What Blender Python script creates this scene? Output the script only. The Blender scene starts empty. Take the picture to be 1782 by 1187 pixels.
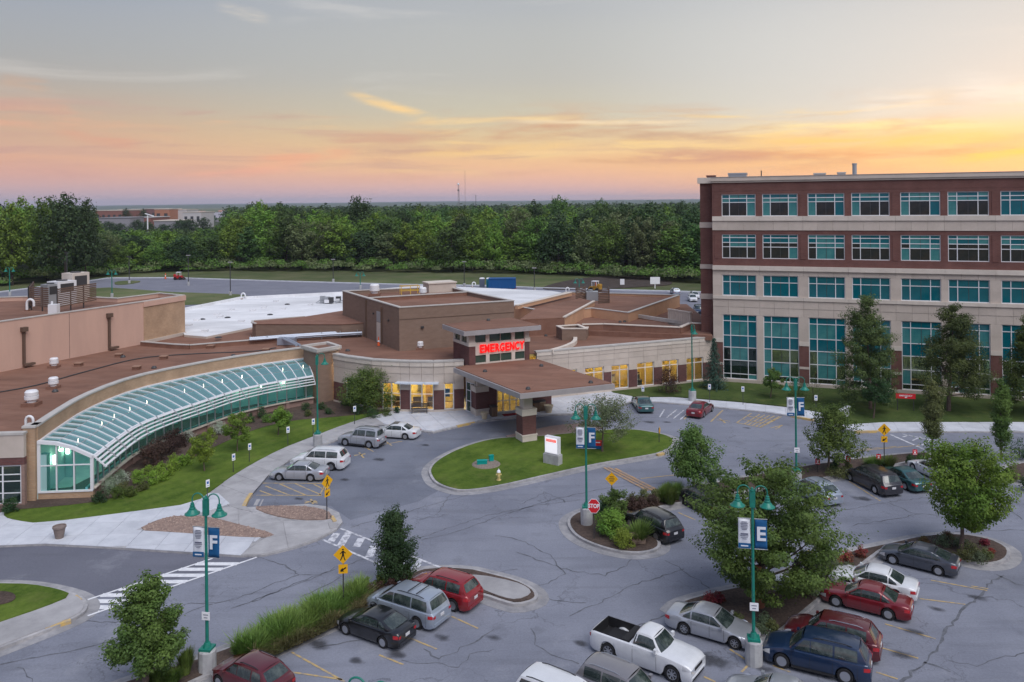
import bpy, bmesh, math, random
import numpy as np
from mathutils import Vector, Matrix

random.seed(11)
RNG = np.random.default_rng(5)
sc = bpy.context.scene
COL = sc.collection
PI = math.pi

# ------------------------------------------------------------------ camera
HC = 20.0            # drone height above the car park (m)
FPX = 1386.0         # focal length in photo pixels (28 mm on a 36 mm frame, 1782 px wide)
ROLL = 0.010
cam_d = bpy.data.cameras.new('camera')
cam_d.lens = 28.0
cam_d.sensor_width = 36.0
cam_d.shift_y = -242.0 / 1782.0
cam_d.clip_start = 0.5
cam_d.clip_end = 60000
cam = bpy.data.objects.new('camera', cam_d)
COL.objects.link(cam)
cam.matrix_world = Matrix.Translation((0, 0, HC)) @ Matrix.Rotation(PI / 2, 4, 'X') @ Matrix.Rotation(-ROLL, 4, 'Z')
sc.camera = cam

# ------------------------------------------------------------------ view
sc.view_settings.view_transform = 'Standard'
sc.view_settings.look = 'None'
sc.view_settings.gamma = 1.0
sc.view_settings.exposure = 0.85
sc.view_settings.use_curve_mapping = False
sc.render.engine = 'CYCLES'
sc.cycles.use_denoising = True
sc.cycles.max_bounces = 8
sc.cycles.diffuse_bounces = 3
sc.cycles.glossy_bounces = 3
sc.cycles.transmission_bounces = 4
sc.cycles.transparent_max_bounces = 12
sc.cycles.volume_bounces = 0
sc.cycles.caustics_reflective = False
sc.cycles.caustics_refractive = False
sc.cycles.sample_clamp_indirect = 4.0

def s2l(r, g, b):
    f = lambda c: (c / 255 / 12.92) if c <= 10 else ((c / 255 + 0.055) / 1.055) ** 2.4
    return (f(r), f(g), f(b), 1.0)

# ------------------------------------------------------------------ sky
SUN_EL, SUN_AZ = math.radians(2.0), math.radians(38)     # the sun has just gone, ahead and to the right
w = bpy.data.worlds.new('World'); sc.world = w; w.use_nodes = True
nt = w.node_tree; N = nt.nodes; L = nt.links
N.clear()
def wn(t, **k):
    n = N.new(t)
    for a, b in k.items(): setattr(n, a, b)
    return n
def wm(op, a, b=None, c=None, clamp=False):
    n = wn('ShaderNodeMath', operation=op); n.use_clamp = clamp
    for i, v in enumerate((a, b, c)):
        if v is None: continue
        if isinstance(v, (int, float)): n.inputs[i].default_value = v
        else: L.new(v, n.inputs[i])
    return n.outputs[0]
def wramp(fac, stops):
    n = wn('ShaderNodeValToRGB'); r = n.color_ramp
    r.interpolation = 'CARDINAL' if len(stops) > 3 else 'LINEAR'
    while len(r.elements) < len(stops): r.elements.new(0.5)
    for e, (p, c) in zip(r.elements, stops): e.position = p; e.color = c if len(c) == 4 else (*c, 1)
    L.new(fac, n.inputs[0]); return n.outputs[0]
def wmix(f, a, b):
    n = wn('ShaderNodeMix', data_type='RGBA')
    for s, v in ((n.inputs[0], f), (n.inputs[6], a), (n.inputs[7], b)):
        if isinstance(v, (int, float)): s.default_value = v
        elif isinstance(v, tuple): s.default_value = v
        else: L.new(v, s)
    return n.outputs[2]
def wss(x, e0, e1):
    n = wn('ShaderNodeMapRange', interpolation_type='SMOOTHSTEP')
    L.new(x, n.inputs[0]); n.inputs[1].default_value = e0; n.inputs[2].default_value = e1
    return n.outputs[0]
tc = wn('ShaderNodeTexCoord'); sep = wn('ShaderNodeSeparateXYZ'); L.new(tc.outputs['Generated'], sep.inputs[0])
dx, dy, dz = sep.outputs
hl = wm('SQRT', wm('ADD', wm('MULTIPLY', dx, dx), wm('MULTIPLY', dy, dy)))
el = wm('ARCTAN2', dz, hl)                                            # elevation in radians
az = wm('ARCTAN2', dx, dy)                                            # 0 ahead, + to the right
elf = wm('DIVIDE', wm('MAXIMUM', el, 0.0), PI / 2)                    # 0 horizon .. 1 zenith
d2 = lambda deg: deg / 90.0
left = wramp(elf, [(0.0, s2l(184, 168, 182)), (d2(1.0), s2l(204, 172, 176)), (d2(2.2), s2l(222, 172, 158)), (d2(3.8), s2l(216, 174, 152)),
                   (d2(5.6), s2l(202, 172, 152)), (d2(8.0), s2l(178, 172, 168)), (d2(13), s2l(160, 167, 180)), (d2(40), s2l(138, 152, 180)), (1.0, s2l(122, 140, 176))])
mid = wramp(elf, [(0.0, s2l(204, 180, 192)), (d2(1.0), s2l(226, 184, 178)), (d2(2.2), s2l(242, 190, 156)), (d2(4.0), s2l(234, 198, 152)),
                  (d2(6.0), s2l(208, 196, 172)), (d2(8.5), s2l(192, 189, 182)), (d2(13.5), s2l(180, 183, 187)), (d2(40), s2l(148, 158, 182)), (1.0, s2l(122, 140, 176))])
right = wramp(elf, [(0.0, s2l(236, 178, 146)), (d2(1.3), s2l(242, 188, 144)), (d2(2.8), s2l(246, 198, 140)), (d2(4.2), s2l(240, 208, 164)),
                    (d2(5.2), s2l(222, 213, 198)), (d2(6.6), s2l(214, 214, 211)), (d2(13), s2l(204, 206, 208)), (d2(40), s2l(160, 168, 186)), (1.0, s2l(122, 140, 176))])
caz = wm("COSINE", wm("SUBTRACT", az, SUN_AZ))
sky = wmix(wss(caz, 0.28, 0.80), left, wmix(wss(caz, 0.80, 1.0), mid, right))
back = wramp(elf, [(0.0, s2l(140, 142, 168)), (d2(6), s2l(160, 150, 170)), (d2(14), s2l(150, 155, 178)), (1.0, s2l(120, 140, 182))])
sky = wmix(wss(caz, 0.0, -0.7), sky, back)
# clouds, in flattened sky coordinates
uv = wn('ShaderNodeCombineXYZ')
L.new(wm('MULTIPLY', az, 2.6), uv.inputs[0]); L.new(wm('MULTIPLY', el, 19.0), uv.inputs[1])
def wnoise(vec, scale, detail, dist=0.0, off=0.0):
    n = wn('ShaderNodeTexNoise'); n.inputs['Scale'].default_value = scale; n.inputs['Detail'].default_value = detail
    n.inputs['Distortion'].default_value = dist; n.inputs['Roughness'].default_value = 0.58
    m = wn('ShaderNodeVectorMath', operation='ADD'); L.new(vec, m.inputs[0]); m.inputs[1].default_value = (off, off * 0.7, 0)
    L.new(m.outputs[0], n.inputs['Vector']); return n.outputs[0]
eld = wm('MULTIPLY', el, 180 / PI)
azd = wm('MULTIPLY', az, 180 / PI)
band = wm('MULTIPLY', wss(eld, 1.2, 3.2), wss(eld, 7.6, 5.0))
uvf = wn('ShaderNodeCombineXYZ')
L.new(wm('MULTIPLY', az, 4.2), uvf.inputs[0]); L.new(wm('MULTIPLY', el, 60.0), uvf.inputs[1])
c1 = wm('MULTIPLY', wm('MULTIPLY', wss(wnoise(uv.outputs[0], 1.9, 8, 0.7, 3.1), 0.50, 0.66), wss(wnoise(uvf.outputs[0], 1.3, 8, 0.5, 1.3), 0.36, 0.6)), band)
warm = wmix(wss(caz, 0.3, 0.95), s2l(228, 174, 148), s2l(252, 216, 150))
sky = wmix(wm('MULTIPLY', c1, 0.9), sky, warm)
c2 = wm('MULTIPLY', wss(wnoise(uv.outputs[0], 1.5, 7, 0.5, 9.4), 0.50, 0.68), band)
dusk = wmix(wss(caz, 0.4, 1.0), s2l(196, 150, 146), s2l(214, 162, 122))
sky = wmix(wm('MULTIPLY', c2, 0.85), sky, dusk)
c4_ = wm('MULTIPLY', wss(wnoise(uvf.outputs[0], 1.0, 9, 0.8, 22.0), 0.52, 0.70), band)
sky = wmix(wm('MULTIPLY', c4_, 0.7), sky, wmix(wss(caz, 0.4, 1.0), s2l(206, 162, 150), s2l(206, 172, 146)))
c3 = wm('MULTIPLY', wss(wnoise(uv.outputs[0], 0.9, 9, 0.9, 17.7), 0.52, 0.75), wm('MULTIPLY', wss(eld, 5.5, 8.0), wss(eld, 60.0, 12.0)))
sky = wmix(wm('MULTIPLY', c3, 0.28), sky, s2l(232, 226, 220))
def streak(a0, e0, a1, e1, wd, col, s, rag=1.0):
    # one thin cloud between two (azimuth, elevation) points in degrees
    global sky
    ln = math.hypot(a1 - a0, e1 - e0); ux, uy = (a1 - a0) / ln, (e1 - e0) / ln
    wob = wm('MULTIPLY', wm('SUBTRACT', wnoise(uv.outputs[0], 3.0, 5, 0, a0), 0.5), rag)
    px, py = wm('SUBTRACT', azd, a0), wm('ADD', wm('SUBTRACT', eld, e0), wob)
    t = wm('ADD', wm('MULTIPLY', px, ux), wm('MULTIPLY', py, uy))
    d = wm('ABSOLUTE', wm('ADD', wm('MULTIPLY', px, -uy), wm('MULTIPLY', py, ux)))
    tt = wm('DIVIDE', t, ln)
    m = wm('MULTIPLY', wm('MULTIPLY', wss(tt, -0.08, 0.3), wss(tt, 1.12, 0.75)), wss(d, wd, 0.0))
    brk = wss(wnoise(uv.outputs[0], 5.0, 6, 0.3, e0 * 3 + 2), 0.3, 0.6)
    sky = wmix(wm('MULTIPLY', wm('MULTIPLY', m, brk), s), sky, col)
def PX(x, y): # photo pixel -> azimuth, elevation (deg)
    a = (x - 891) / FPX; e = (351.5 - y) / FPX - ROLL * a
    return math.degrees(math.atan(a)), math.degrees(math.atan(e / math.hypot(1, a)))
for (x0, y0, x1, y1, wd, c, s, r) in [
    (605, 160, 760, 210, .55, (255, 214, 150), .95, .5), (700, 213, 1010, 203, .35, (250, 216, 160), .8, .6),
    (560, 262, 900, 258, .45, (200, 156, 140), .7, 1.2), (980, 226, 1330, 246, .5, (210, 172, 142), .75, 1.3), (1120, 258, 1500, 286, .5, (198, 152, 136), .7, 1.2), (820, 268, 1180, 262, .35, (252, 214, 156), .7, 1.0), (880, 212, 1215, 212, .28, (250, 226, 190), .85, .4), (700, 272, 1010, 250, .5, (252, 208, 140), .7, .8),
    (420, 285, 620, 262, .6, (250, 176, 140), .7, .8), (300, 308, 560, 288, .5, (250, 178, 150), .6, .8),
    (560, 246, 740, 240, .8, (214, 166, 142), .7, .8), (90, 228, 250, 250, .7, (226, 164, 140), .6, .9),
    (1070, 236, 1260, 236, .55, (196, 158, 136), .85, .8), (1060, 275, 1420, 268, .8, (206, 154, 134), .9, .8),
    (1260, 268, 1782, 262, .6, (222, 160, 118), .8, .8), (1280, 222, 1760, 215, .6, (255, 232, 170), .8, .8),
    (1290, 250, 1782, 236, .7, (255, 206, 116), .85, .8), (1640, 282, 1840, 250, .6, (255, 206, 92), .9, .6),
    (1480, 190, 1640, 160, 1.4, (240, 234, 224), .55, 1.2), (1640, 150, 1860, 170, 1.5, (240, 238, 232), .55, 1.2),
    (380, 12, 470, 34, .6, (214, 206, 196), .6, .8), (-10, 140, 90, 150, .8, (206, 172, 150), .6, .9)]:
    streak(*PX(x0, y0), *PX(x1, y1), wd, s2l(*c), s, r)
# below the horizon the world is only a dim ground tone
sky = wmix(wss(eld, 0.0, -1.0), sky, s2l(96, 98, 96))
nish = wn('ShaderNodeTexSky', sky_type='NISHITA'); nish.sun_disc = False
nish.sun_elevation = SUN_EL; nish.sun_rotation = SUN_AZ
bg1 = wn('ShaderNodeBackground'); L.new(sky, bg1.inputs[0]); bg1.inputs[1].default_value = 0.535
bg2 = wn('ShaderNodeBackground'); L.new(nish.outputs[0], bg2.inputs[0]); bg2.inputs[1].default_value = 0.012
ads = wn('ShaderNodeAddShader'); L.new(bg1.outputs[0], ads.inputs[0]); L.new(bg2.outputs[0], ads.inputs[1])
wo = wn('ShaderNodeOutputWorld'); L.new(ads.outputs[0], wo.inputs[0])
w.cycles.sampling_method = 'MANUAL'; w.cycles.sample_map_resolution = 512

# the bright dusk dome overhead as one very soft sun
sun_d = bpy.data.lights.new('sun', 'SUN'); sun_d.energy = 1.5; sun_d.angle = math.radians(52); sun_d.color = (1.0, 0.965, 0.94)
sun = bpy.data.objects.new('sun', sun_d); COL.objects.link(sun)
sun.rotation_euler = (math.radians(30), math.radians(20), 0)

# ------------------------------------------------------------------ projection helpers (photo pixel -> point of the place)
_cr, _sr = math.cos(-ROLL), math.sin(-ROLL)
def ray(px, py):
    x = (px - 891) / FPX; y = (351.5 - py) / FPX
    return Vector((_cr * x - _sr * y, 1.0, _sr * x + _cr * y))
def P(px, py, z=0.0):
    d = ray(px, py); t = (z - HC) / d.z
    return Vector((d.x * t, d.y * t, z))
def P2(px, py, z=0.0):
    p = P(px, py, z); return (p.x, p.y)
def PP(pts, z=0.0): return [P2(x, y, z) for x, y in pts]
def ZAT(q, py):            # height of a point above ground point q that shows at photo row py
    a = q.x / q.y; r = (351.5 - py) / FPX
    # small roll correction
    return HC + q.y * (r - ROLL * a)
def PY(px, py, Y):
    d = ray(px, py); t = Y / d.y
    return Vector((d.x * t, Y, HC + d.z * t))

# ------------------------------------------------------------------ materials
MATS = {}
def nodes_of(m):
    m.use_nodes = True; nt = m.node_tree; return nt, nt.nodes, nt.links, nt.nodes['Principled BSDF']
def c4(c): return (c[0], c[1], c[2], 1.0)
def mat(name, col, rough=0.85, col2=None, scale=1.5, detail=5, lo=0.38, hi=0.64, bump=0.0, bscale=40, metal=0.0, spec=0.3,
        emit=None, es=1.0, coord='pos', rand=0.0, stretch=(1, 1, 1), big=0.0, bigscale=0.08, coat=0.0):
    if name in MATS: return MATS[name]
    m = bpy.data.materials.new(name); nt, N, L, b = nodes_of(m)
    b.inputs['Base Color'].default_value = c4(col); b.inputs['Roughness'].default_value = rough
    b.inputs['Metallic'].default_value = metal; b.inputs['Specular IOR Level'].default_value = spec
    if coat: b.inputs['Coat Weight'].default_value = coat; b.inputs['Coat Roughness'].default_value = 0.06
    if coord == 'pos': g = N.new('ShaderNodeNewGeometry').outputs['Position']
    else: g = N.new('ShaderNodeTexCoord').outputs['Object']
    if stretch != (1, 1, 1):
        mp = N.new('ShaderNodeVectorMath'); mp.operation = 'MULTIPLY'; L.new(g, mp.inputs[0]); mp.inputs[1].default_value = stretch; g = mp.outputs[0]
    out = None
    if col2 is not None:
        n = N.new('ShaderNodeTexNoise'); n.inputs['Scale'].default_value = scale; n.inputs['Detail'].default_value = detail
        n.inputs['Roughness'].default_value = 0.65
        L.new(g, n.inputs['Vector'])
        mr = N.new('ShaderNodeMapRange'); mr.inputs[1].default_value = lo; mr.inputs[2].default_value = hi; L.new(n.outputs[0], mr.inputs[0])
        mx = N.new('ShaderNodeMix'); mx.data_type = 'RGBA'; mx.inputs[6].default_value = c4(col); mx.inputs[7].default_value = c4(col2)
        L.new(mr.outputs[0], mx.inputs[0]); out = mx.outputs[2]
    if big:
        n = N.new('ShaderNodeTexNoise'); n.inputs['Scale'].default_value = bigscale; n.inputs['Detail'].default_value = 4; L.new(g, n.inputs['Vector'])
        mr = N.new('ShaderNodeMapRange'); mr.inputs[1].default_value = 0.35; mr.inputs[2].default_value = 0.65
        mr.inputs[3].default_value = 1 - big; mr.inputs[4].default_value = 1 + big; L.new(n.outputs[0], mr.inputs[0])
        hs = N.new('ShaderNodeHueSaturation'); L.new(mr.outputs[0], hs.inputs['Value'])
        if out is not None: L.new(out, hs.inputs['Color'])
        else: hs.inputs['Color'].default_value = c4(col)
        out = hs.outputs[0]
    if rand:
        oi = N.new('ShaderNodeObjectInfo'); mr = N.new('ShaderNodeMapRange'); mr.inputs[3].default_value = 1 - rand; mr.inputs[4].default_value = 1 + rand
        L.new(oi.outputs['Random'], mr.inputs[0]); hs = N.new('ShaderNodeHueSaturation'); L.new(mr.outputs[0], hs.inputs['Value'])
        if out is not None: L.new(out, hs.inputs['Color'])
        else: hs.inputs['Color'].default_value = c4(col)
        out = hs.outputs[0]
    if out is not None: L.new(out, b.inputs['Base Color'])
    if bump:
        n = N.new('ShaderNodeTexNoise'); n.inputs['Scale'].default_value = bscale; n.inputs['Detail'].default_value = 3; L.new(g, n.inputs['Vector'])
        bp = N.new('ShaderNodeBump'); bp.inputs['Strength'].default_value = bump; bp.inputs['Distance'].default_value = 0.02
        L.new(n.outputs[0], bp.inputs['Height']); L.new(bp.outputs[0], b.inputs['Normal'])
    if emit is not None:
        b.inputs['Emission Color'].default_value = c4(emit); b.inputs['Emission Strength'].default_value = es
    MATS[name] = m; return m

def brickmat(name, c1, c2, mortar, bw=0.3, bh=0.1, ms=0.018, coord='pos'):
    m = bpy.data.materials.new(name); nt, N, L, b = nodes_of(m)
    g = N.new('ShaderNodeNewGeometry').outputs['Position'] if coord == 'pos' else N.new('ShaderNodeTexCoord').outputs['Object']
    s = N.new('ShaderNodeSeparateXYZ'); L.new(g, s.inputs[0])
    a = N.new('ShaderNodeMath'); a.operation = 'ADD'; L.new(s.outputs[0], a.inputs[0]); L.new(s.outputs[1], a.inputs[1])
    cb = N.new('ShaderNodeCombineXYZ'); L.new(a.outputs[0], cb.inputs[0]); L.new(s.outputs[2], cb.inputs[1])
    t = N.new('ShaderNodeTexBrick'); t.inputs['Color1'].default_value = c4(c1); t.inputs['Color2'].default_value = c4(c2)
    t.inputs['Mortar'].default_value = c4(mortar); t.inputs['Scale'].default_value = 1; t.inputs['Mortar Size'].default_value = ms
    t.inputs['Brick Width'].default_value = bw; t.inputs['Row Height'].default_value = bh; L.new(cb.outputs[0], t.inputs['Vector'])
    n = N.new('ShaderNodeTexNoise'); n.inputs['Scale'].default_value = 0.7; n.inputs['Detail'].default_value = 6; L.new(g, n.inputs['Vector'])
    mr = N.new('ShaderNodeMapRange'); mr.inputs[1].default_value = .3; mr.inputs[2].default_value = .7; mr.inputs[3].default_value = .86; mr.inputs[4].default_value = 1.14; L.new(n.outputs[0], mr.inputs[0])
    hs = N.new('ShaderNodeHueSaturation'); L.new(t.outputs[0], hs.inputs['Color']); L.new(mr.outputs[0], hs.inputs['Value'])
    L.new(hs.outputs[0], b.inputs['Base Color']); b.inputs['Roughness'].default_value = 0.9; b.inputs['Specular IOR Level'].default_value = 0.2
    MATS[name] = m; return m

def leafmat(name, c, c2, var=0.25, trans=0.35):
    m = bpy.data.materials.new(name); nt, N, L, b = nodes_of(m)
    g = N.new('ShaderNodeNewGeometry'); oi = N.new('ShaderNodeObjectInfo')
    n = N.new('ShaderNodeTexNoise'); n.inputs['Scale'].default_value = 0.55; n.inputs['Detail'].default_value = 3; L.new(g.outputs['Position'], n.inputs['Vector'])
    mr0 = N.new('ShaderNodeMapRange'); mr0.inputs[1].default_value = .38; mr0.inputs[2].default_value = .62; L.new(n.outputs[0], mr0.inputs[0])
    mx = N.new('ShaderNodeMix'); mx.data_type = 'RGBA'; mx.inputs[6].default_value = c4(c); mx.inputs[7].default_value = c4(c2); L.new(mr0.outputs[0], mx.inputs[0])
    mr = N.new('ShaderNodeMapRange'); mr.inputs[3].default_value = 1 - var; mr.inputs[4].default_value = 1 + var; L.new(g.outputs['Random Per Island'], mr.inputs[0])
    mr2 = N.new('ShaderNodeMapRange'); mr2.inputs[3].default_value = 0.78; mr2.inputs[4].default_value = 1.25; L.new(oi.outputs['Random'], mr2.inputs[0])
    mu = N.new('ShaderNodeMath'); mu.operation = 'MULTIPLY'; L.new(mr.outputs[0], mu.inputs[0]); L.new(mr2.outputs[0], mu.inputs[1])
    mh = N.new('ShaderNodeMapRange'); mh.inputs[3].default_value = 0.485; mh.inputs[4].default_value = 0.52; L.new(oi.outputs['Random'], mh.inputs[0])
    hs = N.new('ShaderNodeHueSaturation'); L.new(mx.outputs[2], hs.inputs['Color']); L.new(mu.outputs[0], hs.inputs['Value']); L.new(mh.outputs[0], hs.inputs['Hue'])
    L.new(hs.outputs[0], b.inputs['Base Color']); b.inputs['Roughness'].default_value = 0.6; b.inputs['Specular IOR Level'].default_value = 0.25
    tr = N.new('ShaderNodeBsdfTranslucent'); L.new(hs.outputs[0], tr.inputs[0])
    ms = N.new('ShaderNodeMixShader'); ms.inputs[0].default_value = trans; L.new(b.outputs[0], ms.inputs[1]); L.new(tr.outputs[0], ms.inputs[2])
    L.new(ms.outputs[0], N['Material Output'].inputs[0]); MATS[name] = m; return m

def seeglass(name, tint, body, k=0.25, rough=0.03):
    # clear glass that lets the room behind show, with a tinted film and mirror reflection
    m = bpy.data.materials.new(name); nt, N, L, b = nodes_of(m)
    b.inputs['Base Color'].default_value = c4(body); b.inputs['Roughness'].default_value = rough; b.inputs['Specular IOR Level'].default_value = 0.6
    tr = N.new('ShaderNodeBsdfTransparent'); tr.inputs[0].default_value = c4(tint)
    ms = N.new('ShaderNodeMixShader'); ms.inputs[0].default_value = k; L.new(tr.outputs[0], ms.inputs[1]); L.new(b.outputs[0], ms.inputs[2])
    gl = N.new('ShaderNodeBsdfGlossy'); gl.inputs['Roughness'].default_value = rough; gl.inputs[0].default_value = (.62, .9, .96, 1) if 'vault' in name or 'gallery' in name else (.9, .95, .95, 1)
    fr = N.new('ShaderNodeFresnel'); fr.inputs[0].default_value = 1.5
    m2 = N.new('ShaderNodeMixShader'); L.new(fr.outputs[0], m2.inputs[0]); L.new(ms.outputs[0], m2.inputs[1]); L.new(gl.outputs[0], m2.inputs[2])
    L.new(m2.outputs[0], N['Material Output'].inputs[0]); MATS[name] = m; return m

def stripemat(name, c, c2, ang=0.6, width=1.2):
    # mown lawn
    m = bpy.data.materials.new(name); nt, N, L, b = nodes_of(m)
    g = N.new('ShaderNodeNewGeometry').outputs['Position']
    mp = N.new('ShaderNodeMapping'); mp.inputs['Rotation'].default_value = (0, 0, ang); L.new(g, mp.inputs[0])
    wv = N.new('ShaderNodeTexWave'); wv.inputs['Scale'].default_value = 0.31 / width; wv.inputs['Distortion'].default_value = 1.2; wv.inputs['Detail'].default_value = 2; L.new(mp.outputs[0], wv.inputs[0])
    n = N.new('ShaderNodeTexNoise'); n.inputs['Scale'].default_value = 3.0; n.inputs['Detail'].default_value = 8; n.inputs['Roughness'].default_value = .75; L.new(g, n.inputs['Vector'])
    n2 = N.new('ShaderNodeTexNoise'); n2.inputs['Scale'].default_value = 0.25; n2.inputs['Detail'].default_value = 4; L.new(g, n2.inputs['Vector'])
    a = N.new('ShaderNodeMath'); a.operation = 'MULTIPLY_ADD'; L.new(wv.outputs[1], a.inputs[0]); a.inputs[1].default_value = .08; L.new(n.outputs[0], a.inputs[2])
    a2 = N.new('ShaderNodeMath'); a2.operation = 'ADD'; L.new(a.outputs[0], a2.inputs[0]); L.new(n2.outputs[0], a2.inputs[1])
    mr = N.new('ShaderNodeMapRange'); mr.inputs[1].default_value = .78; mr.inputs[2].default_value = 1.28; L.new(a2.outputs[0], mr.inputs[0])
    mx = N.new('ShaderNodeMix'); mx.data_type = 'RGBA'; mx.inputs[6].default_value = c4(c); mx.inputs[7].default_value = c4(c2); L.new(mr.outputs[0], mx.inputs[0])
    dn_ = N.new('ShaderNodeTexNoise'); dn_.inputs['Scale'].default_value = .55; dn_.inputs['Detail'].default_value = 7; dn_.inputs['Roughness'].default_value = .7; L.new(g, dn_.inputs['Vector'])
    dr_ = N.new('ShaderNodeMapRange'); L.new(dn_.outputs[0], dr_.inputs[0]); dr_.inputs[1].default_value = .54; dr_.inputs[2].default_value = .72; dr_.inputs[4].default_value = .55
    m3 = N.new('ShaderNodeMix'); m3.data_type = 'RGBA'; L.new(dr_.outputs[0], m3.inputs[0]); L.new(mx.outputs[2], m3.inputs[6]); m3.inputs[7].default_value = (.155, .16, .055, 1)
    L.new(m3.outputs[2], b.inputs['Base Color']); b.inputs['Roughness'].default_value = 0.95; b.inputs['Specular IOR Level'].default_value = .1
    bp = N.new('ShaderNodeBump'); bp.inputs['Strength'].default_value = .6; bp.inputs['Distance'].default_value = 0.05; L.new(n.outputs[0], bp.inputs['Height']); L.new(bp.outputs[0], b.inputs['Normal'])
    MATS[name] = m; return m

def asphaltmat(name, c, c2, crack=0.5, cs=0.16, dark=(.075, .08, .095)):
    m = bpy.data.materials.new(name); nt, N, L, b = nodes_of(m)
    g = N.new('ShaderNodeNewGeometry').outputs['Position']
    def noise(s, d=6, r=.6, v=g):
        n = N.new('ShaderNodeTexNoise'); n.inputs['Scale'].default_value = s; n.inputs['Detail'].default_value = d; n.inputs['Roughness'].default_value = r; L.new(v, n.inputs['Vector']); return n
    def mrg(x, a, bb, c_=0, d_=1):
        n = N.new('ShaderNodeMapRange'); L.new(x, n.inputs[0]); n.inputs[1].default_value = a; n.inputs[2].default_value = bb; n.inputs[3].default_value = c_; n.inputs[4].default_value = d_; return n.outputs[0]
    def mul(a, b_):
        n = N.new('ShaderNodeMath'); n.operation = 'MULTIPLY'
        for i, v in enumerate((a, b_)):
            if isinstance(v, float): n.inputs[i].default_value = v
            else: L.new(v, n.inputs[i])
        return n.outputs[0]
    def mix(f, a, b_):
        n = N.new('ShaderNodeMix'); n.data_type = 'RGBA'
        for i, v in ((0, f), (6, a), (7, b_)):
            if isinstance(v, tuple): n.inputs[i].default_value = v
            elif isinstance(v, float): n.inputs[i].default_value = v
            else: L.new(v, n.inputs[i])
        return n.outputs[2]
    base = mix(mrg(noise(.16, 6).outputs[0], .35, .65), c4(c), c4(c2))
    # worn streaks along the drive direction
    mp = N.new('ShaderNodeMapping'); mp.inputs['Rotation'].default_value = (0, 0, -.45); mp.inputs['Scale'].default_value = (.12, 1.1, 1); L.new(g, mp.inputs[0])
    st = noise(.8, 6, .6, mp.outputs[0])
    base = mix(mul(mrg(st.outputs[0], .5, .75), .35), base, c4(dark))
    blot = noise(.42, 5, .62)
    base = mix(mul(mrg(blot.outputs[0], .60, .74), .4), base, c4(dark))
    pale = noise(.23, 7, .7)
    base = mix(mul(mrg(pale.outputs[0], .57, .70), .35), base, (.34, .35, .39, 1))
    fine = noise(9, 6, .8)
    hs = N.new('ShaderNodeHueSaturation'); L.new(base, hs.inputs['Color']); L.new(mrg(fine.outputs[0], .3, .7, .84, 1.16), hs.inputs['Value']); base = hs.outputs[0]
    # cracks
    wob = noise(.35, 5, .6)
    va = N.new('ShaderNodeVectorMath'); va.operation = 'MULTIPLY_ADD'; L.new(wob.outputs[1], va.inputs[0]); va.inputs[1].default_value = (5, 5, 0); L.new(g, va.inputs[2])
    wob2 = noise(2.2, 3, .6)
    vb = N.new('ShaderNodeVectorMath'); vb.operation = 'MULTIPLY_ADD'; L.new(wob2.outputs[1], vb.inputs[0]); vb.inputs[1].default_value = (.6, .6, 0); L.new(va.outputs[0], vb.inputs[2])
    def vor(s, width):
        v = N.new('ShaderNodeTexVoronoi'); v.feature = 'DISTANCE_TO_EDGE'; v.inputs['Scale'].default_value = s; L.new(vb.outputs[0], v.inputs['Vector'])
        return mrg(v.outputs['Distance'], width * s, width * s * .35)
    k1 = mul(vor(cs, .055), mrg(noise(.12, 3).outputs[0], .42, .58))
    k2 = mul(mul(vor(cs * 3.1, .035), mrg(noise(.09, 4).outputs[0], .52, .6)), .7)
    mxk = N.new('ShaderNodeMath'); mxk.operation = 'MAXIMUM'; L.new(k1, mxk.inputs[0]); L.new(k2, mxk.inputs[1])
    base = mix(mul(mxk.outputs[0], float(crack)), base, c4(dark))
    L.new(base, b.inputs['Base Color']); b.inputs['Roughness'].default_value = .82; b.inputs['Specular IOR Level'].default_value = .35
    bp = N.new('ShaderNodeBump'); bp.inputs['Strength'].default_value = .35; bp.inputs['Distance'].default_value = .02; L.new(fine.outputs[0], bp.inputs['Height']); L.new(bp.outputs[0], b.inputs['Normal'])
    MATS[name] = m; return m

M_asphalt = asphaltmat('asphalt', (.178, .190, .238), (.236, .250, .305))
M_asphalt_new = asphaltmat('new_asphalt', (.125, .13, .165), (.155, .16, .2), crack=.12)
M_asphalt_dark = asphaltmat('sealed_asphalt', (.125, .138, .180), (.185, .200, .248), crack=.35, cs=.22)
M_asphalt_back = asphaltmat('back_asphalt', (.17, .175, .22), (.2, .205, .25), crack=.15)
M_conc = mat('concrete', (.40, .395, .41), .85, (.32, .315, .33), .9, bump=.2, rand=.06, big=.08, bigscale=.2)
M_conc_new = mat('pale_concrete', (.58, .60, .655), .8, (.49, .51, .565), .9, bump=.15, rand=.04, big=.06, bigscale=.2)
M_kerb = mat('kerb_concrete', (.42, .41, .42), .85, (.28, .28, .30), 2.2, bump=.2, big=.15, bigscale=.3)
M_gutter = mat('gutter_concrete', (.33, .325, .34), .85, (.24, .24, .26), 1.8, bump=.2, big=.15, bigscale=.3)
M_lawn = stripemat('lawn', (.045, .085, .012), (.12, .175, .030))
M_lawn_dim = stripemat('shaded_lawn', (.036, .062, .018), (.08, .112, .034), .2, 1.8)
M_mulch = mat('bark_mulch', (.060, .042, .036), .95, (.105, .075, .062), 7, bump=.9, bscale=16, big=.2, bigscale=.5)
M_field = mat('rough_grass', (.07, .098, .03), .95, (.125, .13, .062), .12, detail=10, bump=.5, bscale=2, big=.25, bigscale=.02)
M_dirt = mat('dark_soil', (.045, .034, .03), .95, (.075, .058, .05), .6, bump=.8, bscale=2)
M_white = mat('white_marking', (.62, .63, .68), .7, (.30, .31, .36), 3.0, lo=.46, hi=.60)
M_white_new = mat('fresh_white_marking', (.78, .79, .82), .7, (.62, .63, .68), 3)
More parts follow.
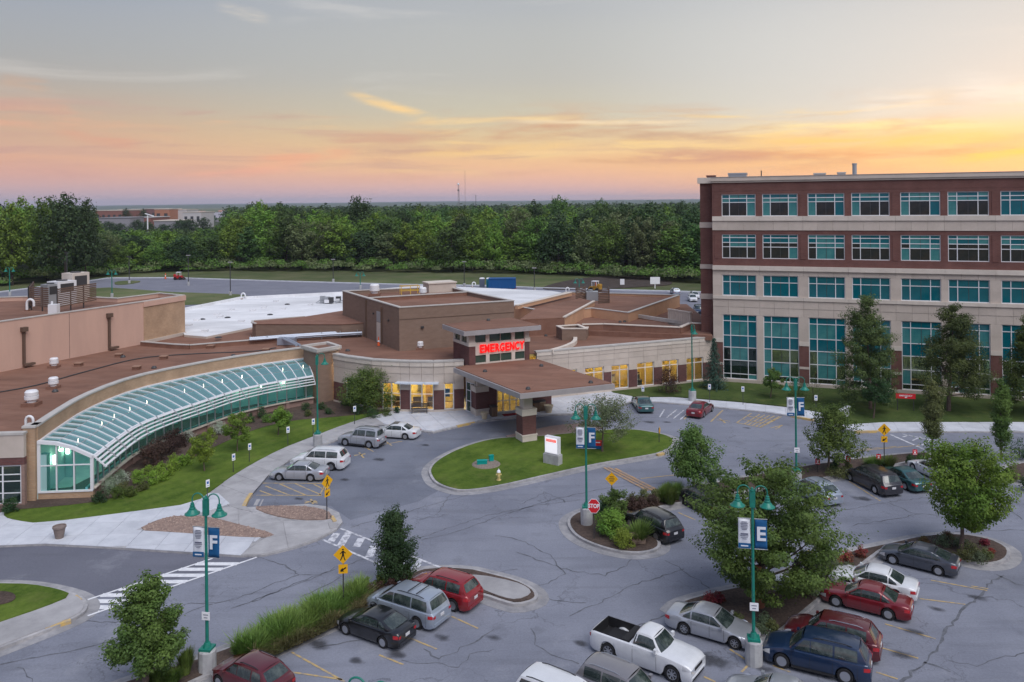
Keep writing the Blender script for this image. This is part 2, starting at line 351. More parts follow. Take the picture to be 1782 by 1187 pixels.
M_yellow = mat('yellow_marking', (.50, .36, .16), .7, (.27, .25, .24), 3.2, lo=.45, hi=.62)
M_yellow_kerb = mat('yellow_kerb_paint', (.62, .42, .14), .7, (.42, .34, .24), 4)
M_orange = mat('orange_speed_bump_paint', (.47, .29, .15), .75, (.27, .25, .26), 2.4, lo=.42, hi=.62)
M_gravel = mat('river_gravel', (.30, .215, .18), .9, (.21, .15, .13), 3, bump=.6, bscale=8)
M_stonepeb = mat('pebble', (.40, .30, .25), .85, (.25, .17, .15), 2.5, coord='pos', scale=None) if False else mat('pebble', (.42, .32, .27), .85, (.20, .14, .125), 6)
M_brick = brickmat('dark_red_brick', (.125, .048, .048), (.165, .066, .062), (.13, .085, .08))
M_brick_office = brickmat('plum_red_brick', (.150, .060, .052), (.185, .080, .068), (.16, .095, .085), coord='obj')
M_brick_tan = brickmat('tan_brick', (.42, .265, .165), (.49, .325, .21), (.40, .30, .22))
M_brick_pink = brickmat('pink_brick', (.25, .16, .135), (.31, .20, .17), (.30, .215, .19))
M_block_brown = mat('brown_block', (.215, .148, .115), .9, (.245, .172, .135), 1.2, big=.06, stretch=(1, 1, 3))
M_block_tan = mat('sunset_lit_tan_render', (.60, .37, .235), .9, (.53, .325, .21), .8, big=.06)  # tan wall render, its colour raised to carry the sunset glow
M_pink = mat('pink_precast', (.60, .40, .325), .9, (.54, .36, .295), .5, stretch=(1, 1, .25), big=.05)
M_stone = mat('limestone', (.58, .505, .45), .85, (.50, .435, .385), .8, bump=.1, rand=.06, big=.05, bigscale=.4)
M_stone_lt = mat('pale_limestone', (.66, .595, .535), .85, (.58, .52, .465), .8, bump=.1, rand=.05)
def roofmat(name, c, c2, seam, ang=.37, pitch=1.15, k=.5):
    m = mat(name, c, .9, c2, .45, detail=8, big=.14, bigscale=.12, bump=.2, bscale=6, stretch=(.6, 1.4, 1)); nt, N, L, b = nodes_of(m)
    src = b.inputs['Base Color'].links[0].from_socket; g = N.new('ShaderNodeNewGeometry').outputs['Position']
    mp = N.new('ShaderNodeMapping'); mp.inputs['Rotation'].default_value = (0, 0, ang); L.new(g, mp.inputs[0])
    t = N.new('ShaderNodeTexBrick'); t.inputs['Color1'].default_value = (0, 0, 0, 1); t.inputs['Color2'].default_value = (.35, .35, .35, 1); t.inputs['Mortar'].default_value = (1, 1, 1, 1); t.inputs['Scale'].default_value = 1
    t.inputs['Brick Width'].default_value = 9.0; t.inputs['Row Height'].default_value = pitch; t.inputs['Mortar Size'].default_value = .035; L.new(mp.outputs[0], t.inputs[0])
    n = N.new('ShaderNodeTexNoise'); n.inputs['Scale'].default_value = .35; n.inputs['Detail'].default_value = 8; n.inputs['Roughness'].default_value = .7; L.new(g, n.inputs[0])
    r = N.new('ShaderNodeMapRange'); r.inputs[1].default_value = .55; r.inputs[2].default_value = .72; r.inputs[4].default_value = .45; L.new(n.outputs[0], r.inputs[0])
    bw = N.new('ShaderNodeRGBToBW'); L.new(t.outputs[0], bw.inputs[0]); a = N.new('ShaderNodeMath'); a.operation = 'MULTIPLY_ADD'; a.use_clamp = True; L.new(bw.outputs[0], a.inputs[0]); a.inputs[1].default_value = k; L.new(r.outputs[0], a.inputs[2])
    mx = N.new('ShaderNodeMix'); mx.data_type = 'RGBA'; L.new(a.outputs[0], mx.inputs[0]); L.new(src, mx.inputs[6]); mx.inputs[7].default_value = c4(seam); L.new(mx.outputs[2], b.inputs['Base Color']); return m
M_roof = roofmat('brown_membrane_roof', (.195, .098, .068), (.245, .132, .094), (.125, .066, .05))
M_roof_band = mat('brown_roof_upstand', (.20, .10, .072), .9, (.24, .13, .095), 1.0)
M_roof_white = roofmat('white_membrane_roof', (.72, .73, .76), (.62, .63, .66), (.52, .52, .55), .1, 2.2, .35)
M_coping = mat('metal_coping', (.52, .50, .48), .5, (.44, .42, .40), 1.2, spec=.5)
M_fascia = mat('grey_fascia', (.36, .34, .35), .5, (.32, .30, .31), 1.0, spec=.5)
M_wmetal = mat('white_metal', (.74, .75, .79), .4, spec=.5)
M_gmetal = mat('grey_metal', (.36, .38, .41), .45, metal=.3, spec=.5)
M_dmetal = mat('dark_metal', (.045, .045, .05), .5, spec=.5)
M_blackp = mat('black_plastic', (.018, .018, .02), .6)
M_green = mat('teal_green_paint', (.012, .205, .155), .35, (.01, .16, .125), 6, spec=.5)
M_brown = mat('brown_downpipe', (.13, .085, .065), .6)
M_teal = mat('teal_glass', (.002, .130, .165), .08, (.002, .085, .120), .35, spec=.8, coord='obj')
M_teal_lt = mat('teal_blind_glass', (.07, .25, .25), .12, (.02, .16, .18), .5, spec=.7, coord='obj')
M_teal_dk = mat('dark_office_glass', (.018, .022, .026), .06, (.035, .03, .028), 1.2, spec=.7, coord='obj')
M_glass_grn = mat('green_grey_glass', (.03, .07, .06), .08, (.06, .10, .07), .6, spec=.8)
M_litglass = seeglass('clear_window_glass', (.95, .97, .95), (.05, .06, .06), .12)
M_vault = seeglass('vault_glass', (.74, .93, .95), (.40, .80, .85), .32)
M_gallglass = seeglass('gallery_glass', (.50, .92, .90), (.05, .28, .28), .22)
M_officeclear = seeglass('office_ground_glass', (.60, .78, .72), (.02, .06, .065), .2)
M_yroom = mat('yellow_room_wall', (.74, .58, .20), .8, (.66, .50, .15), .8)
M_yfloor = mat('room_floor', (.42, .30, .12), .5)
M_gwall = mat('gallery_wall', (.50, .66, .66), .8, (.44, .60, .60), .6)
M_gfloor = mat('gallery_floor', (.42, .50, .47), .4, (.34, .42, .40), .8)
M_lamp = mat('lamp_glow', (1, 1, 1), .5, emit=(1.0, .86, .58), es=17)
M_lamp_w = mat('white_lamp_glow', (1, 1, 1), .5, emit=(1.0, .90, .62), es=6)
M_red_lit = mat('red_lit_letters', (.5, .005, .005), .4, emit=(1.0, .008, .008), es=.62)
M_sign_lit = mat('lit_sign_face', (.9, .9, .95), .4, emit=(.95, .93, 1.0), es=.28)
M_sign_red = mat('sign_red', (.62, .02, .03), .5)
M_sign_white = mat('sign_white', (.82, .83, .88), .5)
M_sign_yel = mat('sign_yellow', (.80, .42, .01), .5)
M_sign_black = mat('sign_black', (.015, .015, .015), .5)
M_ban_blue = mat('banner_blue', (.012, .10, .26), .7)
M_ban_white = mat('banner_white', (.72, .75, .82), .7)
M_ink = mat('printed_grey_ink', (.12, .13, .2), .7)
M_hcblue = mat('sign_blue', (.01, .12, .42), .5)
M_bark = mat('bark', (.16, .115, .095), .95, (.10, .075, .065), 6, bump=.6, bscale=12)
M_barkred = mat('reddish_wrap', (.30, .12, .07), .9, (.24, .10, .06), 4)
M_barkdk = mat('dark_bark', (.07, .055, .045), .95, (.05, .04, .035), 3)
M_conc_base = mat('lamp_base_concrete', (.45, .46, .47), .85, (.36, .36, .38), 2.5, bump=.3)
# ------------------------------------------------------------------ mesh helpers
class MB:
    def __init__(s): s.v = []; s.f = []; s.m = []; s.mats = []; s.cur = 0
    def use(s, m):
        if m not in s.mats: s.mats.append(m)
        s.cur = s.mats.index(m); return s
    def add(s, vs, fs):
        o = len(s.v); s.v.extend([tuple(v) for v in vs]); s.f.extend([tuple(i + o for i in f) for f in fs]); s.m.extend([s.cur] * len(fs)); return s
    def quad(s, a, b, c, d): return s.add([a, b, c, d], [(0, 1, 2, 3)])
    def poly(s, pts): return s.add(pts, [tuple(range(len(pts)))])
    def box(s, x0, x1, y0, y1, z0, z1, M=None):
        vs = [Vector(p) for p in ((x0, y0, z0), (x1, y0, z0), (x1, y1, z0), (x0, y1, z0), (x0, y0, z1), (x1, y0, z1), (x1, y1, z1), (x0, y1, z1))]
        if M is not None: vs = [M @ v for v in vs]
        return s.add(vs, [(3, 2, 1, 0), (4, 5, 6, 7), (0, 1, 5, 4), (1, 2, 6, 5), (2, 3, 7, 6), (3, 0, 4, 7)])
    def prism(s, poly, z0, z1, bottom=False):
        n = len(poly)
        ar = sum(poly[i][0] * poly[(i + 1) % n][1] - poly[(i + 1) % n][0] * poly[i][1] for i in range(n))
        if ar < 0: poly = list(poly)[::-1]
        zz0 = z0 if hasattr(z0, '__len__') else [z0] * n
        vs = [(p[0], p[1], z0) for p in poly] + [(p[0], p[1], z1) for p in poly]
        fs = [(i, (i + 1) % n, n + (i + 1) % n, n + i) for i in range(n)] + [tuple(range(n, 2 * n))]
        if bottom: fs.append(tuple(range(n - 1, -1, -1)))
        return s.add(vs, fs)
    def tube(s, path, r, n=8, caps=True):
        path = [Vector(p) for p in path]; rs = r if hasattr(r, '__len__') else [r] * len(path)
        rings = []; up = None
        for i, p in enumerate(path):
            t = (path[min(i + 1, len(path) - 1)] - path[max(i - 1, 0)]).normalized()
            if up is None: up = Vector((0, 0, 1)) if abs(t.z) < .9 else Vector((1, 0, 0))
            a = t.cross(up).normalized(); b = a.cross(t).normalized(); up = b
            rings.append([p + (a * math.cos(2 * PI * k / n) + b * math.sin(2 * PI * k / n)) * rs[i] for k in range(n)])
        vs = [v for r_ in rings for v in r_]
        fs = [(i * n + k, i * n + (k + 1) % n, (i + 1) * n + (k + 1) % n, (i + 1) * n + k) for i in range(len(rings) - 1) for k in range(n)]
        if caps: fs += [tuple(range(n - 1, -1, -1)), tuple((len(rings) - 1) * n + k for k in range(n))]
        return s.add(vs, fs)
    def bar(s, a, b, wd, h):   # rectangular bar between two points
        a, b = Vector(a), Vector(b); t = (b - a).normalized()
        up = Vector((0, 0, 1)) if abs(t.z) < .95 else Vector((0, 1, 0))
        x = t.cross(up).normalized() * wd / 2; z = x.cross(t).normalized() * h / 2
        vs = [a - x - z, a + x - z, a + x + z, a - x + z, b - x - z, b + x - z, b + x + z, b - x + z]
        return s.add(vs, [(0, 1, 2, 3), (7, 6, 5, 4), (0, 4, 5, 1), (1, 5, 6, 2), (2, 6, 7, 3), (3, 7, 4, 0)])
    def lathe(s, prof, n=16, c=(0, 0, 0), M=None, caps=True):   # prof: (radius, z)
        vs = []
        for r, z in prof:
            for k in range(n):
                v = Vector((r * math.cos(2 * PI * k / n), r * math.sin(2 * PI * k / n), z))
                if M is not None: v = M @ v
                vs.append(v + Vector(c))
        fs = [(i * n + k, i * n + (k + 1) % n, (i + 1) * n + (k + 1) % n, (i + 1) * n + k) for i in range(len(prof) - 1) for k in range(n)]
        if caps and prof[0] == prof[-1]: caps = False
        if caps and prof[0][0] > 1e-4: fs.append(tuple(range(n - 1, -1, -1)))
        if caps and prof[-1][0] > 1e-4: fs.append(tuple((len(prof) - 1) * n + k for k in range(n)))
        return s.add(vs, fs)
    def grid(s, fn, nu, nv):
        vs = [fn(i / nu, j / nv) for j in range(nv + 1) for i in range(nu + 1)]
        fs = [(j * (nu + 1) + i, j * (nu + 1) + i + 1, (j + 1) * (nu + 1) + i + 1, (j + 1) * (nu + 1) + i) for j in range(nv) for i in range(nu)]
        return s.add(vs, fs)
    def mesh(s, name, smooth=None):
        me = bpy.data.meshes.new(name); me.from_pydata(s.v, [], s.f)
        for m in s.mats: me.materials.append(m)
        if len(s.mats) > 1: me.polygons.foreach_set('material_index', s.m)
        if smooth is not None:
            me.polygons.foreach_set('use_smooth', [True] * len(me.polygons)); me.set_sharp_from_angle(angle=math.radians(smooth))
        me.update(); return me

def link(name, me, parent=None, loc=None, rot=None):
    o = bpy.data.objects.new(name, me); COL.objects.link(o)
    if parent is not None: o.parent = parent
    if loc is not None: o.location = loc
    if rot is not None: o.rotation_euler = rot
    return o
def build(mb, name, m=None, parent=None, smooth=None, world=True, loc=None):
    """world=True: the vertices are in world coordinates and a parent, if any, is un-applied."""
    if m is not None and not mb.mats: mb.mats = [m]
    if parent is None and world and loc is None:
        xs = [v[0] for v in mb.v]; ys = [v[1] for v in mb.v]; zs = [v[2] for v in mb.v]
        c = Vector(((min(xs) + max(xs)) / 2, (min(ys) + max(ys)) / 2, min(zs)))
        mb.v = [(v[0] - c.x, v[1] - c.y, v[2] - c.z) for v in mb.v]; loc = c
    elif parent is not None and world:
        Mi = WM[parent.name].inverted()
        mb.v = [tuple(Mi @ Vector(v)) for v in mb.v]
    me = mb.mesh(name, smooth); o = link(name, me, parent, loc)
    if parent is not None: WM[o.name] = WM.get(parent.name, Matrix.Identity(4)).copy()
    else: WM[o.name] = Matrix.Translation(loc if loc is not None else (0, 0, 0))
    return o
WM = {}
def tag(o, label=None, cat=None, group=None, kind=None):
    if label: o['label'] = label
    if cat: o['category'] = cat
    if group: o['group'] = group
    if kind: o['kind'] = kind
    return o
def empty(name, loc=(0, 0, 0), rz=0.0, label=None, cat=None, group=None, kind=None):
    o = bpy.data.objects.new(name, None); COL.objects.link(o); o.empty_display_size = .3
    o.location = loc; o.rotation_euler = (0, 0, rz)
    WM[o.name] = Matrix.Translation(Vector(loc)) @ Matrix.Rotation(rz, 4, 'Z')
    return tag(o, label, cat, group, kind)
def struct(mb, name, m=None, parent=None, **k):
    o = build(mb, name, m, parent, **k)
    if parent is None: o['kind'] = 'structure'
    return o
def copy_tree(o, parent=None):
    c = o.copy(); COL.objects.link(c); c.parent = parent
    for ch in o.children: copy_tree(ch, c)
    return c
_children = {}
def copy_thing(o, loc=None, rz=None, label=None, group=None, scale=None):
    c = o.copy(); COL.objects.link(c)
    if loc is not None: c.location = loc
    if rz is not None: c.rotation_euler = (0, 0, rz)
    if scale is not None: c.scale = scale
    if label: c['label'] = label
    if group: c['group'] = group
    for ch in list(o.children):
        d = ch.copy(); COL.objects.link(d); d.parent = c
        for g in list(ch.children):
            e = g.copy(); COL.objects.link(e); e.parent = d
    return c

def smooth_poly(pts, it=2, closed=True):
    for _ in range(it):
        out = []; n = len(pts)
        rng = range(n) if closed else range(n - 1)
        if not closed: out.append(pts[0])
        for i in rng:
            a, b = pts[i], pts[(i + 1) % n]
            out.append((a[0] * .75 + b[0] * .25, a[1] * .75 + b[1] * .25)); out.append((a[0] * .25 + b[0] * .75, a[1] * .25 + b[1] * .75))
        if not closed: out.append(pts[-1])
        pts = out
    return pts
def area(p): return sum(p[i][0] * p[(i + 1) % len(p)][1] - p[(i + 1) % len(p)][0] * p[i][1] for i in range(len(p))) / 2
def offset(pts, d):
    """positive d grows the polygon"""
    n = len(pts); sg = 1 if area(pts) > 0 else -1; out = []
    for i in range(n):
        a, b, c = Vector(pts[i - 1]), Vector(pts[i]), Vector(pts[(i + 1) % n])
        u = (b - a); v = (c - b)
        if u.length < 1e-6 or v.length < 1e-6: out.append(tuple(b)); continue
        u.normalize(); v.normalize()
        n1 = Vector((u.y, -u.x)) * sg; n2 = Vector((v.y, -v.x)) * sg; m = n1 + n2
        if m.length < .3: out.append(tuple(b)); continue
        m.normalize(); k = d / max(.45, m.dot(n1)); out.append((b.x + m.x * k, b.y + m.y * k))
    return out
def crom(pts, per=6):
    """open Catmull-Rom through the points"""
    P_ = [Vector(p) for p in pts]; P_ = [P_[0] * 2 - P_[1]] + P_ + [P_[-1] * 2 - P_[-2]]; out = []
    for i in range(1, len(P_) - 2):
        a, b, c, d = P_[i - 1:i + 3]
        for k in range(per):
            t = k / per
            out.append(.5 * ((2 * b) + (c - a) * t + (2 * a - 5 * b + 4 * c - d) * t * t + (3 * b - a - 3 * c + d) * t ** 3))
    out.append(P_[-2]); return out
def resample(pts, n=None, step=None):
    pts = [Vector(p) for p in pts]; ds = [0]
    for a, b in zip(pts, pts[1:]): ds.append(ds[-1] + (b - a).length)
    T = ds[-1]; n = n or max(1, round(T / step)); out = []
    j = 0
    for k in range(n + 1):
        t = T * k / n
        while j < len(ds) - 2 and ds[j + 1] < t: j += 1
        f = (t - ds[j]) / max(1e-9, ds[j + 1] - ds[j]); out.append(pts[j].lerp(pts[j + 1], f))
    return out
def clip(poly, a, n):
    """keep the side of the line through a where (p-a).n >= 0"""
    out = []
    for i in range(len(poly)):
        p, q = poly[i - 1], poly[i]
        dp = (p[0] - a[0]) * n[0] + (p[1] - a[1]) * n[1]; dq = (q[0] - a[0]) * n[0] + (q[1] - a[1]) * n[1]
        if (dp >= 0) != (dq >= 0):
            t = dp / (dp - dq); out.append((p[0] + (q[0] - p[0]) * t, p[1] + (q[1] - p[1]) * t))
        if dq >= 0: out.append(q)
    return out
def inside(p, poly):
    c = False; n = len(poly)
    for i in range(n):
        a, b = poly[i], poly[i - 1]
        if (a[1] > p[1]) != (b[1] > p[1]) and p[0] < (b[0] - a[0]) * (p[1] - a[1]) / (b[1] - a[1]) + a[0]: c = not c
    return c

# ------------------------------------------------------------------ terrain
g = MB(); n = 48
def gz(x, y): return -0.05
xs = [-12500, -5000, -2000, -900, -400, -200, -100, 0, 100, 200, 400, 900, 2000, 5000, 12500]
ys = [-300, -50, 20, 120, 250, 500, 900, 1600, 3000, 6000, 12500]
g.add([(x, y, -0.05) for y in ys for x in xs], [(j * len(xs) + i, j * len(xs) + i + 1, (j + 1) * len(xs) + i + 1, (j + 1) * len(xs) + i) for j in range(len(ys) - 1) for i in range(len(xs) - 1)])
struct(g, 'ground', M_field)
# main car park asphalt
g = MB(); g.poly([(-110, -6, 0), (130, -6, 0), (130, 101, 0), (-110, 101, 0)]); struct(g, 'asphalt_lot', M_asphalt)
g = MB(); g.poly([(p.x, p.y, .005) for p in [P(x, y) for x, y in [(-60, 950), (60, 948), (181, 952), (336, 963), (449, 969), (372, 990), (250, 1022), (152, 1044), (153, 1072), (120, 1092), (52, 1117), (-60, 1145)]]])
struct(g, 'new_driveway_asphalt', M_asphalt_new)
g = MB(); g.poly([(p.x, p.y, .005) for p in [P(x, y) for x, y in [(430, 838), (545, 780), (600, 752), (760, 752), (850, 735), (900, 728), (1000, 720), (1000, 750), (905, 760), (825, 775), (770, 800), (750, 832), (770, 850), (730, 872), (610, 905), (575, 880), (430, 885)]]])
struct(g, 'drop_off_asphalt', M_asphalt_dark)

# ---------------- back car park
bl = [(-60, 516), (0, 509), (80, 499), (141.6, 491.6), (189.6, 484.5), (298, 484), (450, 489), (700, 496), (850, 498), (941, 502), (1050, 505), (1213, 509), (1330, 512)]
back = [P2(x, y) for x, y in bl] + [(120, 112), (-110, 112)]
g = MB(); g.poly([(x, y, .02) for x, y in back]); struct(g, 'back_car_park', M_asphalt_back)
g = MB()
pts = [Vector((*P2(x, y), 0)) for x, y in bl]
for a, b in zip(pts, pts[1:]): g.bar(a + Vector((0, 0, .1)), b + Vector((0, 0, .1)), .9, .28)
struct(g, 'back_kerb', M_conc_new)
def patch(name, px, m, z=.06, it=1):
    g = MB(); p = smooth_poly(PP(px), it) if it else PP(px); g.prism(p, 0.0, z); return struct(g, name, m)
patch('grass_verge', [(150, 503), (190, 501), (300, 509), (415, 513), (436, 517), (400, 528), (300, 532), (150, 520)], M_field, .12, 0)
patch('parking_island', [(199, 491), (225, 489), (250, 490), (225, 495.5), (200, 496.5)], M_field, .15)
patch('parking_island', [(370, 515), (405, 512.6), (418, 514), (404, 519), (372, 518)], M_field, .15)
g = MB(); g.prism(smooth_poly(PP([(930, 504), (985, 488), (1060, 480), (1150, 484), (1180, 496), (1110, 500), (1060, 503), (990, 505)]), 2), 0, .12); struct(g, 'dark_soil', M_dirt)
def line_strip(a, b, wd, z):
    a, b = Vector((a[0], a[1])), Vector((b[0], b[1])); t = (b - a).normalized(); nn = Vector((-t.y, t.x)) * wd / 2
    return [(*(a - nn), z), (*(b - nn), z), (*(b + nn), z), (*(a + nn), z)]

# ---------------- far hills (a real ridge line, kilometres off)
def hills(name, D, h0, h1, seed, m, depth=1200):
    g = MB(); nx = 260; rows = []
    from mathutils import noise as mn
    for j, f in enumerate((0, .35, .7, 1.0)):
        row = []
        for i in range(nx + 1):
            a = -1.0 + 2.0 * i / nx; y = D + depth * f; x = a * (D * 1.15)
            nz = mn.fractal(Vector((x / 1500 + seed, seed * 1.7, 0)), 1, 2, 5)
            hh = (h0 + (h1 - h0) * (a * .5 + .5) + nz * (h1 * .12)) * (0, .6, .92, 1.0)[j]
            hh += (mn.noise(Vector((x / 90, j, seed))) * 5 if j > 1 else 0)
            row.append((x, y, max(hh, 0)))
        rows.append(row)
    vs = [v for r in rows for v in r]
    g.add(vs, [(j * (nx + 1) + i, j * (nx + 1) + i + 1, (j + 1) * (nx + 1) + i + 1, (j + 1) * (nx + 1) + i) for j in range(3) for i in range(nx)])
    return struct(g, name, m, smooth=60)
M_hill = mat('wooded_hills', (.045, .075, .04), .95, (.07, .10, .05), .004)
hills('hills', 5200, 15, 30, 3.3, M_hill)
hills('hills', 9000, 26, 44, 8.1, M_hill)

# ------------------------------------------------------------------ raised ground: sidewalks, lawns, islands
def slabs(parent, poly, z0, z1, m, ang, sx, sy, gap=.02, name='slab'):
    """one pavement cut into its concrete slabs, each an object"""
    c, s_ = math.cos(ang), math.sin(ang)
    R = [(p[0] * c + p[1] * s_, -p[0] * s_ + p[1] * c) for p in poly]
    x0, x1 = min(p[0] for p in R), max(p[0] for p in R); y0, y1 = min(p[1] for p in R), max(p[1] for p in R)
    i = x0
    while i < x1:
        j = y0
        while j < y1:
            q = R
            for a, nn in (((i + gap / 2, 0), (1, 0)), ((i + sx - gap / 2, 0), (-1, 0)), ((0, j + gap / 2), (0, 1)), ((0, j + sy - gap / 2), (0, -1))):
                q = clip(q, a, nn)
                if len(q) < 3: break
            if len(q) >= 3 and abs(area(q)) > .15:
                g = MB(); g.prism([(p[0] * c - p[1] * s_, p[0] * s_ + p[1] * c) for p in q], z0, z1); build(g, name, m, parent)
            j += sy
        i += sx

# the long concrete pavement and plaza on the left, kerb outline from the photograph
edge_px = [(-60, 954), (0, 953), (78, 950), (181, 955), (336, 965), (419, 970.5), (460, 969), (485, 963), (516, 955), (552.6, 942), (586, 924), (596, 911), (590, 895), (567, 884), (536, 880), (511, 881.5), (438, 885), (423, 886),
           (430, 872), (438, 861), (463, 833), (501, 806), (541.5, 784), (587, 768), (625, 752), (663, 741), (739, 753), (754, 755), (774, 750), (804, 742.5), (840, 735), (902, 729), (952, 724.5), (1003, 722.5), (1045, 718), (1075, 710), (1101, 701)]
inner_px = [(1101, 690), (1067, 684), (1064, 670), (800, 690), (560, 690), (560, 728), (300, 800), (150, 850), (-60, 850)]
walk = PP(edge_px + inner_px)
root = empty('pavement', (*P2(500, 900), 0), kind='structure')
g = MB(); g.prism(walk, 0, .115); build(g, 'kerb', M_kerb, root)
new_px = [(-60, 954), (0, 953), (78, 950), (181, 955), (336, 965), (419, 970.5), (440, 950), (455, 938), (330, 926), (236, 927), (275, 908), (350, 897), (400, 880), (380, 862), (300, 862), (150, 870), (-60, 870)]
slabs(root, PP(new_px), .1, .15, M_conc_new, .06, 1.8, 1.8)
sw_px = [(455, 938), (516, 948), (552.6, 938), (586, 920), (480, 905), (400, 882), (415, 858), (425, 861), (456, 830), (497, 804), (537, 782), (583, 766), (621, 750), (660, 739), (640, 722), (560, 735), (480, 765), (430, 800), (400, 835), (375, 862), (400, 880), (350, 897)]
root2 = empty('pavement', (*P2(520, 850), 0), kind='structure')
slabs(root2, PP([(419, 970), (460, 968), (485, 962), (516, 954), (552.6, 941), (586, 923), (588, 914), (478, 910), (400, 885), (340, 898), (470, 935)]), .1, .152, M_conc, .35, 2.6, 2.2)
slabs(root2, PP([(400, 885), (370, 862), (400, 832), (436, 809), (487, 782), (544, 760), (602, 736), (648, 724), (668, 738), (630, 750), (590, 765), (546, 782), (505, 803), (467, 830), (442, 859), (432, 874), (427, 884), (440, 895)]), .1, .148, M_conc, .9, 1.9, 1.9)
plaza_px = [(648, 726), (668, 740), (739, 751), (754, 753), (774, 748), (804, 740.5), (840, 733), (902, 727.5), (952, 723), (1003, 721), (1045, 716.5), (1072, 709), (1098, 700), (1101, 691), (1067, 685), (1064, 675), (1000, 690), (830, 712), (780, 712), (700, 716)]
root3 = empty('pavement', (*P2(800, 735), 0), kind='structure')
slabs(root3, PP(plaza_px), .1, .156, M_conc_new, .37, 1.7, 1.7)

def island(name, outer_px, fill, gutter=.55, kerb=.18, h=.15, it=2, fillh=.03, px=True, kind_label=None, fname='lawn', gut=True):
    o = smooth_poly(PP(outer_px) if px else outer_px, it)
    c = (sum(p[0] for p in o) / len(o), sum(p[1] for p in o) / len(o), 0)
    r = empty(name, c, kind='structure')
    if gut:
        g = MB(); g.prism(offset(o, gutter), 0, .012); build(g, 'gutter', M_gutter, r)
    g = MB(); g.prism(o, 0, h); build(g, 'kerb', M_kerb, r)
    if fill is not None:
        i = offset(o, -kerb); g = MB(); g.prism(i, 0, h + fillh); build(g, fname, fill, r)
    return r, o
# lawn in front of the glass gallery, mulch bed behind it
r_lawn = empty('front_lawn', (*P2(350, 840), 0), kind='structure')
g = MB(); g.prism(smooth_poly(PP([(7, 904), (30, 910), (67, 915), (236, 893.5), (340, 879), (377, 851), (404, 832), (438, 811), (489, 784), (546, 762), (600, 741), (648, 726), (690, 715), (640, 712), (573, 724), (505, 731), (438, 747), (387, 771), (337, 795), (286, 825), (236, 852), (182, 872), (101, 884), (7, 892)]), 1), 0, .18); build(g, 'lawn', M_lawn, r_lawn)
g = MB(); g.prism(smooth_poly(PP([(-20, 905), (7, 893), (101, 886), (182, 876), (236, 856), (286, 829), (337, 799), (387, 775), (438, 752), (505, 735), (573, 730), (640, 723), (715, 713), (715, 700), (560, 690), (400, 700), (250, 760), (150, 850), (40, 860), (-20, 870)]), 1), 0, .20); build(g, 'flower_bed', M_mulch, r_lawn)

def gravel_bed(px, seed):
    o = smooth_poly(PP(px), 1); c = (sum(p[0] for p in o) / len(o), sum(p[1] for p in o) / len(o), 0)
    r = empty('gravel_bed', c, kind='structure')
    g = MB(); g.prism(o, 0, .165); build(g, 'gravel', M_gravel, r)
    rg = random.Random(seed); g = MB(); x0, x1 = min(p[0] for p in o), max(p[0] for p in o); y0, y1 = min(p[1] for p in o), max(p[1] for p in o)
    for _ in range(int((x1 - x0) * (y1 - y0) * 42)):
        p = (rg.uniform(x0, x1), rg.uniform(y0, y1))
        if not inside(p, o): continue
        s_ = rg.uniform(.035, .085); a = rg.uniform(0, PI); ca, sa = math.cos(a) * s_, math.sin(a) * s_; k = rg.uniform(.5, .9); z = .165
        g.add([(p[0] + ca, p[1] + sa, z), (p[0] - sa * k, p[1] + ca * k, z), (p[0] - ca, p[1] - sa, z), (p[0] + sa * k, p[1] - ca * k, z), (p[0] + ca * .2, p[1] + sa * .3, z + s_ * .8)], [(0, 1, 4), (1, 2, 4), (2, 3, 4), (3, 0, 4)])
    so = build(g, 'stones', M_stonepeb, r); so['kind'] = 'stuff'
gravel_bed([(236, 927), (275, 908), (310, 901), (365, 903), (420, 918), (482, 934), (462, 940), (400, 938), (300, 930)], 1)
gravel_bed([(438, 886), (470, 884), (520, 884), (560, 889), (578, 899), (576, 908), (520, 909), (470, 900)], 2)

# central oval lawn
r_oval, _ = island('traffic_island', [(748, 831.5), (745, 820), (756, 806), (784, 789), (826, 773), (868, 764), (938, 762), (1009, 754.5), (1079, 748.5), (1121, 751), (1172, 762), (1176, 776), (1154.6, 791), (1107, 799.7), (1037, 811), (952.5, 830), (868, 850), (806.6, 858.5), (778.6, 853), (756, 843)], M_lawn)
g = MB(); g.prism(smooth_poly(PP([(868, 763), (915, 752), (975, 740), (1035, 738), (1050, 748), (1009, 754.5), (938, 762)]), 1), 0, .10); build(g, 'brick_apron', mat('paver_brick', (.36, .27, .25), .9, (.29, .21, .20), 5), r_oval)
# stop-sign island and its planting strip
island('traffic_island', [(986, 915), (990, 903), (1008, 893), (1031, 886), (1093, 873), (1149, 859.5), (1200, 851), (1300, 832), (1440, 806), (1600, 789), (1622, 791), (1614, 800), (1560, 811.5), (1475, 827), (1423, 838), (1240, 868), (1188, 878), (1120, 892), (1108, 897), (1128, 922), (1146, 940), (1152, 954), (1138, 963), (1107, 967.5), (1065, 962), (1022, 948), (997, 933)], M_mulch, fname='flower_bed')
# far right island
island('traffic_island', [(1738, 824), (1755, 812), (1830, 800), (1900, 830), (1900, 880), (1782, 842), (1750, 836)], M_mulch, fname='flower_bed', it=1)
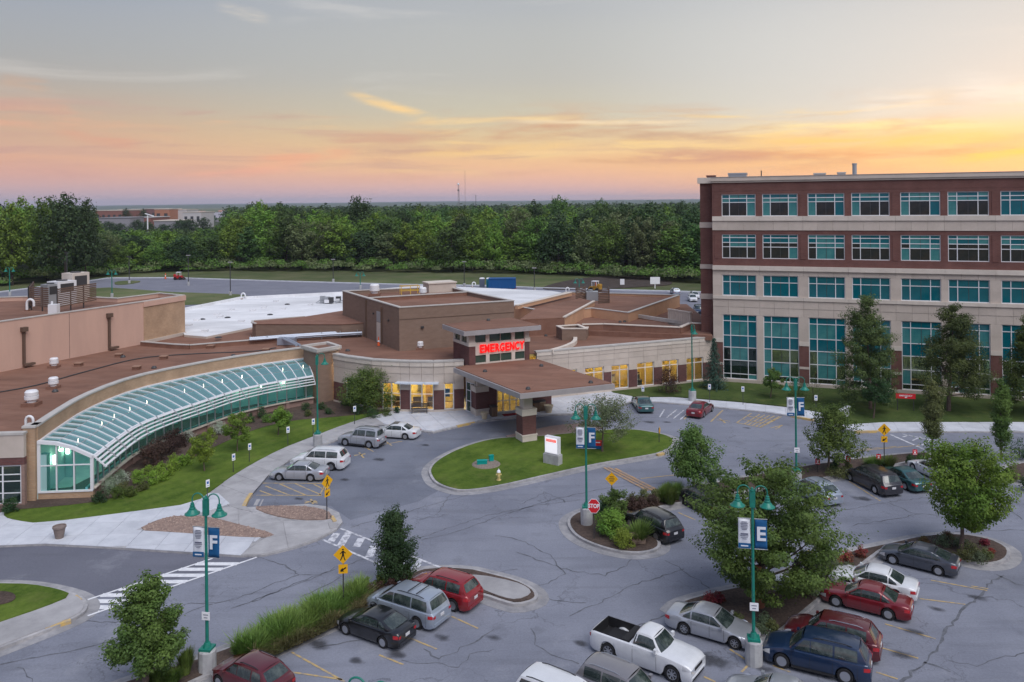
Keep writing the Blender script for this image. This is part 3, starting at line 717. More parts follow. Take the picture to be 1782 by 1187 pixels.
# strip with the tall grass and its end cap
r_strip, strip_poly = island('traffic_island', [(180, 1204), (233, 1185), (375, 1141), (439, 1112), (600, 1048), (719, 999), (744, 991.5), (814, 991.5), (861, 1003), (900, 1013), (928, 1027), (938, 1040), (932, 1050), (900, 1058), (875, 1052), (842, 1040), (790, 1030), (735, 1027), (715, 1031), (589, 1084), (431, 1154), (346, 1187), (300, 1212)], M_mulch, it=1, fname='flower_bed')
g = MB(); g.prism(smooth_poly(PP([(800, 1008), (835, 1006), (895, 1018), (920, 1029), (925, 1040), (900, 1050), (876, 1046), (842, 1033), (815, 1020)]), 1), 0, .20); build(g, 'concrete_pad', M_conc, r_strip)
# left island with lawn and walk
r_left, _ = island('traffic_island', [(-60, 1017), (0, 1018), (52, 1019.6), (103, 1028.7), (140, 1040), (152, 1051), (153, 1062), (143, 1074), (103, 1093), (52, 1113), (0, 1133), (-60, 1157)], M_conc, it=1, fname='walkway')
g = MB(); g.prism(smooth_poly(PP([(-60, 1022), (0, 1022), (52, 1023), (98, 1031), (127, 1042), (77, 1063), (0, 1089), (-60, 1110)]), 1), 0, .22); build(g, 'lawn', M_lawn, r_left)
g = MB(); g.prism(smooth_poly(PP([(-40, 1040), (10, 1036), (30, 1044), (22, 1056), (-20, 1064)]), 2), 0, .26); build(g, 'mulch_ring', M_mulch, r_left)
# big right-hand island
island('traffic_island', [(1168, 1064), (1180, 1052), (1210, 1042), (1262, 1029), (1311, 1021), (1465, 965), (1543, 949), (1605, 935), (1670, 931.5), (1724, 941), (1755, 956), (1760, 968), (1752, 979), (1735, 985), (1709, 986), (1678, 980), (1600, 962), (1560, 957), (1543, 956), (1501, 987.6), (1405.6, 1066.7), (1366.7, 1100), (1343, 1111), (1310, 1104), (1240, 1085)], M_mulch, it=1, fname='flower_bed')
g = MB(); g.prism(PP([(1290, 1008), (1340, 1004), (1385, 1010), (1420, 1022), (1350, 1035)], .0), 0, .21)
dp = struct(g, 'concrete_drain_pad', M_conc_new)
g = MB(); g.lathe([(.42, 0), (.42, .02)], 20, (*P2(1346, 1027), .21)); build(g, 'manhole_cover', mat('cast_iron', (.12, .11, .11), .7, bump=.4), dp)

# right lawn between building and drive
r_rl = empty('right_lawn', (*P2(1400, 690), 0), kind='structure')
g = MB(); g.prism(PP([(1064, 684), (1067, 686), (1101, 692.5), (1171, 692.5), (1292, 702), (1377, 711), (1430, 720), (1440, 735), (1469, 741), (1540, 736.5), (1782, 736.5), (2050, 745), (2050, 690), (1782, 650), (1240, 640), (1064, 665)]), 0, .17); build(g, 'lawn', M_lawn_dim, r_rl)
root4 = empty('pavement', (*P2(1300, 710), 0), kind='structure')
strip_px = [(1101, 693), (1171, 693), (1292, 702.5), (1377, 711.5), (1430, 720), (1440, 735), (1469, 741), (1540, 736.5), (1782, 736.5), (2050, 746), (2050, 768), (1782, 753.5), (1575, 753.5), (1490, 753.5), (1440, 742), (1416, 733), (1377, 726), (1330, 719), (1230, 709), (1150, 702), (1105, 700)]
g = MB(); g.prism(PP(strip_px), 0, .10); build(g, 'kerb', M_kerb, root4)
slabs(root4, offset(PP(strip_px), -.16), .1, .15, M_conc_new, -.3, 1.8, 1.8)

# ------------------------------------------------------------------ painted markings
def marks(name, segs, m, z=.010, wd=.12, parent=None):
    g = MB()
    for s_ in segs:
        a, b = P2(*s_[0:2]), P2(*s_[2:4]); ww = s_[4] if len(s_) > 4 else wd
        g.add(line_strip(a, b, ww, z), [(0, 1, 2, 3)])
    return struct(g, name, m, parent)
cw = [(152.6, 1044, 370, 972, .14), (152.6, 1072, 447, 970, .14)]
marks('crosswalk', cw, M_white_new, .014)
g = MB()
A0, A1, B0, B1 = Vector(P2(152.6, 1044)), Vector(P2(370, 972)), Vector(P2(152.6, 1072)), Vector(P2(447, 970))
def on(a, b, y):  # point on the line ab at pixel row -> uses world lerp
    return None
for k, (ya) in enumerate([1066, 1057, 1046.5, 1036, 1025.5, 1012.5, 1001.5, 991, 981.5]):
    xa = 152.6 + (1044 - ya) / 72 * 217.4; xb = 152.6 + (1072 - ya) / 102 * 294.4
    xa = max(xa, 155)
    a, b = P2(xa, ya), P2(xb, ya); g.add(line_strip(a, b, .38, .010), [(0, 1, 2, 3)])
struct(g, 'crosswalk_bars', M_white_new)
marks('crosswalk', [(592.7, 920, 785, 995, .16), (561.6, 939.5, 722, 1009, .16)], M_white, .014)
g = MB()
for s_ in [(586.5, 928, 575, 943), (606.5, 927, 592.5, 950), (629, 937, 620, 952), (651, 950, 642, 970), (675, 958, 668, 980), (701, 970, 694, 992), (727, 974, 724, 995)]:
    g.add(line_strip(P2(*s_[:2]), P2(*s_[2:]), .45, .010), [(0, 1, 2, 3)])
struct(g, 'crosswalk_bars', M_white)
# right crosswalk
marks('crosswalk', [(1550, 756.5, 1612, 784, .22), (1570, 755.5, 1640, 770, .16), (1583, 757, 1570, 761), (1602, 760.5, 1588, 767), (1622, 766, 1604, 775)], M_white, .012, .14)
# yellow bay hatch, left
hy = [(457, 841, 568, 841.5), (446, 862, 560, 862.5), (452, 854, 474, 862), (462, 846, 504, 862), (486, 842, 532, 862), (514, 842, 560, 862), (546, 843, 562, 851), (568, 841, 556, 862), (610, 766, 650, 786), (560, 792, 600, 808), (668, 766, 682, 776), (660, 775, 700, 768), (530, 872, 553, 876), (530, 876, 550, 871)]
marks('yellow_bay_marking', hy, M_yellow, .012, .12)
marks('wheelchair_symbol_paint', [(532, 873.5, 552, 873.5, .18), (541, 869, 545, 877, .14), (616, 793, 636, 790, .2), (625, 788, 633, 797, .14), (560, 833, 575, 835, .2)], M_yellow, .013)
marks('grey_paint_mark', [(444, 880, 450, 869, .25), (452, 881, 458, 869, .1)], M_conc, .012)
# right hatch and bay lines
rh = [(1282, 736, 1308, 719), (1282, 736, 1324, 744), (1324, 744, 1360, 725)] + [(1288 + 7 * k, 737.2 + 1.2 * k, 1314 + 8.4 * k, 720 + 1.0 * k) for k in range(1, 6)] + [(1292, 730, 1335, 738), (1300, 724, 1348, 732)]
marks('yellow_hatched_bay', rh, M_yellow, .012, .13)
marks('white_hatched_bay', [(1148, 726, 1156, 713), (1160, 727, 1178, 713), (1172, 728.5, 1190, 714), (1184, 730, 1198, 718)], M_white, .012, .13)
marks('yellow_bay_line', [(1190, 730, 1198, 722), (1237, 734, 1258, 714), (1247, 731, 1270, 733), (1252, 728, 1262, 736), (1341, 745, 1362, 740), (1350, 747, 1360, 741)], M_yellow, .012, .15)
# speed bump
g = MB()
for o, (u0, u1) in ((-.36, (0, .92)), (-.05, (.02, 1)), (.26, (.10, .98))):
    a, b = Vector(P2(1058, 813)), Vector(P2(1143, 857)); t = (b - a).normalized(); nn = Vector((-t.y, t.x))
    p, q = a.lerp(b, u0) + nn * o, a.lerp(b, u1) + nn * o
    g.add(line_strip(p, q, .22, .02 + .025 * (1 - abs(o))), [(0, 1, 2, 3)])
struct(g, 'speed_bump_paint', M_orange)
marks('yellow_centre_line', [(1115, 833, 1210, 823, .12), (1470, 787, 1600, 775, .14), (1485, 783, 1560, 777, .1)], M_yellow, .012)
# stall lines of the lots
st = [(425, 1158, 596, 1183), (507, 1135, 600, 1187), (660, 1140, 702, 1157), (786, 1073, 832, 1094), (700, 1105, 760, 1130),
      (1405, 958, 1452, 974) , (1478, 838, 1532, 872), (1440, 858, 1466, 872), (1222, 868, 1262, 884), (1180, 892, 1210, 905), (1690, 1020, 1720, 1025),
      (1620, 1010, 1718, 1028), (1600, 1042, 1680, 1052), (1540, 1086, 1628, 1112), (1535, 1128, 1598, 1146), (1525, 1170, 1562, 1182), (1128, 1105, 1135, 1110), (1270, 1130, 1300, 1150), (1326, 1145, 1345, 1125), (1290, 1170, 1305, 1155), (1345, 1158, 1375, 1170), (1012, 1165, 1035, 1172), (1225, 1178, 1245, 1187)]
marks('yellow_stall_line', st, M_yellow, .012, .10)
# yellow kerb paint
def kerb_paint(segs):
    g = MB()
    for x0, y0, x1, y1 in segs:
        a, b = Vector((*P2(x0, y0), .08)), Vector((*P2(x1, y1), .08)); g.bar(a, b, .24, .17)
    return struct(g, 'yellow_kerb_paint', M_yellow_kerb)
kerb_paint([(424, 884.5, 431, 870), (431, 870, 437, 862)]); kerb_paint([(577, 902, 583, 911)]); kerb_paint([(130, 1042, 139, 1050)]); kerb_paint([(78, 1098, 123, 1084)])
kerb_paint([(568, 855, 572, 845)]); kerb_paint([(795, 744, 826, 737)]); kerb_paint([(1377, 726, 1416, 733)]); kerb_paint([(1487, 753.5, 1540, 752.5)]); kerb_paint([(1144, 794, 1155, 791)])
# traced long cracks with tar
M_tar = mat('crack', (.085, .09, .105), .8, (.16, .17, .20), 2.5)
def cracks(lines, wd=.06):
    g = MB(); rg = random.Random(3)
    for ln in lines:
        pts = resample([Vector((*P2(x, y), .007)) for x, y in ln], step=.35)
        pts = [p + Vector((rg.uniform(-.10, .10), rg.uniform(-.10, .10), 0)) for p in pts]
        pre = None
        for i, p in enumerate(pts):
            t = (pts[min(i + 1, len(pts) - 1)] - pts[max(0, i - 1)]).normalized(); nn = Vector((-t.y, t.x, 0)) * wd * rg.uniform(.25, 1.0)
            cur = (p - nn, p + nn)
            if pre: g.quad(pre[0], cur[0], cur[1], pre[1])
            pre = cur
    o = build(g, 'pavement_cracks', M_tar); o['kind'] = 'stuff'; return o
cracks([[(1570, 1187), (1600, 1160), (1625, 1135), (1645, 1100), (1670, 1066), (1695, 1045), (1715, 1025), (1733, 1005), (1745, 1001)], [(1733, 1000), (1755, 1010), (1782, 1020)], [(1715, 1026), (1696, 1023)], [(1612, 1153), (1655, 1168)]], .085)
cracks([[(0, 1056 + 10), (180, 1110 - 25), (250, 1074), (300, 1053), (400, 1047), (470, 1018), (520, 1000)], [(440, 1047), (520, 1012), (600, 985), (700, 945), (850, 897), (930, 880), (1010, 870)],
        [(400, 1060), (470, 1035), (560, 1000)], [(0, 1155), (90, 1140), (160, 1125), (250, 1095), (370, 1050)], [(610, 917), (700, 893), (800, 865), (900, 840), (1040, 815)],
        [(733, 940), (800, 925), (850, 905), (960, 870), (1050, 850), (1180, 838)], [(905, 878), (950, 856), (985, 874)], [(860, 932), (900, 938), (960, 968), (982, 1000), (960, 1012), (900, 1030)],
        [(900, 962), (940, 975), (980, 990), (1050, 1002), (1090, 985), (1098, 972)], [(990, 1072), (1040, 1050), (1100, 1018), (1160, 1000), (1190, 990)], [(995, 1174), (1040, 1145), (1100, 1095), (1170, 1063)],
        [(1160, 975), (1200, 1000), (1240, 1026), (1300, 1035)], [(940, 1040), (990, 1048), (1020, 1050)], [(925, 1095), (930, 1120), (960, 1140), (1010, 1155)], [(540, 1128), (640, 1110)],
        [(1430, 895), (1500, 882), (1560, 872), (1620, 865)], [(1550, 876), (1590, 893), (1640, 898)], [(1480, 915), (1600, 895)], [(1660, 925), (1782, 922)], [(1750, 880), (1765, 895), (1782, 905)],
        [(740, 1128), (750, 1140), (765, 1148), (800, 1130), (860, 1096)], [(440, 968), (500, 985), (520, 1000), (560, 1000), (590, 985), (600, 998), (570, 1020), (520, 1040)]], .05)
cracks([[(0, 980 + 30), (60, 1000)], [(1650, 1150), (1700, 1158), (1782, 1135)], [(30, 1160), (45, 1175), (60, 1187)], [(700, 1150), (800, 1160), (820, 1140), (860, 1130)], [(820, 985), (850, 1000), (900, 990)], [(730, 905), (760, 895), (790, 850)]], .03)
# oil stains
M_oil = mat('oil_stain', (.10, .105, .13), .6, (.17, .175, .21), 1.2)

ms_ = bpy.data.materials.new('oil_stain_soft'); nt2, N2, L2, b2 = nodes_of(ms_)
b2.inputs['Base Color'].default_value = (.05, .05, .058, 1); b2.inputs['Roughness'].default_value = .6
tc2 = N2.new('ShaderNodeTexCoord'); ln_ = N2.new('ShaderNodeVectorMath'); ln_.operation = 'LENGTH'; L2.new(tc2.outputs['Object'], ln_.inputs[0])
nz2 = N2.new('ShaderNodeTexNoise'); nz2.inputs['Scale'].default_value = 2.2; nz2.inputs['Detail'].default_value = 6; gg2 = N2.new('ShaderNodeNewGeometry'); L2.new(gg2.outputs['Position'], nz2.inputs[0])
ad2 = N2.new('ShaderNodeMath'); ad2.operation = 'MULTIPLY_ADD'; L2.new(nz2.outputs[0], ad2.inputs[0]); ad2.inputs[1].default_value = -1.1; ad2.inputs[2].default_value = .55
sm2 = N2.new('ShaderNodeMath'); sm2.operation = 'ADD'; L2.new(ln_.outputs['Value'], sm2.inputs[0]); L2.new(ad2.outputs[0], sm2.inputs[1])
mr2 = N2.new('ShaderNodeMapRange'); mr2.interpolation_type = 'SMOOTHSTEP'; L2.new(sm2.outputs[0], mr2.inputs[0]); mr2.inputs[1].default_value = .95; mr2.inputs[2].default_value = .1; mr2.inputs[4].default_value = .62
L2.new(mr2.outputs[0], b2.inputs['Alpha'])
_disc = MB(); _disc.poly([(math.cos(2 * PI * k / 20), math.sin(2 * PI * k / 20), 0) for k in range(20)]); _disc.use(ms_); _dm = _disc.mesh('oil_stain')
for k, (x, y, s_) in enumerate([(555, 1122, .9), (480, 1165, 1.0), (620, 1150, .5), (1240, 1150, 1.2), (1500, 868, .9), (1440, 868, .9), (1280, 900, .8), (1175, 925, .6), (1700, 1040, .6), (1630, 1060, .5), (1590, 1100, .6), (1570, 1140, .7), (770, 1110, .6), (690, 1140, .7), (520, 868, .5), (1300, 745, .5), (1130, 735, .8), (1160, 735, .6), (740, 775, .6), (660, 800, .8), (600, 835, .6), (1330, 1165, .6), (1010, 1120, .5), (860, 1110, .5)]):
    o = link('oil_stain', _dm, None, (*P2(x, y), .016 + .0006 * k)); o.scale = (s_, s_ * .62, 1); o.rotation_euler = (0, 0, -.5); o['kind'] = 'structure'
# ================================================================== buildings
class Frame:
    """vertical plane through two ground points; local x runs along it, local y into the building"""
    def __init__(s, a, b):
        s.a = Vector((a[0], a[1], 0)); d = Vector((b[0], b[1], 0)) - s.a; s.len = d.length; s.rz = math.atan2(d.y, d.x)
        s.u = d.normalized(); s.n = Vector((-s.u.y, s.u.x, 0))
    def uz(s, px, py):
        d = ray(px, py); o = Vector((0, 0, HC)); t = (s.a - o).dot(s.n) / d.dot(s.n); q = o + d * t
        return (q - s.a).dot(s.u), q.z
    def w(s, x, y, z=0): p = s.a + s.u * x + s.n * y; return (p.x, p.y, z)
_meshcache = {}
def boxmesh(w_, d_, h_, m):
    k = (round(w_, 3), round(d_, 3), round(h_, 3), m.name)
    if k not in _meshcache:
        g = MB(); g.use(m); g.box(0, w_, 0, d_, 0, h_); _meshcache[k] = g.mesh('box_piece')
    return _meshcache[k]
def piece(name, parent, x0, x1, y0, y1, z0, z1, m, off=(0, 0, 0)):
    """a box part in the parent's own frame, mesh shared between alike pieces"""
    o = link(name, boxmesh(x1 - x0, y1 - y0, z1 - z0, m), parent, (x0 + off[0], y0 + off[1], z0 + off[2])); WM[o.name] = WM[parent.name]; return o

# ---------------- office building on the right
F1 = Frame(P2(1240, 665), P2(1742, 698))
OB = empty('office_building', F1.a, F1.rz, 'five storey red brick and stone office building with rows of teal windows', 'office building')
BAYS = [(1.15, 4.71), (5.39, 8.98), (9.97, 13.56), (14.22, 17.83), (18.82, 22.45), (23.09, 26.72), (27.7, 31.3), (32.0, 35.6), (36.6, 40.2)]
SE = 41.4
def loc(mb, name, m, parent, smooth=None): return build(mb, name, m, parent, smooth, world=False)
g = MB(); g.box(.16, SE, .55, 20, 0, 21.85); loc(g, 'core_wall', M_brick_office, OB)
g = MB(); g.box(.0, SE + .1, -.22, 20.3, 22.05, 22.45); g.box(.06, SE, -.1, 20.2, 21.86, 22.05); loc(g, 'cornice', M_stone, OB)
g = MB(); g.box(-.02, SE + .12, -.26, 20.34, 22.452, 22.50); loc(g, 'coping', M_fascia, OB)
g = MB(); g.box(-1.35, .13, 1.7, 20, 0, 21.85); loc(g, 'corner_wall', M_brick_office, OB)
g = MB(); g.box(-1.6, -.003, 1.45, 20.4, 21.86, 22.5); loc(g, 'cornice', M_stone_lt, OB)
for z0, z1 in ((16.9, 17.5), (12.3, 12.8), (8.9, 9.5), (3.6, 4.2)):
    g = MB(); g.box(-1.42, .135, 1.62, 20, z0, z1); loc(g, 'stone_band', M_stone, OB)
def stone_run(z0, z1, y0=.0, x0=.14, x1=SE, m=None, cuts=None, name='stone_panel'):
    cs = cuts or ([x0] + [.5 * (BAYS[i][1] + BAYS[i + 1][0]) for i in range(len(BAYS) - 1)] + [x1])
    cc = []
    for a, b in zip(cs, cs[1:]):
        cc += [(a + (b - a) * k / 3, a + (b - a) * (k + 1) / 3) for k in range(3)] if (b - a) > 3 and z1 - z0 > .5 else [(a, b)]
    for a, b in cc: piece(name, OB, a + .008, b - .008, y0, .545, z0 + .004, z1 - .004, m or M_stone)
stone_run(0, .5, -.06)
stone_run(7.5, 8.35); stone_run(8.35, 9.2, -.03); stone_run(9.2, 9.56, -.14, m=M_stone_lt)
stone_run(11.84, 12.36); stone_run(12.36, 12.84, -.2, m=M_stone_lt)
stone_run(16.68, 17.7, -.03); stone_run(17.7, 18.2, -.14, m=M_stone_lt)
for z0, z1 in ((12.84, 13.62), (16.24, 16.68), (20.59, 21.86)):
    g = MB(); g.box(.14, SE, .04, .545, z0, z1); loc(g, 'brick_band', M_brick_office, OB)
g = MB(); g.box(.2, SE, .02, .4, 20.95, 21.03); loc(g, 'brick_course', M_brick_office, OB)
piers = [(.14, BAYS[0][0])] + [(BAYS[i][1], BAYS[i + 1][0]) for i in range(len(BAYS) - 1)] + [(BAYS[-1][1], SE)]
for i, (a, b) in enumerate(piers):
    wide = i % 2 == 0
    for z0, z1 in ((18.2, 20.59), (13.62, 16.24)):
        g = MB(); g.box(a, b, .04, .545, z0, z1)
        if wide: g.box(a + .22, b - .22, -.0, .039, z0, z1)
        loc(g, 'brick_pier', M_brick_office, OB)
    for z0, z1 in ((9.56, 10.7), (10.7, 11.84)): piece('stone_pier_block', OB, a, b, .0, .545, z0 + .004, z1 - .004, M_stone)
    if wide:
        for z0, z1 in ((4.9, 6.2), (6.2, 7.5)): piece('stone_pier_block', OB, a, b, 0, .545, z0 + .004, z1 - .004, M_stone)
        piece('stone_pier_block', OB, a - .0, b + .0, -.05, .545, 4.45, 4.896, M_stone_lt)
        for z0, z1 in ((.5, 2.0), (2.25, 4.45)): piece('brick_pier', OB, a, b, .0, .545, z0 + .002, z1, M_brick_office)
        piece('stone_pier_block', OB, a, b, -.04, .545, 2.004, 2.246, M_stone)
    else:
        for k in range(4): piece('stone_pier_block', OB, a, b, 0, .545, .5 + 1.75 * k + .004, .5 + 1.75 * (k + 1) - .004, M_stone)
FRW = .075
rg = random.Random(21)
def window(parent, x0, x1, z0, z1, vs, hs, pick, y=.12, fm=None, yb=.0, mid=True, fw=FRW, panes=True):
    """frame mesh plus its panes"""
    W, H = x1 - x0, z1 - z0; g = MB(); h = fw / 2
    vv = [0] + list(vs) + [1]; hh = [0] + list(hs) + [1]      # hs from the top
    for i, f in enumerate(vv):
        c = f * W; c = min(max(c, h), W - h); g.box(c - h, c + h, 0, .09, 0, H)
    for i, f in enumerate(hh):
        c = H - f * H; c = min(max(c, h), H - h)
        for a, b in zip(vv, vv[1:]):
            g.box(max(a * W, 0) + h + (h if a == 0 else 0), b * W - h - (h if b == 1 else 0), .005, .08, c - h, c + h)
    g.use(fm or M_wmetal)
    g2 = g
    o = link('window', g.mesh('window_frame'), parent, (x0, y, z0)); WM[o.name] = WM[parent.name] @ Matrix.Translation((x0, y, z0))
    if mid:
        q = MB(); q.box(W * .5 - .02, W * .5 + .02, .03, .075, fw, H - fw); m_ = link('mullion', q.mesh('mullion'), o); q.use(M_dmetal)
        m_.data.materials.append(M_dmetal)
    if panes:
        for j in range(len(hh) - 1):
            for i in range(len(vv) - 1):
                m = pick(i, j)
                if m is None: continue
                a, b = vv[i] * W + h, vv[i + 1] * W - h; c, d = H - hh[j + 1] * H + h, H - hh[j] * H - h
                if i == 0: a += h
                if i == len(vv) - 2: b -= h
                link('pane', boxmesh(b - a, .02, d - c, m), o, (a, .045, c))
    return o
_wm_fix = MB.mesh
# ceilings and rooms inside the ground floor of the office building
for bi, (a, b) in enumerate(BAYS[:7]):
    def pk5(i, j): return [M_teal, M_teal_lt, M_teal][rg.randrange(3)] if j < 2 else (M_teal_dk if (i == 1 and rg.random() < .6) else rg.choice([M_teal_lt, M_teal_lt, M_teal, M_teal_dk]))
    def pk4(i, j): return rg.choice([M_teal, M_teal, M_teal_lt]) if j < 2 else rg.choice([M_teal_lt, M_teal_lt, M_teal_dk]) if j == 2 else rg.choice([M_teal_dk, M_teal_dk, M_teal_lt])
    def pk3(i, j): return rg.choice([M_teal, M_teal, M_teal, M_teal])
    def pk1(i, j):
        if j == 1: return rg.choice([M_teal_lt, M_teal_lt, M_teal])
        return M_teal if j < 3 else (rg.choice([M_officeclear, M_officeclear, M_teal_lt]) if j == 3 else rg.choice([M_officeclear, M_officeclear, M_officeclear, M_teal_lt]))
    window(OB, a, b, 18.2, 20.59, (.23, .74), (.19, .37), pk5)
    window(OB, a, b, 13.62, 16.24, (.23, .74), (.14, .34, .52), pk4)
    window(OB, a, b, 9.56, 11.84, (.23, .74), (.34,), pk3)
    window(OB, a, b, .5, 7.5, (.23, .74), (.10, .326, .51, .71, .92), pk1)
    for z0, z1 in ((18.2, 20.59), (13.62, 16.24), (9.56, 11.84)): pass
for (a, b) in BAYS[7:]:
    for z0, z1 in ((18.2, 20.59), (13.62, 16.24), (9.56, 11.84), (.5, 7.5)): window(OB, a, b, z0, z1, (.23, .74), (.34,), lambda i, j: M_teal)
# cut the ground floor rooms out of the core: the core stands behind them
OB.children[0].data.materials  # noqa
core = [c for c in OB.children if c.name.startswith('core_wall')][0]
g = MB(); g.box(.16, SE, .56, 20, 4.3, 21.85); g.box(.16, SE, 4.6, 20, 0, 4.3); g.box(.16, .4, .56, 4.6, 0, 4.3); g.use(M_brick_office); core.data = g.mesh('core_wall')
g = MB(); g.box(.4, SE, .56, 4.6, 0, .12); loc(g, 'room_floor', M_yfloor, OB)
g = MB(); g.box(.4, SE, 4.45, 4.59, .12, 4.29); loc(g, 'room_wall', mat('office_room_wall', (.30, .25, .15), .8, (.20, .20, .17), .3, coord='obj'), OB)
g = MB(); g.box(.4, SE, .57, 4.45, 4.2, 4.29); loc(g, 'room_ceiling', mat('office_ceiling', (.55, .5, .38), .8), OB)
for i in range(1, 7):
    for k in range(3): piece('ceiling_light', OB, BAYS[i][0] + .3 + 1.25 * k, BAYS[i][0] + .85 + 1.25 * k, 1.6, 2.3, 4.14, 4.19, M_lamp)
for i in range(7):
    piece('room_partition', OB, BAYS[i][1] + .2, BAYS[i][1] + .35, .8, 4.4, .13, 4.15, mat('office_partition', (.12, .14, .15), .7))
    piece('reception_desk', OB, BAYS[i][0] + .6, BAYS[i][0] + 2.4, 2.2, 3.0, .125, 1.1, mat('desk_wood', (.20, .09, .04), .6))
# roof equipment of the office building
def roofthing(name, label, cat, px, pytop, pybot, z, wpx, dpt, m, shape='box', group=None):
    q = P(px, pybot, z); k = FPX / q.y; h = (pybot - pytop) / k; wd = wpx / k; g = MB()
    if shape == 'box':
        g.box(q.x - wd / 2, q.x + wd / 2, q.y, q.y + dpt, z, z + h * .8); g.box(q.x - wd * .53, q.x + wd * .53, q.y - .05, q.y + dpt + .05, z + h * .8, z + h)
    elif shape == 'cyl':
        r = wd / 2; g.lathe([(r * .8, 0), (r * .8, h * .75), (r * 1.05, h * .75), (r * 1.05, h * .92), (r * .6, h)], 16, (q.x, q.y + r, z))
    elif shape == 'pipe':
        r = wd / 2; g.lathe([(r, 0), (r, h * .93), (r * 1.2, h * .93), (r * 1.2, h)], 12, (q.x, q.y + r, z))
    return tag(build(g, name, m), label, cat, group)
ZR = 22.3
def ob_roof(name, label, cat, x, d, w_, dp, h, m, cyl=False):
    c = Vector(F1.w(x, d)); g = MB()
    if cyl: g.lathe([(w_ / 2, 0), (w_ / 2, h * .9), (w_ * .56, h * .92), (w_ * .56, h)], 14, (c.x, c.y, 21.86))
    else:
        Mx = Matrix.Translation((c.x, c.y, 21.86)) @ Matrix.Rotation(F1.rz, 4, 'Z'); g.box(-w_ / 2, w_ / 2, 0, dp, 0, h * .85, Mx); g.box(-w_ / 2 - .06, w_ / 2 + .06, -.05, dp + .05, h * .85, h, Mx)
    return tag(build(g, name, m), label, cat)
ob_roof('exhaust_stack', 'tall grey exhaust stack rising above the office building roof edge', 'chimney', 14.8, 4, .45, 0, 1.95, M_gmetal, True)
ob_roof('air_handler', 'dark air handling unit at the left end of the office roof', 'roof unit', 2.4, 6, 2.0, 2, 1.25, M_gmetal)
ob_roof('vent_pipe', 'thin dark vent pipe standing up from the office roof', 'pipe', 5.2, 3, .12, 0, 1.35, M_dmetal, True)
ob_roof('roof_hatch', 'low pale roof box left of the exhaust stack on the office roof', 'roof unit', 11.3, 5, 1.2, 1.2, 1.02, M_coping)
ob_roof('roof_hatch', 'low pale roof box close beside the exhaust stack on the office roof', 'roof unit', 13.6, 6, .8, 1, 1.1, M_coping)
ob_roof('corner_hatch', 'flat brown box on the set back corner of the office roof', 'roof unit', -.5, 5, .9, 1.2, 1.0, M_brick_office)

# ---------------- generic flat roofed block
def block(parent, px, zt, zb, wallm, roofm=None, para=.35, cop=M_coping, world=None, copw=.34, names=('wall', 'roof', 'parapet', 'coping'), edges=None):
    p = world or PP(px, zt)
    if area(p) < 0: p = p[::-1]
    g = MB(); g.prism(p, zb, zt - para); build(g, names[0], wallm, parent)
    g = MB(); g.prism(offset(p, -.02), zt - para, zt - para + .02); build(g, names[1], roofm or M_roof, parent)
    n = len(p); ins = offset(p, -.28); g = MB()
    for i in range(n):
        if edges is not None and i not in edges: continue
        a, b, c, d = p[i], p[(i + 1) % n], ins[(i + 1) % n], ins[i]
        g.add([(a[0], a[1], zt - para), (b[0], b[1], zt - para), (c[0], c[1], zt - para), (d[0], d[1], zt - para), (a[0], a[1], zt), (b[0], b[1], zt), (c[0], c[1], zt), (d[0], d[1], zt)],
              [(0, 1, 5, 4), (1, 2, 6, 5), (2, 3, 7, 6), (3, 0, 4, 7), (4, 5, 6, 7)])
    if g.v: build(g, names[2], wallm, parent)
    o2, i2 = offset(p, .05), offset(p, -.05 - copw + .05); g = MB()
    for i in range(n):
        if edges is not None and i not in edges: continue
        a, b, c, d = o2[i], o2[(i + 1) % n], i2[(i + 1) % n], i2[i]
        g.add([(a[0], a[1], zt + .003), (b[0], b[1], zt + .003), (c[0], c[1], zt + .003), (d[0], d[1], zt + .003), (a[0], a[1], zt + .1), (b[0], b[1], zt + .1), (c[0], c[1], zt + .1), (d[0], d[1], zt + .1)],
              [(0, 1, 5, 4), (1, 2, 6, 5), (2, 3, 7, 6), (3, 0, 4, 7), (4, 5, 6, 7), (3, 2, 1, 0)])
    if g.v and cop: build(g, names[3], cop, parent)
    return p

# ---------------- main hospital body
GI = crom([(-32.25, 53.9), (-32.9, 57.5), (-33.5, 62.6), (-32.8, 68.9), (-29.9, 74.1), (-26.0, 78.7), (-21.6, 82.2)], 8)
GO = crom([(-28.7, 54.2), (-29.15, 58.2), (-29.3, 61.8), (-28.6, 65.0), (-27.4, 68.3), (-25.6, 72.8), (-23.2, 76.1), (-19.7, 79.2)], 8)
HB = empty('hospital_building', (-10, 90, 0), 0, 'low brown roofed hospital building behind the entrance, with curved pale stone front', 'building')
ytop = [(576, 614), (627.5, 623), (691, 627), (754, 628), (807, 625.6)]
def cw_pt(x):
    for (a, ya), (b, yb) in zip(ytop, ytop[1:]):
        if a <= x <= b or (b == 807 and x > b):
            f = (x - a) / (b - a); f = f if x <= 807 else 1; f2 = f; return Vector((*P2(x, ya + (yb - ya) * f2, 5.0),))
cpx = [576, 597, 644, 660, 694.5, 711.4, 751.4, 768, 787, 812]
_c = [P2(x, y, 5.0) for x, y in ytop]
_cr_ = crom(_c, 12)
def cpt(x):  # point of the smoothed curve nearest to image column x
    best = min(_cr_, key=lambda q: abs(891 + FPX * q.x / q.y - x)); return best
cp = [cpt(x) for x in cpx]
wing0, wing1 = Vector((2.3, 79.95)), Vector((23.4, 88.25))
roof_poly = [tuple(p) for p in GI[::-1]][1:] 
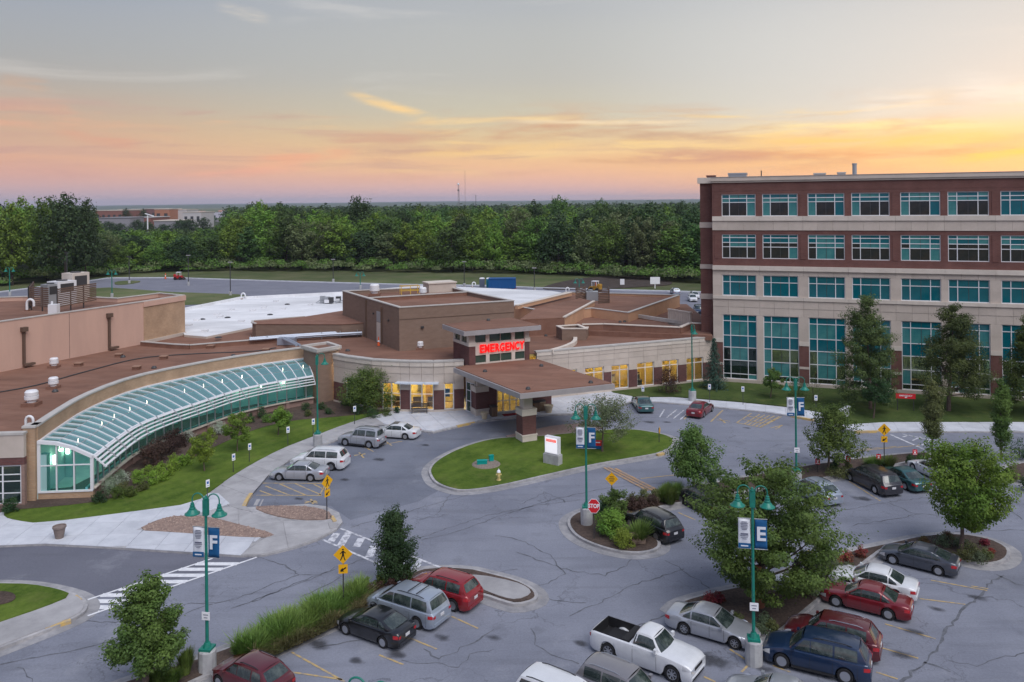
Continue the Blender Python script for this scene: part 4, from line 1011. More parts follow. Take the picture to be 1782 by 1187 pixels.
roof_poly = [(p.x, p.y) for p in GI] + [(-20.6, 83.2)] + [(-17.4, 80.8)] + [(p.x, p.y) for p in cp] + [(-4.0, 79.5), (2.3, 79.95), (23.4, 88.25), (24.6, 92), (26, 118), (-40, 118), (-60, 96), (-60, 54.2)]
inner = offset(roof_poly, -.35)
g = MB(); g.prism(inner, 0, 4.62); build(g, 'wall_core', M_block_brown, HB)
g = MB(); g.prism(inner, 4.622, 4.66); build(g, 'roof', M_roof, HB)

M_pic1 = mat('wood_door', (.40, .24, .09), .6); M_pic2 = mat('dark_picture', (.12, .12, .10), .6)
# curved stone front, left of the canopy
def seg_panel(parent, a, b, z0, z1, m, t=.34, name='stone_panel', gap=.012, out=0):
    a, b = Vector((a[0], a[1])), Vector((b[0], b[1])); d = (b - a); L_ = d.length; d.normalize(); n = Vector((-d.y, d.x))
    a2, b2 = a + d * gap, b - d * gap; g = MB()
    g.prism([tuple(a2 - n * out), tuple(b2 - n * out), tuple(b2 + n * t), tuple(a2 + n * t)], z0 + .005, z1 - .005); return build(g, name, m, parent)
for i, (a, b) in enumerate(zip(cp, cp[1:])):
    win = i in (1, 3, 5, 7)
    n = max(1, round((b - a).length / 1.5))
    for k in range(n):
        p, q = a.lerp(b, k / n), a.lerp(b, (k + 1) / n)
        seg_panel(HB, p, q, 2.85, 3.75, M_stone, name='stone_panel'); seg_panel(HB, p, q, 3.75, 4.45, M_stone, out=.03); seg_panel(HB, p, q, 4.45, 4.85, M_stone_lt, out=.10)
    seg_panel(HB, a, b, 4.855, 5.0, M_coping, .5, 'coping', 0, .14)
    if win:
        f = Frame(a, b); seg_panel(HB, a, b, 0, .3, M_stone, name='stone_sill')
        W = (b - a).length; e = empty('window', (*a, .3), f.rz); e.parent = HB; e.location = Vector((*a, .3)) - Vector((-10, 90, 0)); WM[e.name] = Matrix.Translation((*a, .3)) @ Matrix.Rotation(f.rz, 4, 'Z')
        g = MB(); H = 2.54; nm = 3 if W > 1.6 else 2
        for k in range(nm): 
            x = k * W / (nm - 1); x = min(max(x, .05), W - .05); g.box(x - .05, x + .05, .1, .2, 0, H)
        for z in (.05, .75 * H - .4, H - .05): g.box(.1, W / 2 - .05 if nm == 3 else W - .1, .105, .195, z - .04, z + .04); 
        if nm == 3:
            for z in (.05, .75 * H - .4, H - .05): g.box(W / 2 + .05, W - .1, .105, .195, z - .04, z + .04)
        loc(g, 'frame', M_wmetal, e)
        g = MB(); g.box(.1, W - .1, .14, .155, .09, H - .09); loc(g, 'pane', M_litglass, e)
    else:
        seg_panel(HB, a, b, 0, .35, M_stone, name='stone_sill', out=.04); seg_panel(HB, a, b, .35, 2.2, M_brick, name='brick_pier', gap=0); seg_panel(HB, a, b, 2.2, 2.85, M_stone, out=.02, name='stone_panel')
# lit rooms behind (floor, wall, lamps) - the wall core is held back for them
core = [c for c in HB.children if c.name.startswith('wall_core')][0]
def poly_band(pts, d0, d1):  # strip between offsets of an open line (to the left side)
    L0, L1 = [], []
    for i, p in enumerate(pts):
        t = (pts[min(i + 1, len(pts) - 1)] - pts[max(i - 1, 0)]).normalized(); n = Vector((-t.y, t.x)); L0.append(tuple(p + n * d0)); L1.append(tuple(p + n * d1))
    return L0 + L1[::-1]
core_poly = [(p.x + .6, p.y + 0) for p in GI]
back_wing = [wing0 + Vector((-.37, .93)) * 3.6, wing1 + Vector((-.37, .93)) * 3.6]
back_cp = [p + (Vector((-.37, .93)) * 0 + Vector((0, 1)) * 3.4) for p in cp[:-1]]
cw_core = [(p.x - .3, p.y) for p in GI[:-2]] + [(-20.9, 83.6)] + [(p.x, p.y) for p in back_cp] + [(-5, 82), (1.5, 83.2), tuple(back_wing[0]), tuple(back_wing[1]), (24.2, 93), (25.6, 117.6), (-39.8, 117.6), (-59.6, 95.8), (-59.6, 54.6)]
g = MB(); g.prism(cw_core, 0, 4.4); g.use(M_block_brown)
core.data = g.mesh('wall_core'); core.location = -Vector((-10, 90, 0))
g = MB(); g.prism(inner, 4.405, 4.618); build(g, 'roof_deck', M_yroom, HB)
g = MB(); fr = [(p.x, p.y) for p in cp[:-1]]; g.prism(offset(fr + [tuple(p) for p in back_cp[::-1]], -.3), 0, .3); build(g, 'room_floor', M_yfloor, HB)
ln = back_cp
for a, b in zip(ln, ln[1:]): seg_panel(HB, a, b, .3, 4.4, M_yroom, -.06, 'room_wall', 0, .1)
for k, x in enumerate((600, 618, 640, 668, 690, 720, 742, 776)):
    q = cpt(x) + Vector((0, 1.7)); piece_ = MB(); piece_.box(q.x - .6, q.x + .6, q.y - .3, q.y + .3, 4.28, 4.36); build(piece_, 'ceiling_light', M_lamp, HB)
for k, x in enumerate((604, 633, 672, 690, 722, 744)):
    q = cpt(x) + Vector((0, 1.6)); g = MB(); g.box(q.x - .5, q.x + .5, q.y - .25, q.y + .25, .3, .72); g.box(q.x - .5, q.x + .5, q.y + .2, q.y + .3, .72, 1.15); build(g, 'waiting_seat', mat('seat_fabric', (.10, .07, .05), .8), HB)
g = MB(); q = cpt(772) + Vector((0, .8)); g.box(q.x - .22, q.x + .22, q.y, q.y + .1, 1.35, 2.1); build(g, 'blue_notice', M_hcblue, HB)
for k, (x, w_, z0, z1, m_) in enumerate(((600, .5, .3, 2.3, M_pic1), (625, .3, 1.3, 2.0, M_pic2), (668, .5, .3, 2.3, M_pic1), (683, .35, 1.4, 2.1, M_pic2), (722, .4, 1.3, 2.1, M_pic2), (738, .55, .3, 2.3, M_pic1), (781, .3, 1.2, 1.8, M_pic2))):
    q = cpt(x) + Vector((0, 3.28)); g = MB(); g.box(q.x - w_ / 2, q.x + w_ / 2, q.y - .05, q.y, z0, z1); build(g, 'room_door' if z0 < 1 else 'wall_picture', m_, HB)
# metal awning over the curved wall windows
g = MB(); a, b = cpt(688), cpt(759); 
for p, q in zip(resample([a, cpt(711), cpt(735), b], 6), resample([a, cpt(711), cpt(735), b], 6)[1:]):
    d = (q - p).normalized(); n = Vector((d.y, -d.x)); g.prism([tuple(p), tuple(q), tuple(q + n * .75), tuple(p + n * .75)], 2.9, 3.0, True)
build(g, 'awning', mat('pale_blue_metal', (.55, .62, .72), .35, spec=.6), HB)

# straight stone wing to the right
FW = Frame(wing0, wing1); WR = empty('hospital_wing', FW.a, FW.rz, 'straight pale stone wing with yellow lit windows beside the office building', 'building')
wx = []
for x0, x1 in ((975, 1004), (1018, 1051), (1064, 1094.5), (1109, 1138.6), (1152.6, 1180.6), (1195, 1224)):
    wx.append((FW.uz(x0, 662)[0], FW.uz(x1, 662)[0]))
LW = FW.len
zt_w, zb_w = 2.82, .35
edges = [0] + [v for ab in wx for v in ab] + [LW]
for i in range(0, len(edges), 2):
    a, b = edges[i], edges[i + 1]
    piece('stone_sill', WR, a, b, -.04, .34, 0, .35, M_stone); piece('brick_pier', WR, a, b, 0, .34, .352, 2.2, M_brick); piece('stone_panel', WR, a + .01, b - .01, -.02, .34, 2.204, zt_w, M_stone)
cuts = [0]
while cuts[-1] < LW - 1.9: cuts.append(cuts[-1] + 1.76)
cuts.append(LW)
for a, b in zip(cuts, cuts[1:]):
    for z0, z1, o in ((zt_w, 3.5, 0), (3.5, 4.1, -.02), (4.1, 4.5, -.05), (4.5, 4.86, -.1)): piece('stone_panel', WR, a + .01, b - .01, o, .34, z0 + .004, z1 - .004, M_stone if z0 < 4.4 else M_stone_lt)
piece('coping', WR, -.1, LW + .1, -.14, .42, 4.865, 5.0, M_coping)
for a, b in wx:
    o = window(WR, a, b, zb_w, zt_w, (.5,), (.22,), lambda i, j: None, y=.1, mid=False, panes=False)
    link('pane', boxmesh(b - a - .1, .015, zt_w - zb_w - .1, M_litglass), o, (.05, .045, .05)); piece('stone_sill', WR, a + .004, b - .004, .0, .34, 0, zb_w - .003, M_stone)
g = MB(); g.box(.2, LW - .2, .36, 3.3, 0, .2); loc(g, 'room_floor', M_yfloor, WR)
g = MB(); g.box(.2, LW - .2, 3.2, 3.3, .2, 4.4); loc(g, 'room_wall', M_yroom, WR)
for i, (a, b) in enumerate(wx):
    piece('ceiling_light', WR, a + .2, a + 1.5, 1.2, 1.8, 4.30, 4.38, M_lamp)
    piece('handrail', WR, a, b, 3.08, 3.16, 1.0, 1.12, mat('dark_rail', (.12, .07, .04), .5))
    if i % 2: piece('notice_board', WR, a + .9, a + 1.5, 3.14, 3.19, 1.5, 2.2, mat('framed_print', (.10, .11, .10), .5))
M_door = mat('maple_door', (.45, .27, .10), .6); M_seatc = mat('wing_seat', (.14, .16, .20), .8)
for i, (a, b) in enumerate(wx):
    piece('room_door', WR, a + 1.15 if i % 2 else a + .1, a + 1.7 if i % 2 else a + .65, 3.1, 3.17, .2, 2.3, M_door)
    piece('wall_dado', WR, a, b, 3.12, 3.18, .2, .95, mat('dado_cream', (.62, .55, .36), .7))
    if i % 3 == 0: piece('seat', WR, a + .5, a + 1.3, 1.2, 1.7, .2, .75, M_seatc); piece('seat_back', WR, a + .5, a + 1.3, 1.7, 1.78, .2, 1.2, M_seatc)
for i in range(len(wx) - 1): piece('room_partition', WR, wx[i][1] + .2, wx[i][1] + .3, .4, 3.1, .2, 4.4, M_yroom)

# pillar block at the right end of the glass gallery
pil = empty('brick_pillar', (-19.4, 80.6, 0), 0, 'square tan brick pillar block with stone cap at the right end of the glass gallery', 'pillar')
pp = [(-21.4, 81.2), (-19.4, 78.9), (-17.7, 80.8), (-19.4, 83.0)]
g = MB(); g.prism(pp, 0, 5.2); build(g, 'shaft', M_block_brown, pil)
g = MB(); g.prism(offset(pp, .14), 5.2, 5.32); build(g, 'cap_ledge', M_stone, pil)
cc = offset(pp, .22); ci = offset(pp, -.2); g = MB()
for i in range(4):
    a, b, c, d = cc[i], cc[(i + 1) % 4], ci[(i + 1) % 4], ci[i]; g.add([(*a, 5.32), (*b, 5.32), (*c, 5.32), (*d, 5.32), (*a, 5.62), (*b, 5.62), (*c, 5.62), (*d, 5.62)], [(0, 1, 5, 4), (1, 2, 6, 5), (2, 3, 7, 6), (3, 0, 4, 7), (4, 5, 6, 7)])
build(g, 'cap', M_coping, pil)
g = MB(); g.prism(ci, 5.25, 5.4); build(g, 'roof', M_roof, pil)

# ---------------- glass gallery
GG = empty('glass_gallery', (-30, 66, 0), 0, 'long curved glass vaulted corridor with white louvres in front of the low roof', 'glass gallery')
NS = 28
I_ = resample(GI, NS); O_ = resample(GO, NS)
O_[-1] = Vector((-19.9, 79.0))
PROF = [(0, 4.05), (.33, 3.93), (.66, 3.55), (1.0, 2.95)]
def vp(i, k): return Vector((*I_[i].lerp(O_[i], PROF[k][0]), PROF[k][1]))
# parapet wall above the vault
wallw = [(p.x, p.y) for p in GI]
for a, b in zip(I_[::2], I_[2::2]):
    d = (b - a).normalized(); n = Vector((-d.y, d.x)); g = MB(); g.prism([tuple(a), tuple(b), tuple(b + n * .42), tuple(a + n * .42)], 4.1, 5.12); build(g, 'parapet_wall', M_brick_tan, GG)
    g = MB(); g.prism([tuple(a - n * .06), tuple(b - n * .06), tuple(b + n * .48), tuple(a + n * .48)], 5.122, 5.24, True); build(g, 'coping', M_coping, GG)
    g = MB(); g.prism([tuple(a + n * .02), tuple(b + n * .02), tuple(b + n * .3), tuple(a + n * .3)], .12, 4.095); build(g, 'inner_wall', M_gwall, GG)
g = MB()
for a, b in zip(I_, I_[1:]): g.bar((a.x, a.y, 4.07), (b.x, b.y, 4.07), .3, .16)
build(g, 'gutter', M_wmetal, GG)
for i in range(NS + 1):
    g = MB()
    for k in range(3): g.bar(vp(i, k) + Vector((0, 0, .02)), vp(i, k + 1) + Vector((0, 0, .02)), .075, .11)
    build(g, 'rib', M_wmetal, GG)
g = MB()
for k in (1, 2):
    for i in range(NS): g.bar(vp(i, k), vp(i + 1, k), .05, .05)
build(g, 'purlin', M_gmetal, GG)
for i in range(NS):
    for k in range(3):
        a, b, c, d = vp(i, k), vp(i, k + 1), vp(i + 1, k + 1), vp(i + 1, k); g = MB(); g.quad(a, b, c, d)
        dn = Vector((0, 0, -.03)); g.quad(d + dn, c + dn, b + dn, a + dn); build(g, 'roof_pane', M_vault, GG)
# louvres outside the eave
def lv(i, f):
    n = (O_[i] - I_[i]).normalized(); p = O_[i] + n * (.05 + .85 * f); return Vector((p.x, p.y, 2.95 - .78 * f))
for i in range(0, NS, 2):
    for f in (.06, .32, .58, .86):
        g = MB(); j = min(i + 2, NS)
        for a, b in ((i, i + 1), (i + 1, j)):
            g.bar(lv(a, f), lv(b, f), .20, .05)
        build(g, 'louvre', M_wmetal, GG)
for i in range(0, NS + 1, 2):
    g = MB(); g.bar(lv(i, -.05) + Vector((0, 0, .06)), lv(i, 1) + Vector((0, 0, .06)), .06, .10); build(g, 'louvre_bracket', M_gmetal if i else M_wmetal, GG)
g = MB()
for i in range(NS): g.bar((*O_[i], 2.93), (*O_[i + 1], 2.93), .16, .16)
build(g, 'eaves_beam', M_wmetal, GG)
# front wall: plinth, sill, mullions, panes
for i in range(NS):
    a, b = O_[i], O_[i + 1]; d = (b - a).normalized(); n = Vector((-d.y, d.x))
    g = MB(); g.prism([tuple(a), tuple(b), tuple(b + n * .3), tuple(a + n * .3)], 0, .78); build(g, 'plinth_wall', M_brick_pink, GG)
    g = MB(); g.quad((*(a + n * .08), .86), (*(b + n * .08), .86), (*(b + n * .08), 2.86), (*(a + n * .08), 2.86)); build(g, 'wall_pane', M_gallglass, GG)
    g = MB(); g.bar((*(a + n * .08), .8), (*(a + n * .08), 2.87), .09, .12); build(g, 'mullion', M_gmetal, GG)
    if i % 3 == 1:
        g = MB(); g.prism([tuple(a - n * .14 - d * .18), tuple(a - n * .14 + d * .18), tuple(a - n * .01 + d * .18), tuple(a - n * .01 - d * .18)], 0, .9); build(g, 'plinth_pier', M_brick_pink, GG)
g = MB()
for i in range(NS): g.bar((*O_[i], .82), (*O_[i + 1], .82), .4, .08)
build(g, 'sill', M_stone, GG)
g = MB(); g.prism([tuple(p) for p in I_] + [tuple(p) for p in O_[::-1]], 0, .12); build(g, 'floor', M_gfloor, GG)
for i in range(0, NS, 4):
    a, b = O_[i], O_[min(i + 4, NS)]; d = (b - a).normalized(); n = Vector((-d.y, d.x)); g = MB(); g.prism([tuple(a + n * .35), tuple(b + n * .35), tuple(b + n * .5), tuple(a + n * .5)], .12, .9); build(g, 'inner_bench', mat('teal_radiator', (.16, .46, .50), .5), GG)
    a, b = I_[i], I_[min(i + 4, NS)]; g = MB(); n = (O_[i] - I_[i]).normalized(); g.prism([tuple(a + n * .05), tuple(a + n * .55), tuple(a + n * .55 + d * .5), tuple(a + n * .05 + d * .5)], .12, 3.2); build(g, 'inner_pilaster', mat('teal_column', (.30, .50, .50), .6), GG)
for i in [k for k in range(NS) if k % 5 != 3]:
    c = I_[i].lerp(I_[i + 1], .5).lerp(O_[i], .35 + .25 * (i % 2)); g = MB(); g.lathe([(.12, 0), (.15, .10), (.12, .16)], 10, (c.x + .2 * math.sin(i * 2.1), c.y + .2 * math.cos(i * 1.7), 3.25 - .3 * (i % 3) / 2)); g.tube([(c.x, c.y, 3.5), (c.x, c.y, 3.85)], .012, 4); build(g, 'ceiling_lamp', M_lamp_w, GG)
for i in range(2, NS, 2):
    c = I_[i].lerp(O_[i], .07); g = MB(); g.box(c.x - .10, c.x + .10, c.y - .10, c.y + .10, 1.85, 2.45); build(g, 'wall_light', M_lamp_w, GG)
# end gable
a, b = I_[0], O_[0]; fr = Frame(a, b); GW = fr.len
gz_ = lambda f: np.interp(f, [p[0] for p in PROF], [p[1] for p in PROF]) - .06
g = MB(); g.prism([fr.w(0, -.02)[:2], fr.w(GW, -.02)[:2], fr.w(GW, .28)[:2], fr.w(0, .28)[:2]], 0, .62); build(g, 'gable_plinth', M_brick_tan, GG)
g = MB()
g.bar(fr.w(-.02, .0, .68), fr.w(GW, 0, .68), .16, .12)
for f in (.02, .34, .66, .985): g.bar(fr.w(f * GW, 0, .7), fr.w(f * GW, 0, float(gz_(f))), .20 if f in (.02, .985) else .08, .14)
g.bar(fr.w(.08, 0, 2.45), fr.w(GW * .98, 0, 2.45), .06, .08)
for k in range(3): g.bar(fr.w(PROF[k][0] * GW, -.02, PROF[k][1] + .03), fr.w(PROF[k + 1][0] * GW, -.02, PROF[k + 1][1] + .03), .2, .22)
build(g, 'gable_frame', M_wmetal, GG)
for f0, f1 in ((.04, .33), (.35, .65), (.67, .97)):
    g = MB(); g.quad(fr.w(f0 * GW, .02, .74), fr.w(f1 * GW, .02, .74), fr.w(f1 * GW, .02, 2.42), fr.w(f0 * GW, .02, 2.42)); build(g, 'gable_pane', M_gallglass, GG)
    g = MB(); g.quad(fr.w(f0 * GW, .02, 2.48), fr.w(f1 * GW, .02, 2.48), fr.w(f1 * GW, .02, float(gz_(f1)) - .08), fr.w(f0 * GW, .02, float(gz_(f0)) - .08)); build(g, 'gable_pane', M_gallglass, GG)
# end column
g = MB(); e0 = fr.w(-.85, -.25)[:2]; e1 = fr.w(-.07, -.25)[:2]; e2 = fr.w(-.07, .6)[:2]; e3 = fr.w(-.85, .6)[:2]; g.prism([e0, e1, e2, e3], 0, 5.1); build(g, 'end_column', M_brick_tan, GG)
g = MB(); g.prism(offset([e0, e1, e2, e3], .05), 5.1, 5.24); build(g, 'end_column_cap', M_coping, GG)

# low wing left of the gallery
LW_ = empty('west_wing', (-36, 54, 0), 0, 'low brick wing with stone band and white framed window at the far left', 'building')
fl = Frame(P2(-120, 757.5, 5.0), P2(42, 752.5, 5.0)); LL = fl.len
def lw(name, x0, x1, y0, y1, z0, z1, m):
    g = MB(); g.prism([fl.w(x0, y0)[:2], fl.w(x1, y0)[:2], fl.w(x1, y1)[:2], fl.w(x0, y1)[:2]], z0, z1, True); return build(g, name, m, LW_)
k = 0
for i in range(4): lw('stone_panel', LL - 1.6 * (i + 1) + .01, LL - 1.6 * i - .02, -.03, .3, 3.35, 4.85, M_stone)
lw('stone_panel', 0, LL - 6.42, -.03, .3, 3.35, 4.85, M_stone)
lw('coping', 0, LL, -.08, .42, 4.855, 5.0, M_coping)
lw('brick_band', 0, LL, 0, .3, 2.85, 3.345, M_brick)
u0 = fl.uz(-30, 840)[0]; u1 = fl.uz(37, 840)[0]
lw('brick_wall', 0, u0, 0, .3, 0, 2.846, M_brick); lw('brick_wall', u1, LL, 0, .3, 0, 2.846, M_brick_pink); lw('brick_wall', u0 + .002, u1 - .002, 0, .3, 0, .25, M_brick_pink)
we = empty('window', (*fl.w(u0, .08)[:2], .25), fl.rz); we.parent = LW_; we.location = Vector(fl.w(u0, .08, .25)) - Vector((-36, 54, 0)); WM[we.name] = Matrix.Translation(fl.w(u0, .08, .25)) @ Matrix.Rotation(fl.rz, 4, 'Z')
g = MB(); W = u1 - u0
for x in (.05, W * .5, W - .05): g.box(x - .045, x + .045, 0, .09, 0, 2.58)
for z in (.05, .72, 1.5, 1.95, 2.53):
    g.box(.1, W * .5 - .05, .005, .085, z - .03, z + .03); g.box(W * .5 + .05, W - .1, .005, .085, z - .03, z + .03)
loc(g, 'frame', M_wmetal, we)
for x0, x1 in ((.1, W * .5 - .05), (W * .5 + .05, W - .1)):
    for z0, z1 in ((.08, .69), (.75, 1.47), (1.53, 1.92), (1.98, 2.5)): g = MB(); g.box(x0, x1, .03, .045, z0, z1); loc(g, 'pane', M_officeclear, we)
lw('room_wall', u0, u1, 2.4, 2.5, .2, 2.84, mat('cream_room', (.62, .52, .30), .8)); lw('ceiling_light', u0 + .6, u0 + 2.0, 1.0, 1.5, 2.74, 2.8, M_lamp); lw('room_desk', u0, u1 - 1, 1.2, 1.9, .2, 1.0, mat('navy_panel', (.02, .04, .12), .6))

# ---------------- tower over the entrance
TW = empty('entrance_tower', (-1.5, 78, 0), 0, 'square brick and stone entrance tower with red lit EMERGENCY letters', 'tower')
TP = [P2(769.6, 563.8, 8.0), P2(807.5, 576.5, 8.0), P2(941.6, 565.5, 8.0), P2(890, 552, 8.0)]
g = MB(); g.prism(TP, 7.52, 7.96, True); build(g, 'roof_fascia', M_fascia, TW)
g = MB(); g.prism(offset(TP, -.12), 7.962, 8.0); build(g, 'roof', M_roof, TW)
wl = offset(TP, -.85)
FT = Frame(wl[1], wl[2]); FL = Frame(wl[0], wl[1]); TWf = FT.len
def tp(fr_, name, x0, x1, y0, y1, z0, z1, m):
    g = MB(); g.prism([fr_.w(x0, y0)[:2], fr_.w(x1, y0)[:2], fr_.w(x1, y1)[:2], fr_.w(x0, y1)[:2]], z0, z1, True); return build(g, name, m, TW)
g = MB(); g.prism(offset(wl, -.3), 4.3, 7.5); build(g, 'wall_core', M_stone, TW)
tp(FT, 'brick_pier', 0, TWf * .10, -.08, .3, 4.3, 6.35, M_brick); tp(FT, 'brick_pier', TWf * .925, TWf, -.08, .3, 4.3, 6.35, M_brick)
tp(FT, 'pier_cap', -.06, TWf * .10 + .05, -.14, .3, 6.355, 6.75, M_stone_lt); tp(FT, 'pier_cap', TWf * .925 - .05, TWf + .06, -.14, .3, 6.355, 6.75, M_stone_lt)
tp(FT, 'stone_panel', 0, TWf * .10, -.03, .3, 6.755, 7.5, M_stone); tp(FT, 'stone_panel', TWf * .925, TWf, -.03, .3, 6.755, 7.5, M_stone)
tp(FT, 'sign_band', TWf * .10 + .004, TWf * .925 - .004, 0, .3, 5.45, 6.65, M_stone_lt)
tp(FT, 'top_band', TWf * .10 + .004, TWf * .925 - .004, 0, .3, 7.38, 7.515, M_stone_lt)
tp(FT, 'bottom_band', TWf * .10 + .004, TWf * .925 - .004, 0, .3, 4.3, 4.72, M_stone_lt)
cols = [(.10, .275), (.335, .515), (.520, .70), (.76, .922)]
for z0, z1, gm in ((6.65, 7.38, M_glass_grn), (4.72, 5.45, M_glass_grn)):
    last = .10
    for a, b in cols + [(.925, .925)]:
        if a - last > .001: tp(FT, 'stone_mullion', last * TWf + .006, a * TWf - .002, .0, .3, z0 + .003, z1 - .003, M_stone_lt)
        last = b
    for a, b in cols: tp(FT, 'window_pane', a * TWf + .02, b * TWf - .02, .10, .16, z0 + .03, z1 - .03, gm)
LTL = FL.len
tp(FL, 'brick_wall', 0, LTL - .02, -.03, .3, 4.3, 6.35, M_brick); tp(FL, 'stone_band', 0, LTL - .02, -.06, .3, 6.355, 6.65, M_stone_lt); tp(FL, 'stone_band', 0, LTL - .02, -.06, .3, 7.38, 7.515, M_stone_lt)
for a, b in ((0, .12), (.45, .55), (.88, .99)): tp(FL, 'stone_mullion', a * LTL, b * LTL, -.03, .3, 6.652, 7.378, M_stone_lt)
for a, b in ((.125, .445), (.555, .875)): tp(FL, 'window_pane', a * LTL, b * LTL, .08, .14, 6.66, 7.37, M_glass_grn)
FR_ = Frame(wl[2], wl[3]); tp(FR_, 'brick_wall', .02, FR_.len, -.03, .3, 4.3, 6.35, M_brick); tp(FR_, 'stone_band', .02, FR_.len, -.06, .3, 6.355, 6.65, M_stone_lt); tp(FR_, 'window_pane', .3, FR_.len - .3, .05, .14, 6.66, 7.37, M_glass_grn); tp(FR_, 'stone_band', 0.02, FR_.len, -.06, .3, 7.38, 7.515, M_stone_lt)
def textmesh(s_, size, ext, bold=.0, spacing=1.0, res=3):
    cu = bpy.data.curves.new('lettering', 'FONT'); cu.body = s_; cu.size = size; cu.extrude = ext; cu.offset = bold; cu.space_character = spacing
    cu.align_x = 'CENTER'; cu.align_y = 'CENTER'; cu.resolution_u = res
    o = bpy.data.objects.new('lettering', cu); COL.objects.link(o); bpy.context.view_layer.update()
    me = bpy.data.meshes.new_from_object(o.evaluated_get(bpy.context.evaluated_depsgraph_get())); bpy.data.objects.remove(o); return me
letters = 'EMERGENCY'
x0, x1 = TWf * .165, TWf * .915
for k, ch in enumerate(letters):
    me = textmesh(ch, .95, .05, .018); me.materials.append(M_red_lit)
    x = x0 + (x1 - x0) * (k + .5) / 9
    o = link('letter', me, TW); o['label'] = 'red lit letter ' + ch
    wv = Vector(FT.w(x, -.09, 6.02)) - Vector((-1.5, 78, 0)); o.location = wv; o.rotation_euler = (PI / 2, 0, FT.rz)
    sx = (x1 - x0) / 9 * .84 / max(.2, me.vertices and (max(v.co.x for v in me.vertices) - min(v.co.x for v in me.vertices))); o.scale = (min(1.25, sx), 1.12, 1)

# ---------------- canopy
CA = empty('entrance_canopy', (1, 70, 0), 0, 'brown flat roofed drop-off canopy on brick columns in front of the tower', 'canopy')
CP = [P2(789, 639, 4.6), P2(905, 684.5, 4.6), P2(1070, 667, 4.6), P2(936, 624, 4.6), P2(880, 618, 4.6)]
CP[4] = tuple(Vector(wl[1]) + Vector((.4, .9))); 
g = MB(); g.prism(CP, 4.12, 4.54, True); build(g, 'fascia', M_fascia, CA)
g = MB(); g.prism(offset(CP, -.16), 4.542, 4.6); build(g, 'roof', M_roof, CA)
g = MB(); g.prism(offset(CP, -.9), 3.9, 4.118, True); build(g, 'soffit', M_stone_lt, CA)
ang = FT.rz
def column(c, half=.62, top=4.1, r=ang):
    Mx = Matrix.Translation((c[0], c[1], 0)) @ Matrix.Rotation(r, 4, 'Z'); h = half
    e = MB(); e.box(-h * 1.08, h * 1.08, -h * 1.08, h * 1.08, 0, .62, Mx); e.box(-h * 1.14, h * 1.14, -h * 1.14, h * 1.14, .62, .74, Mx); build(e, 'column_base', M_stone_lt, CA)
    e = MB(); e.box(-h, h, -h, h, .742, 2.3, Mx); build(e, 'column_shaft', M_brick, CA)
    e = MB(); e.box(-h * 1.08, h * 1.08, -h * 1.08, h * 1.08, 2.302, 2.72, Mx); e.box(-h * 1.12, h * 1.12, -h * 1.12, h * 1.12, 2.722, 2.84, Mx); build(e, 'column_cap', M_stone_lt, CA)
    e = MB(); e.box(-h * .66, h * .66, -h * .66, h * .66, 2.842, top, Mx); build(e, 'column_neck', M_stone_lt, CA)
column(P2(916, 768)); column(P2(835, 722.5))
VS = [P2(846, 724, 0), P2(960, 713, 0), P2(975, 690, 0), P2(850, 700, 0)]
FV = Frame(VS[0], VS[1]); LV = FV.len
def vs(name, x0, x1, y0, y1, z0, z1, m):
    g = MB(); g.prism([FV.w(x0, y0)[:2], FV.w(x1, y0)[:2], FV.w(x1, y1)[:2], FV.w(x0, y1)[:2]], z0, z1, True); return build(g, name, m, CA)
d0, d1 = FV.uz(865, 705)[0], FV.uz(922, 705)[0]
vs('brick_wall', 0, d0, 0, .4, 0, 3.2, M_brick); vs('brick_wall', d1, LV, 0, .4, 0, 3.2, M_brick); vs('stone_band', 0, LV, -.04, .5, 3.2, 3.9, M_stone)
vs('brick_wall', 0, .4, .4, 6, 0, 3.2, M_brick); vs('stone_band', 0, .4, .5, 6, 3.2, 3.9, M_stone); vs('brick_wall', LV - .4, LV, .4, 4, 0, 3.2, M_brick)
DW = d1 - d0
dr = empty('entrance_doors', FV.w(d0, .15), FV.rz); dr.parent = CA; dr.location = Vector(FV.w(d0, .15)) - Vector((1, 70, 0)); WM[dr.name] = Matrix.Translation(FV.w(d0, .15)) @ Matrix.Rotation(FV.rz, 4, 'Z')
g = MB(); nd = 5
for k in range(nd + 1):
    x = min(max(k * DW / nd, .05), DW - .05); g.box(x - .045, x + .045, 0, .1, .16, 3.1)
for z in (.22, 1.25, 2.25, 3.04):
    for k in range(nd): g.box(max(k * DW / nd, .05) + .05, min((k + 1) * DW / nd, DW - .05) - .05, .005, .09, z - .04, z + .04)
loc(g, 'frame', M_wmetal, dr)
for k in range(nd):
    for z0, z1 in ((.27, 1.2), (1.3, 2.2), (2.3, 2.99)): g = MB(); g.box(k * DW / nd + .06, (k + 1) * DW / nd - .06, .04, .055, z0, z1); loc(g, 'pane', M_litglass, dr)
vs('lobby_wall', d0 - .5, d1 + .5, 3.2, 3.3, .1, 3.15, M_yroom); vs('lobby_floor', d0 - .5, d1 + .5, .4, 3.2, .05, .17, M_yfloor); vs('lobby_ceiling', d0 - .5, d1 + .5, .4, 3.2, 3.16, 3.19, M_yroom)
for k in range(3): vs('ceiling_light', d0 + .5 + 1.1 * k, d0 + 1.1 + 1.1 * k, 1.2, 1.6, 3.10, 3.155, M_lamp)
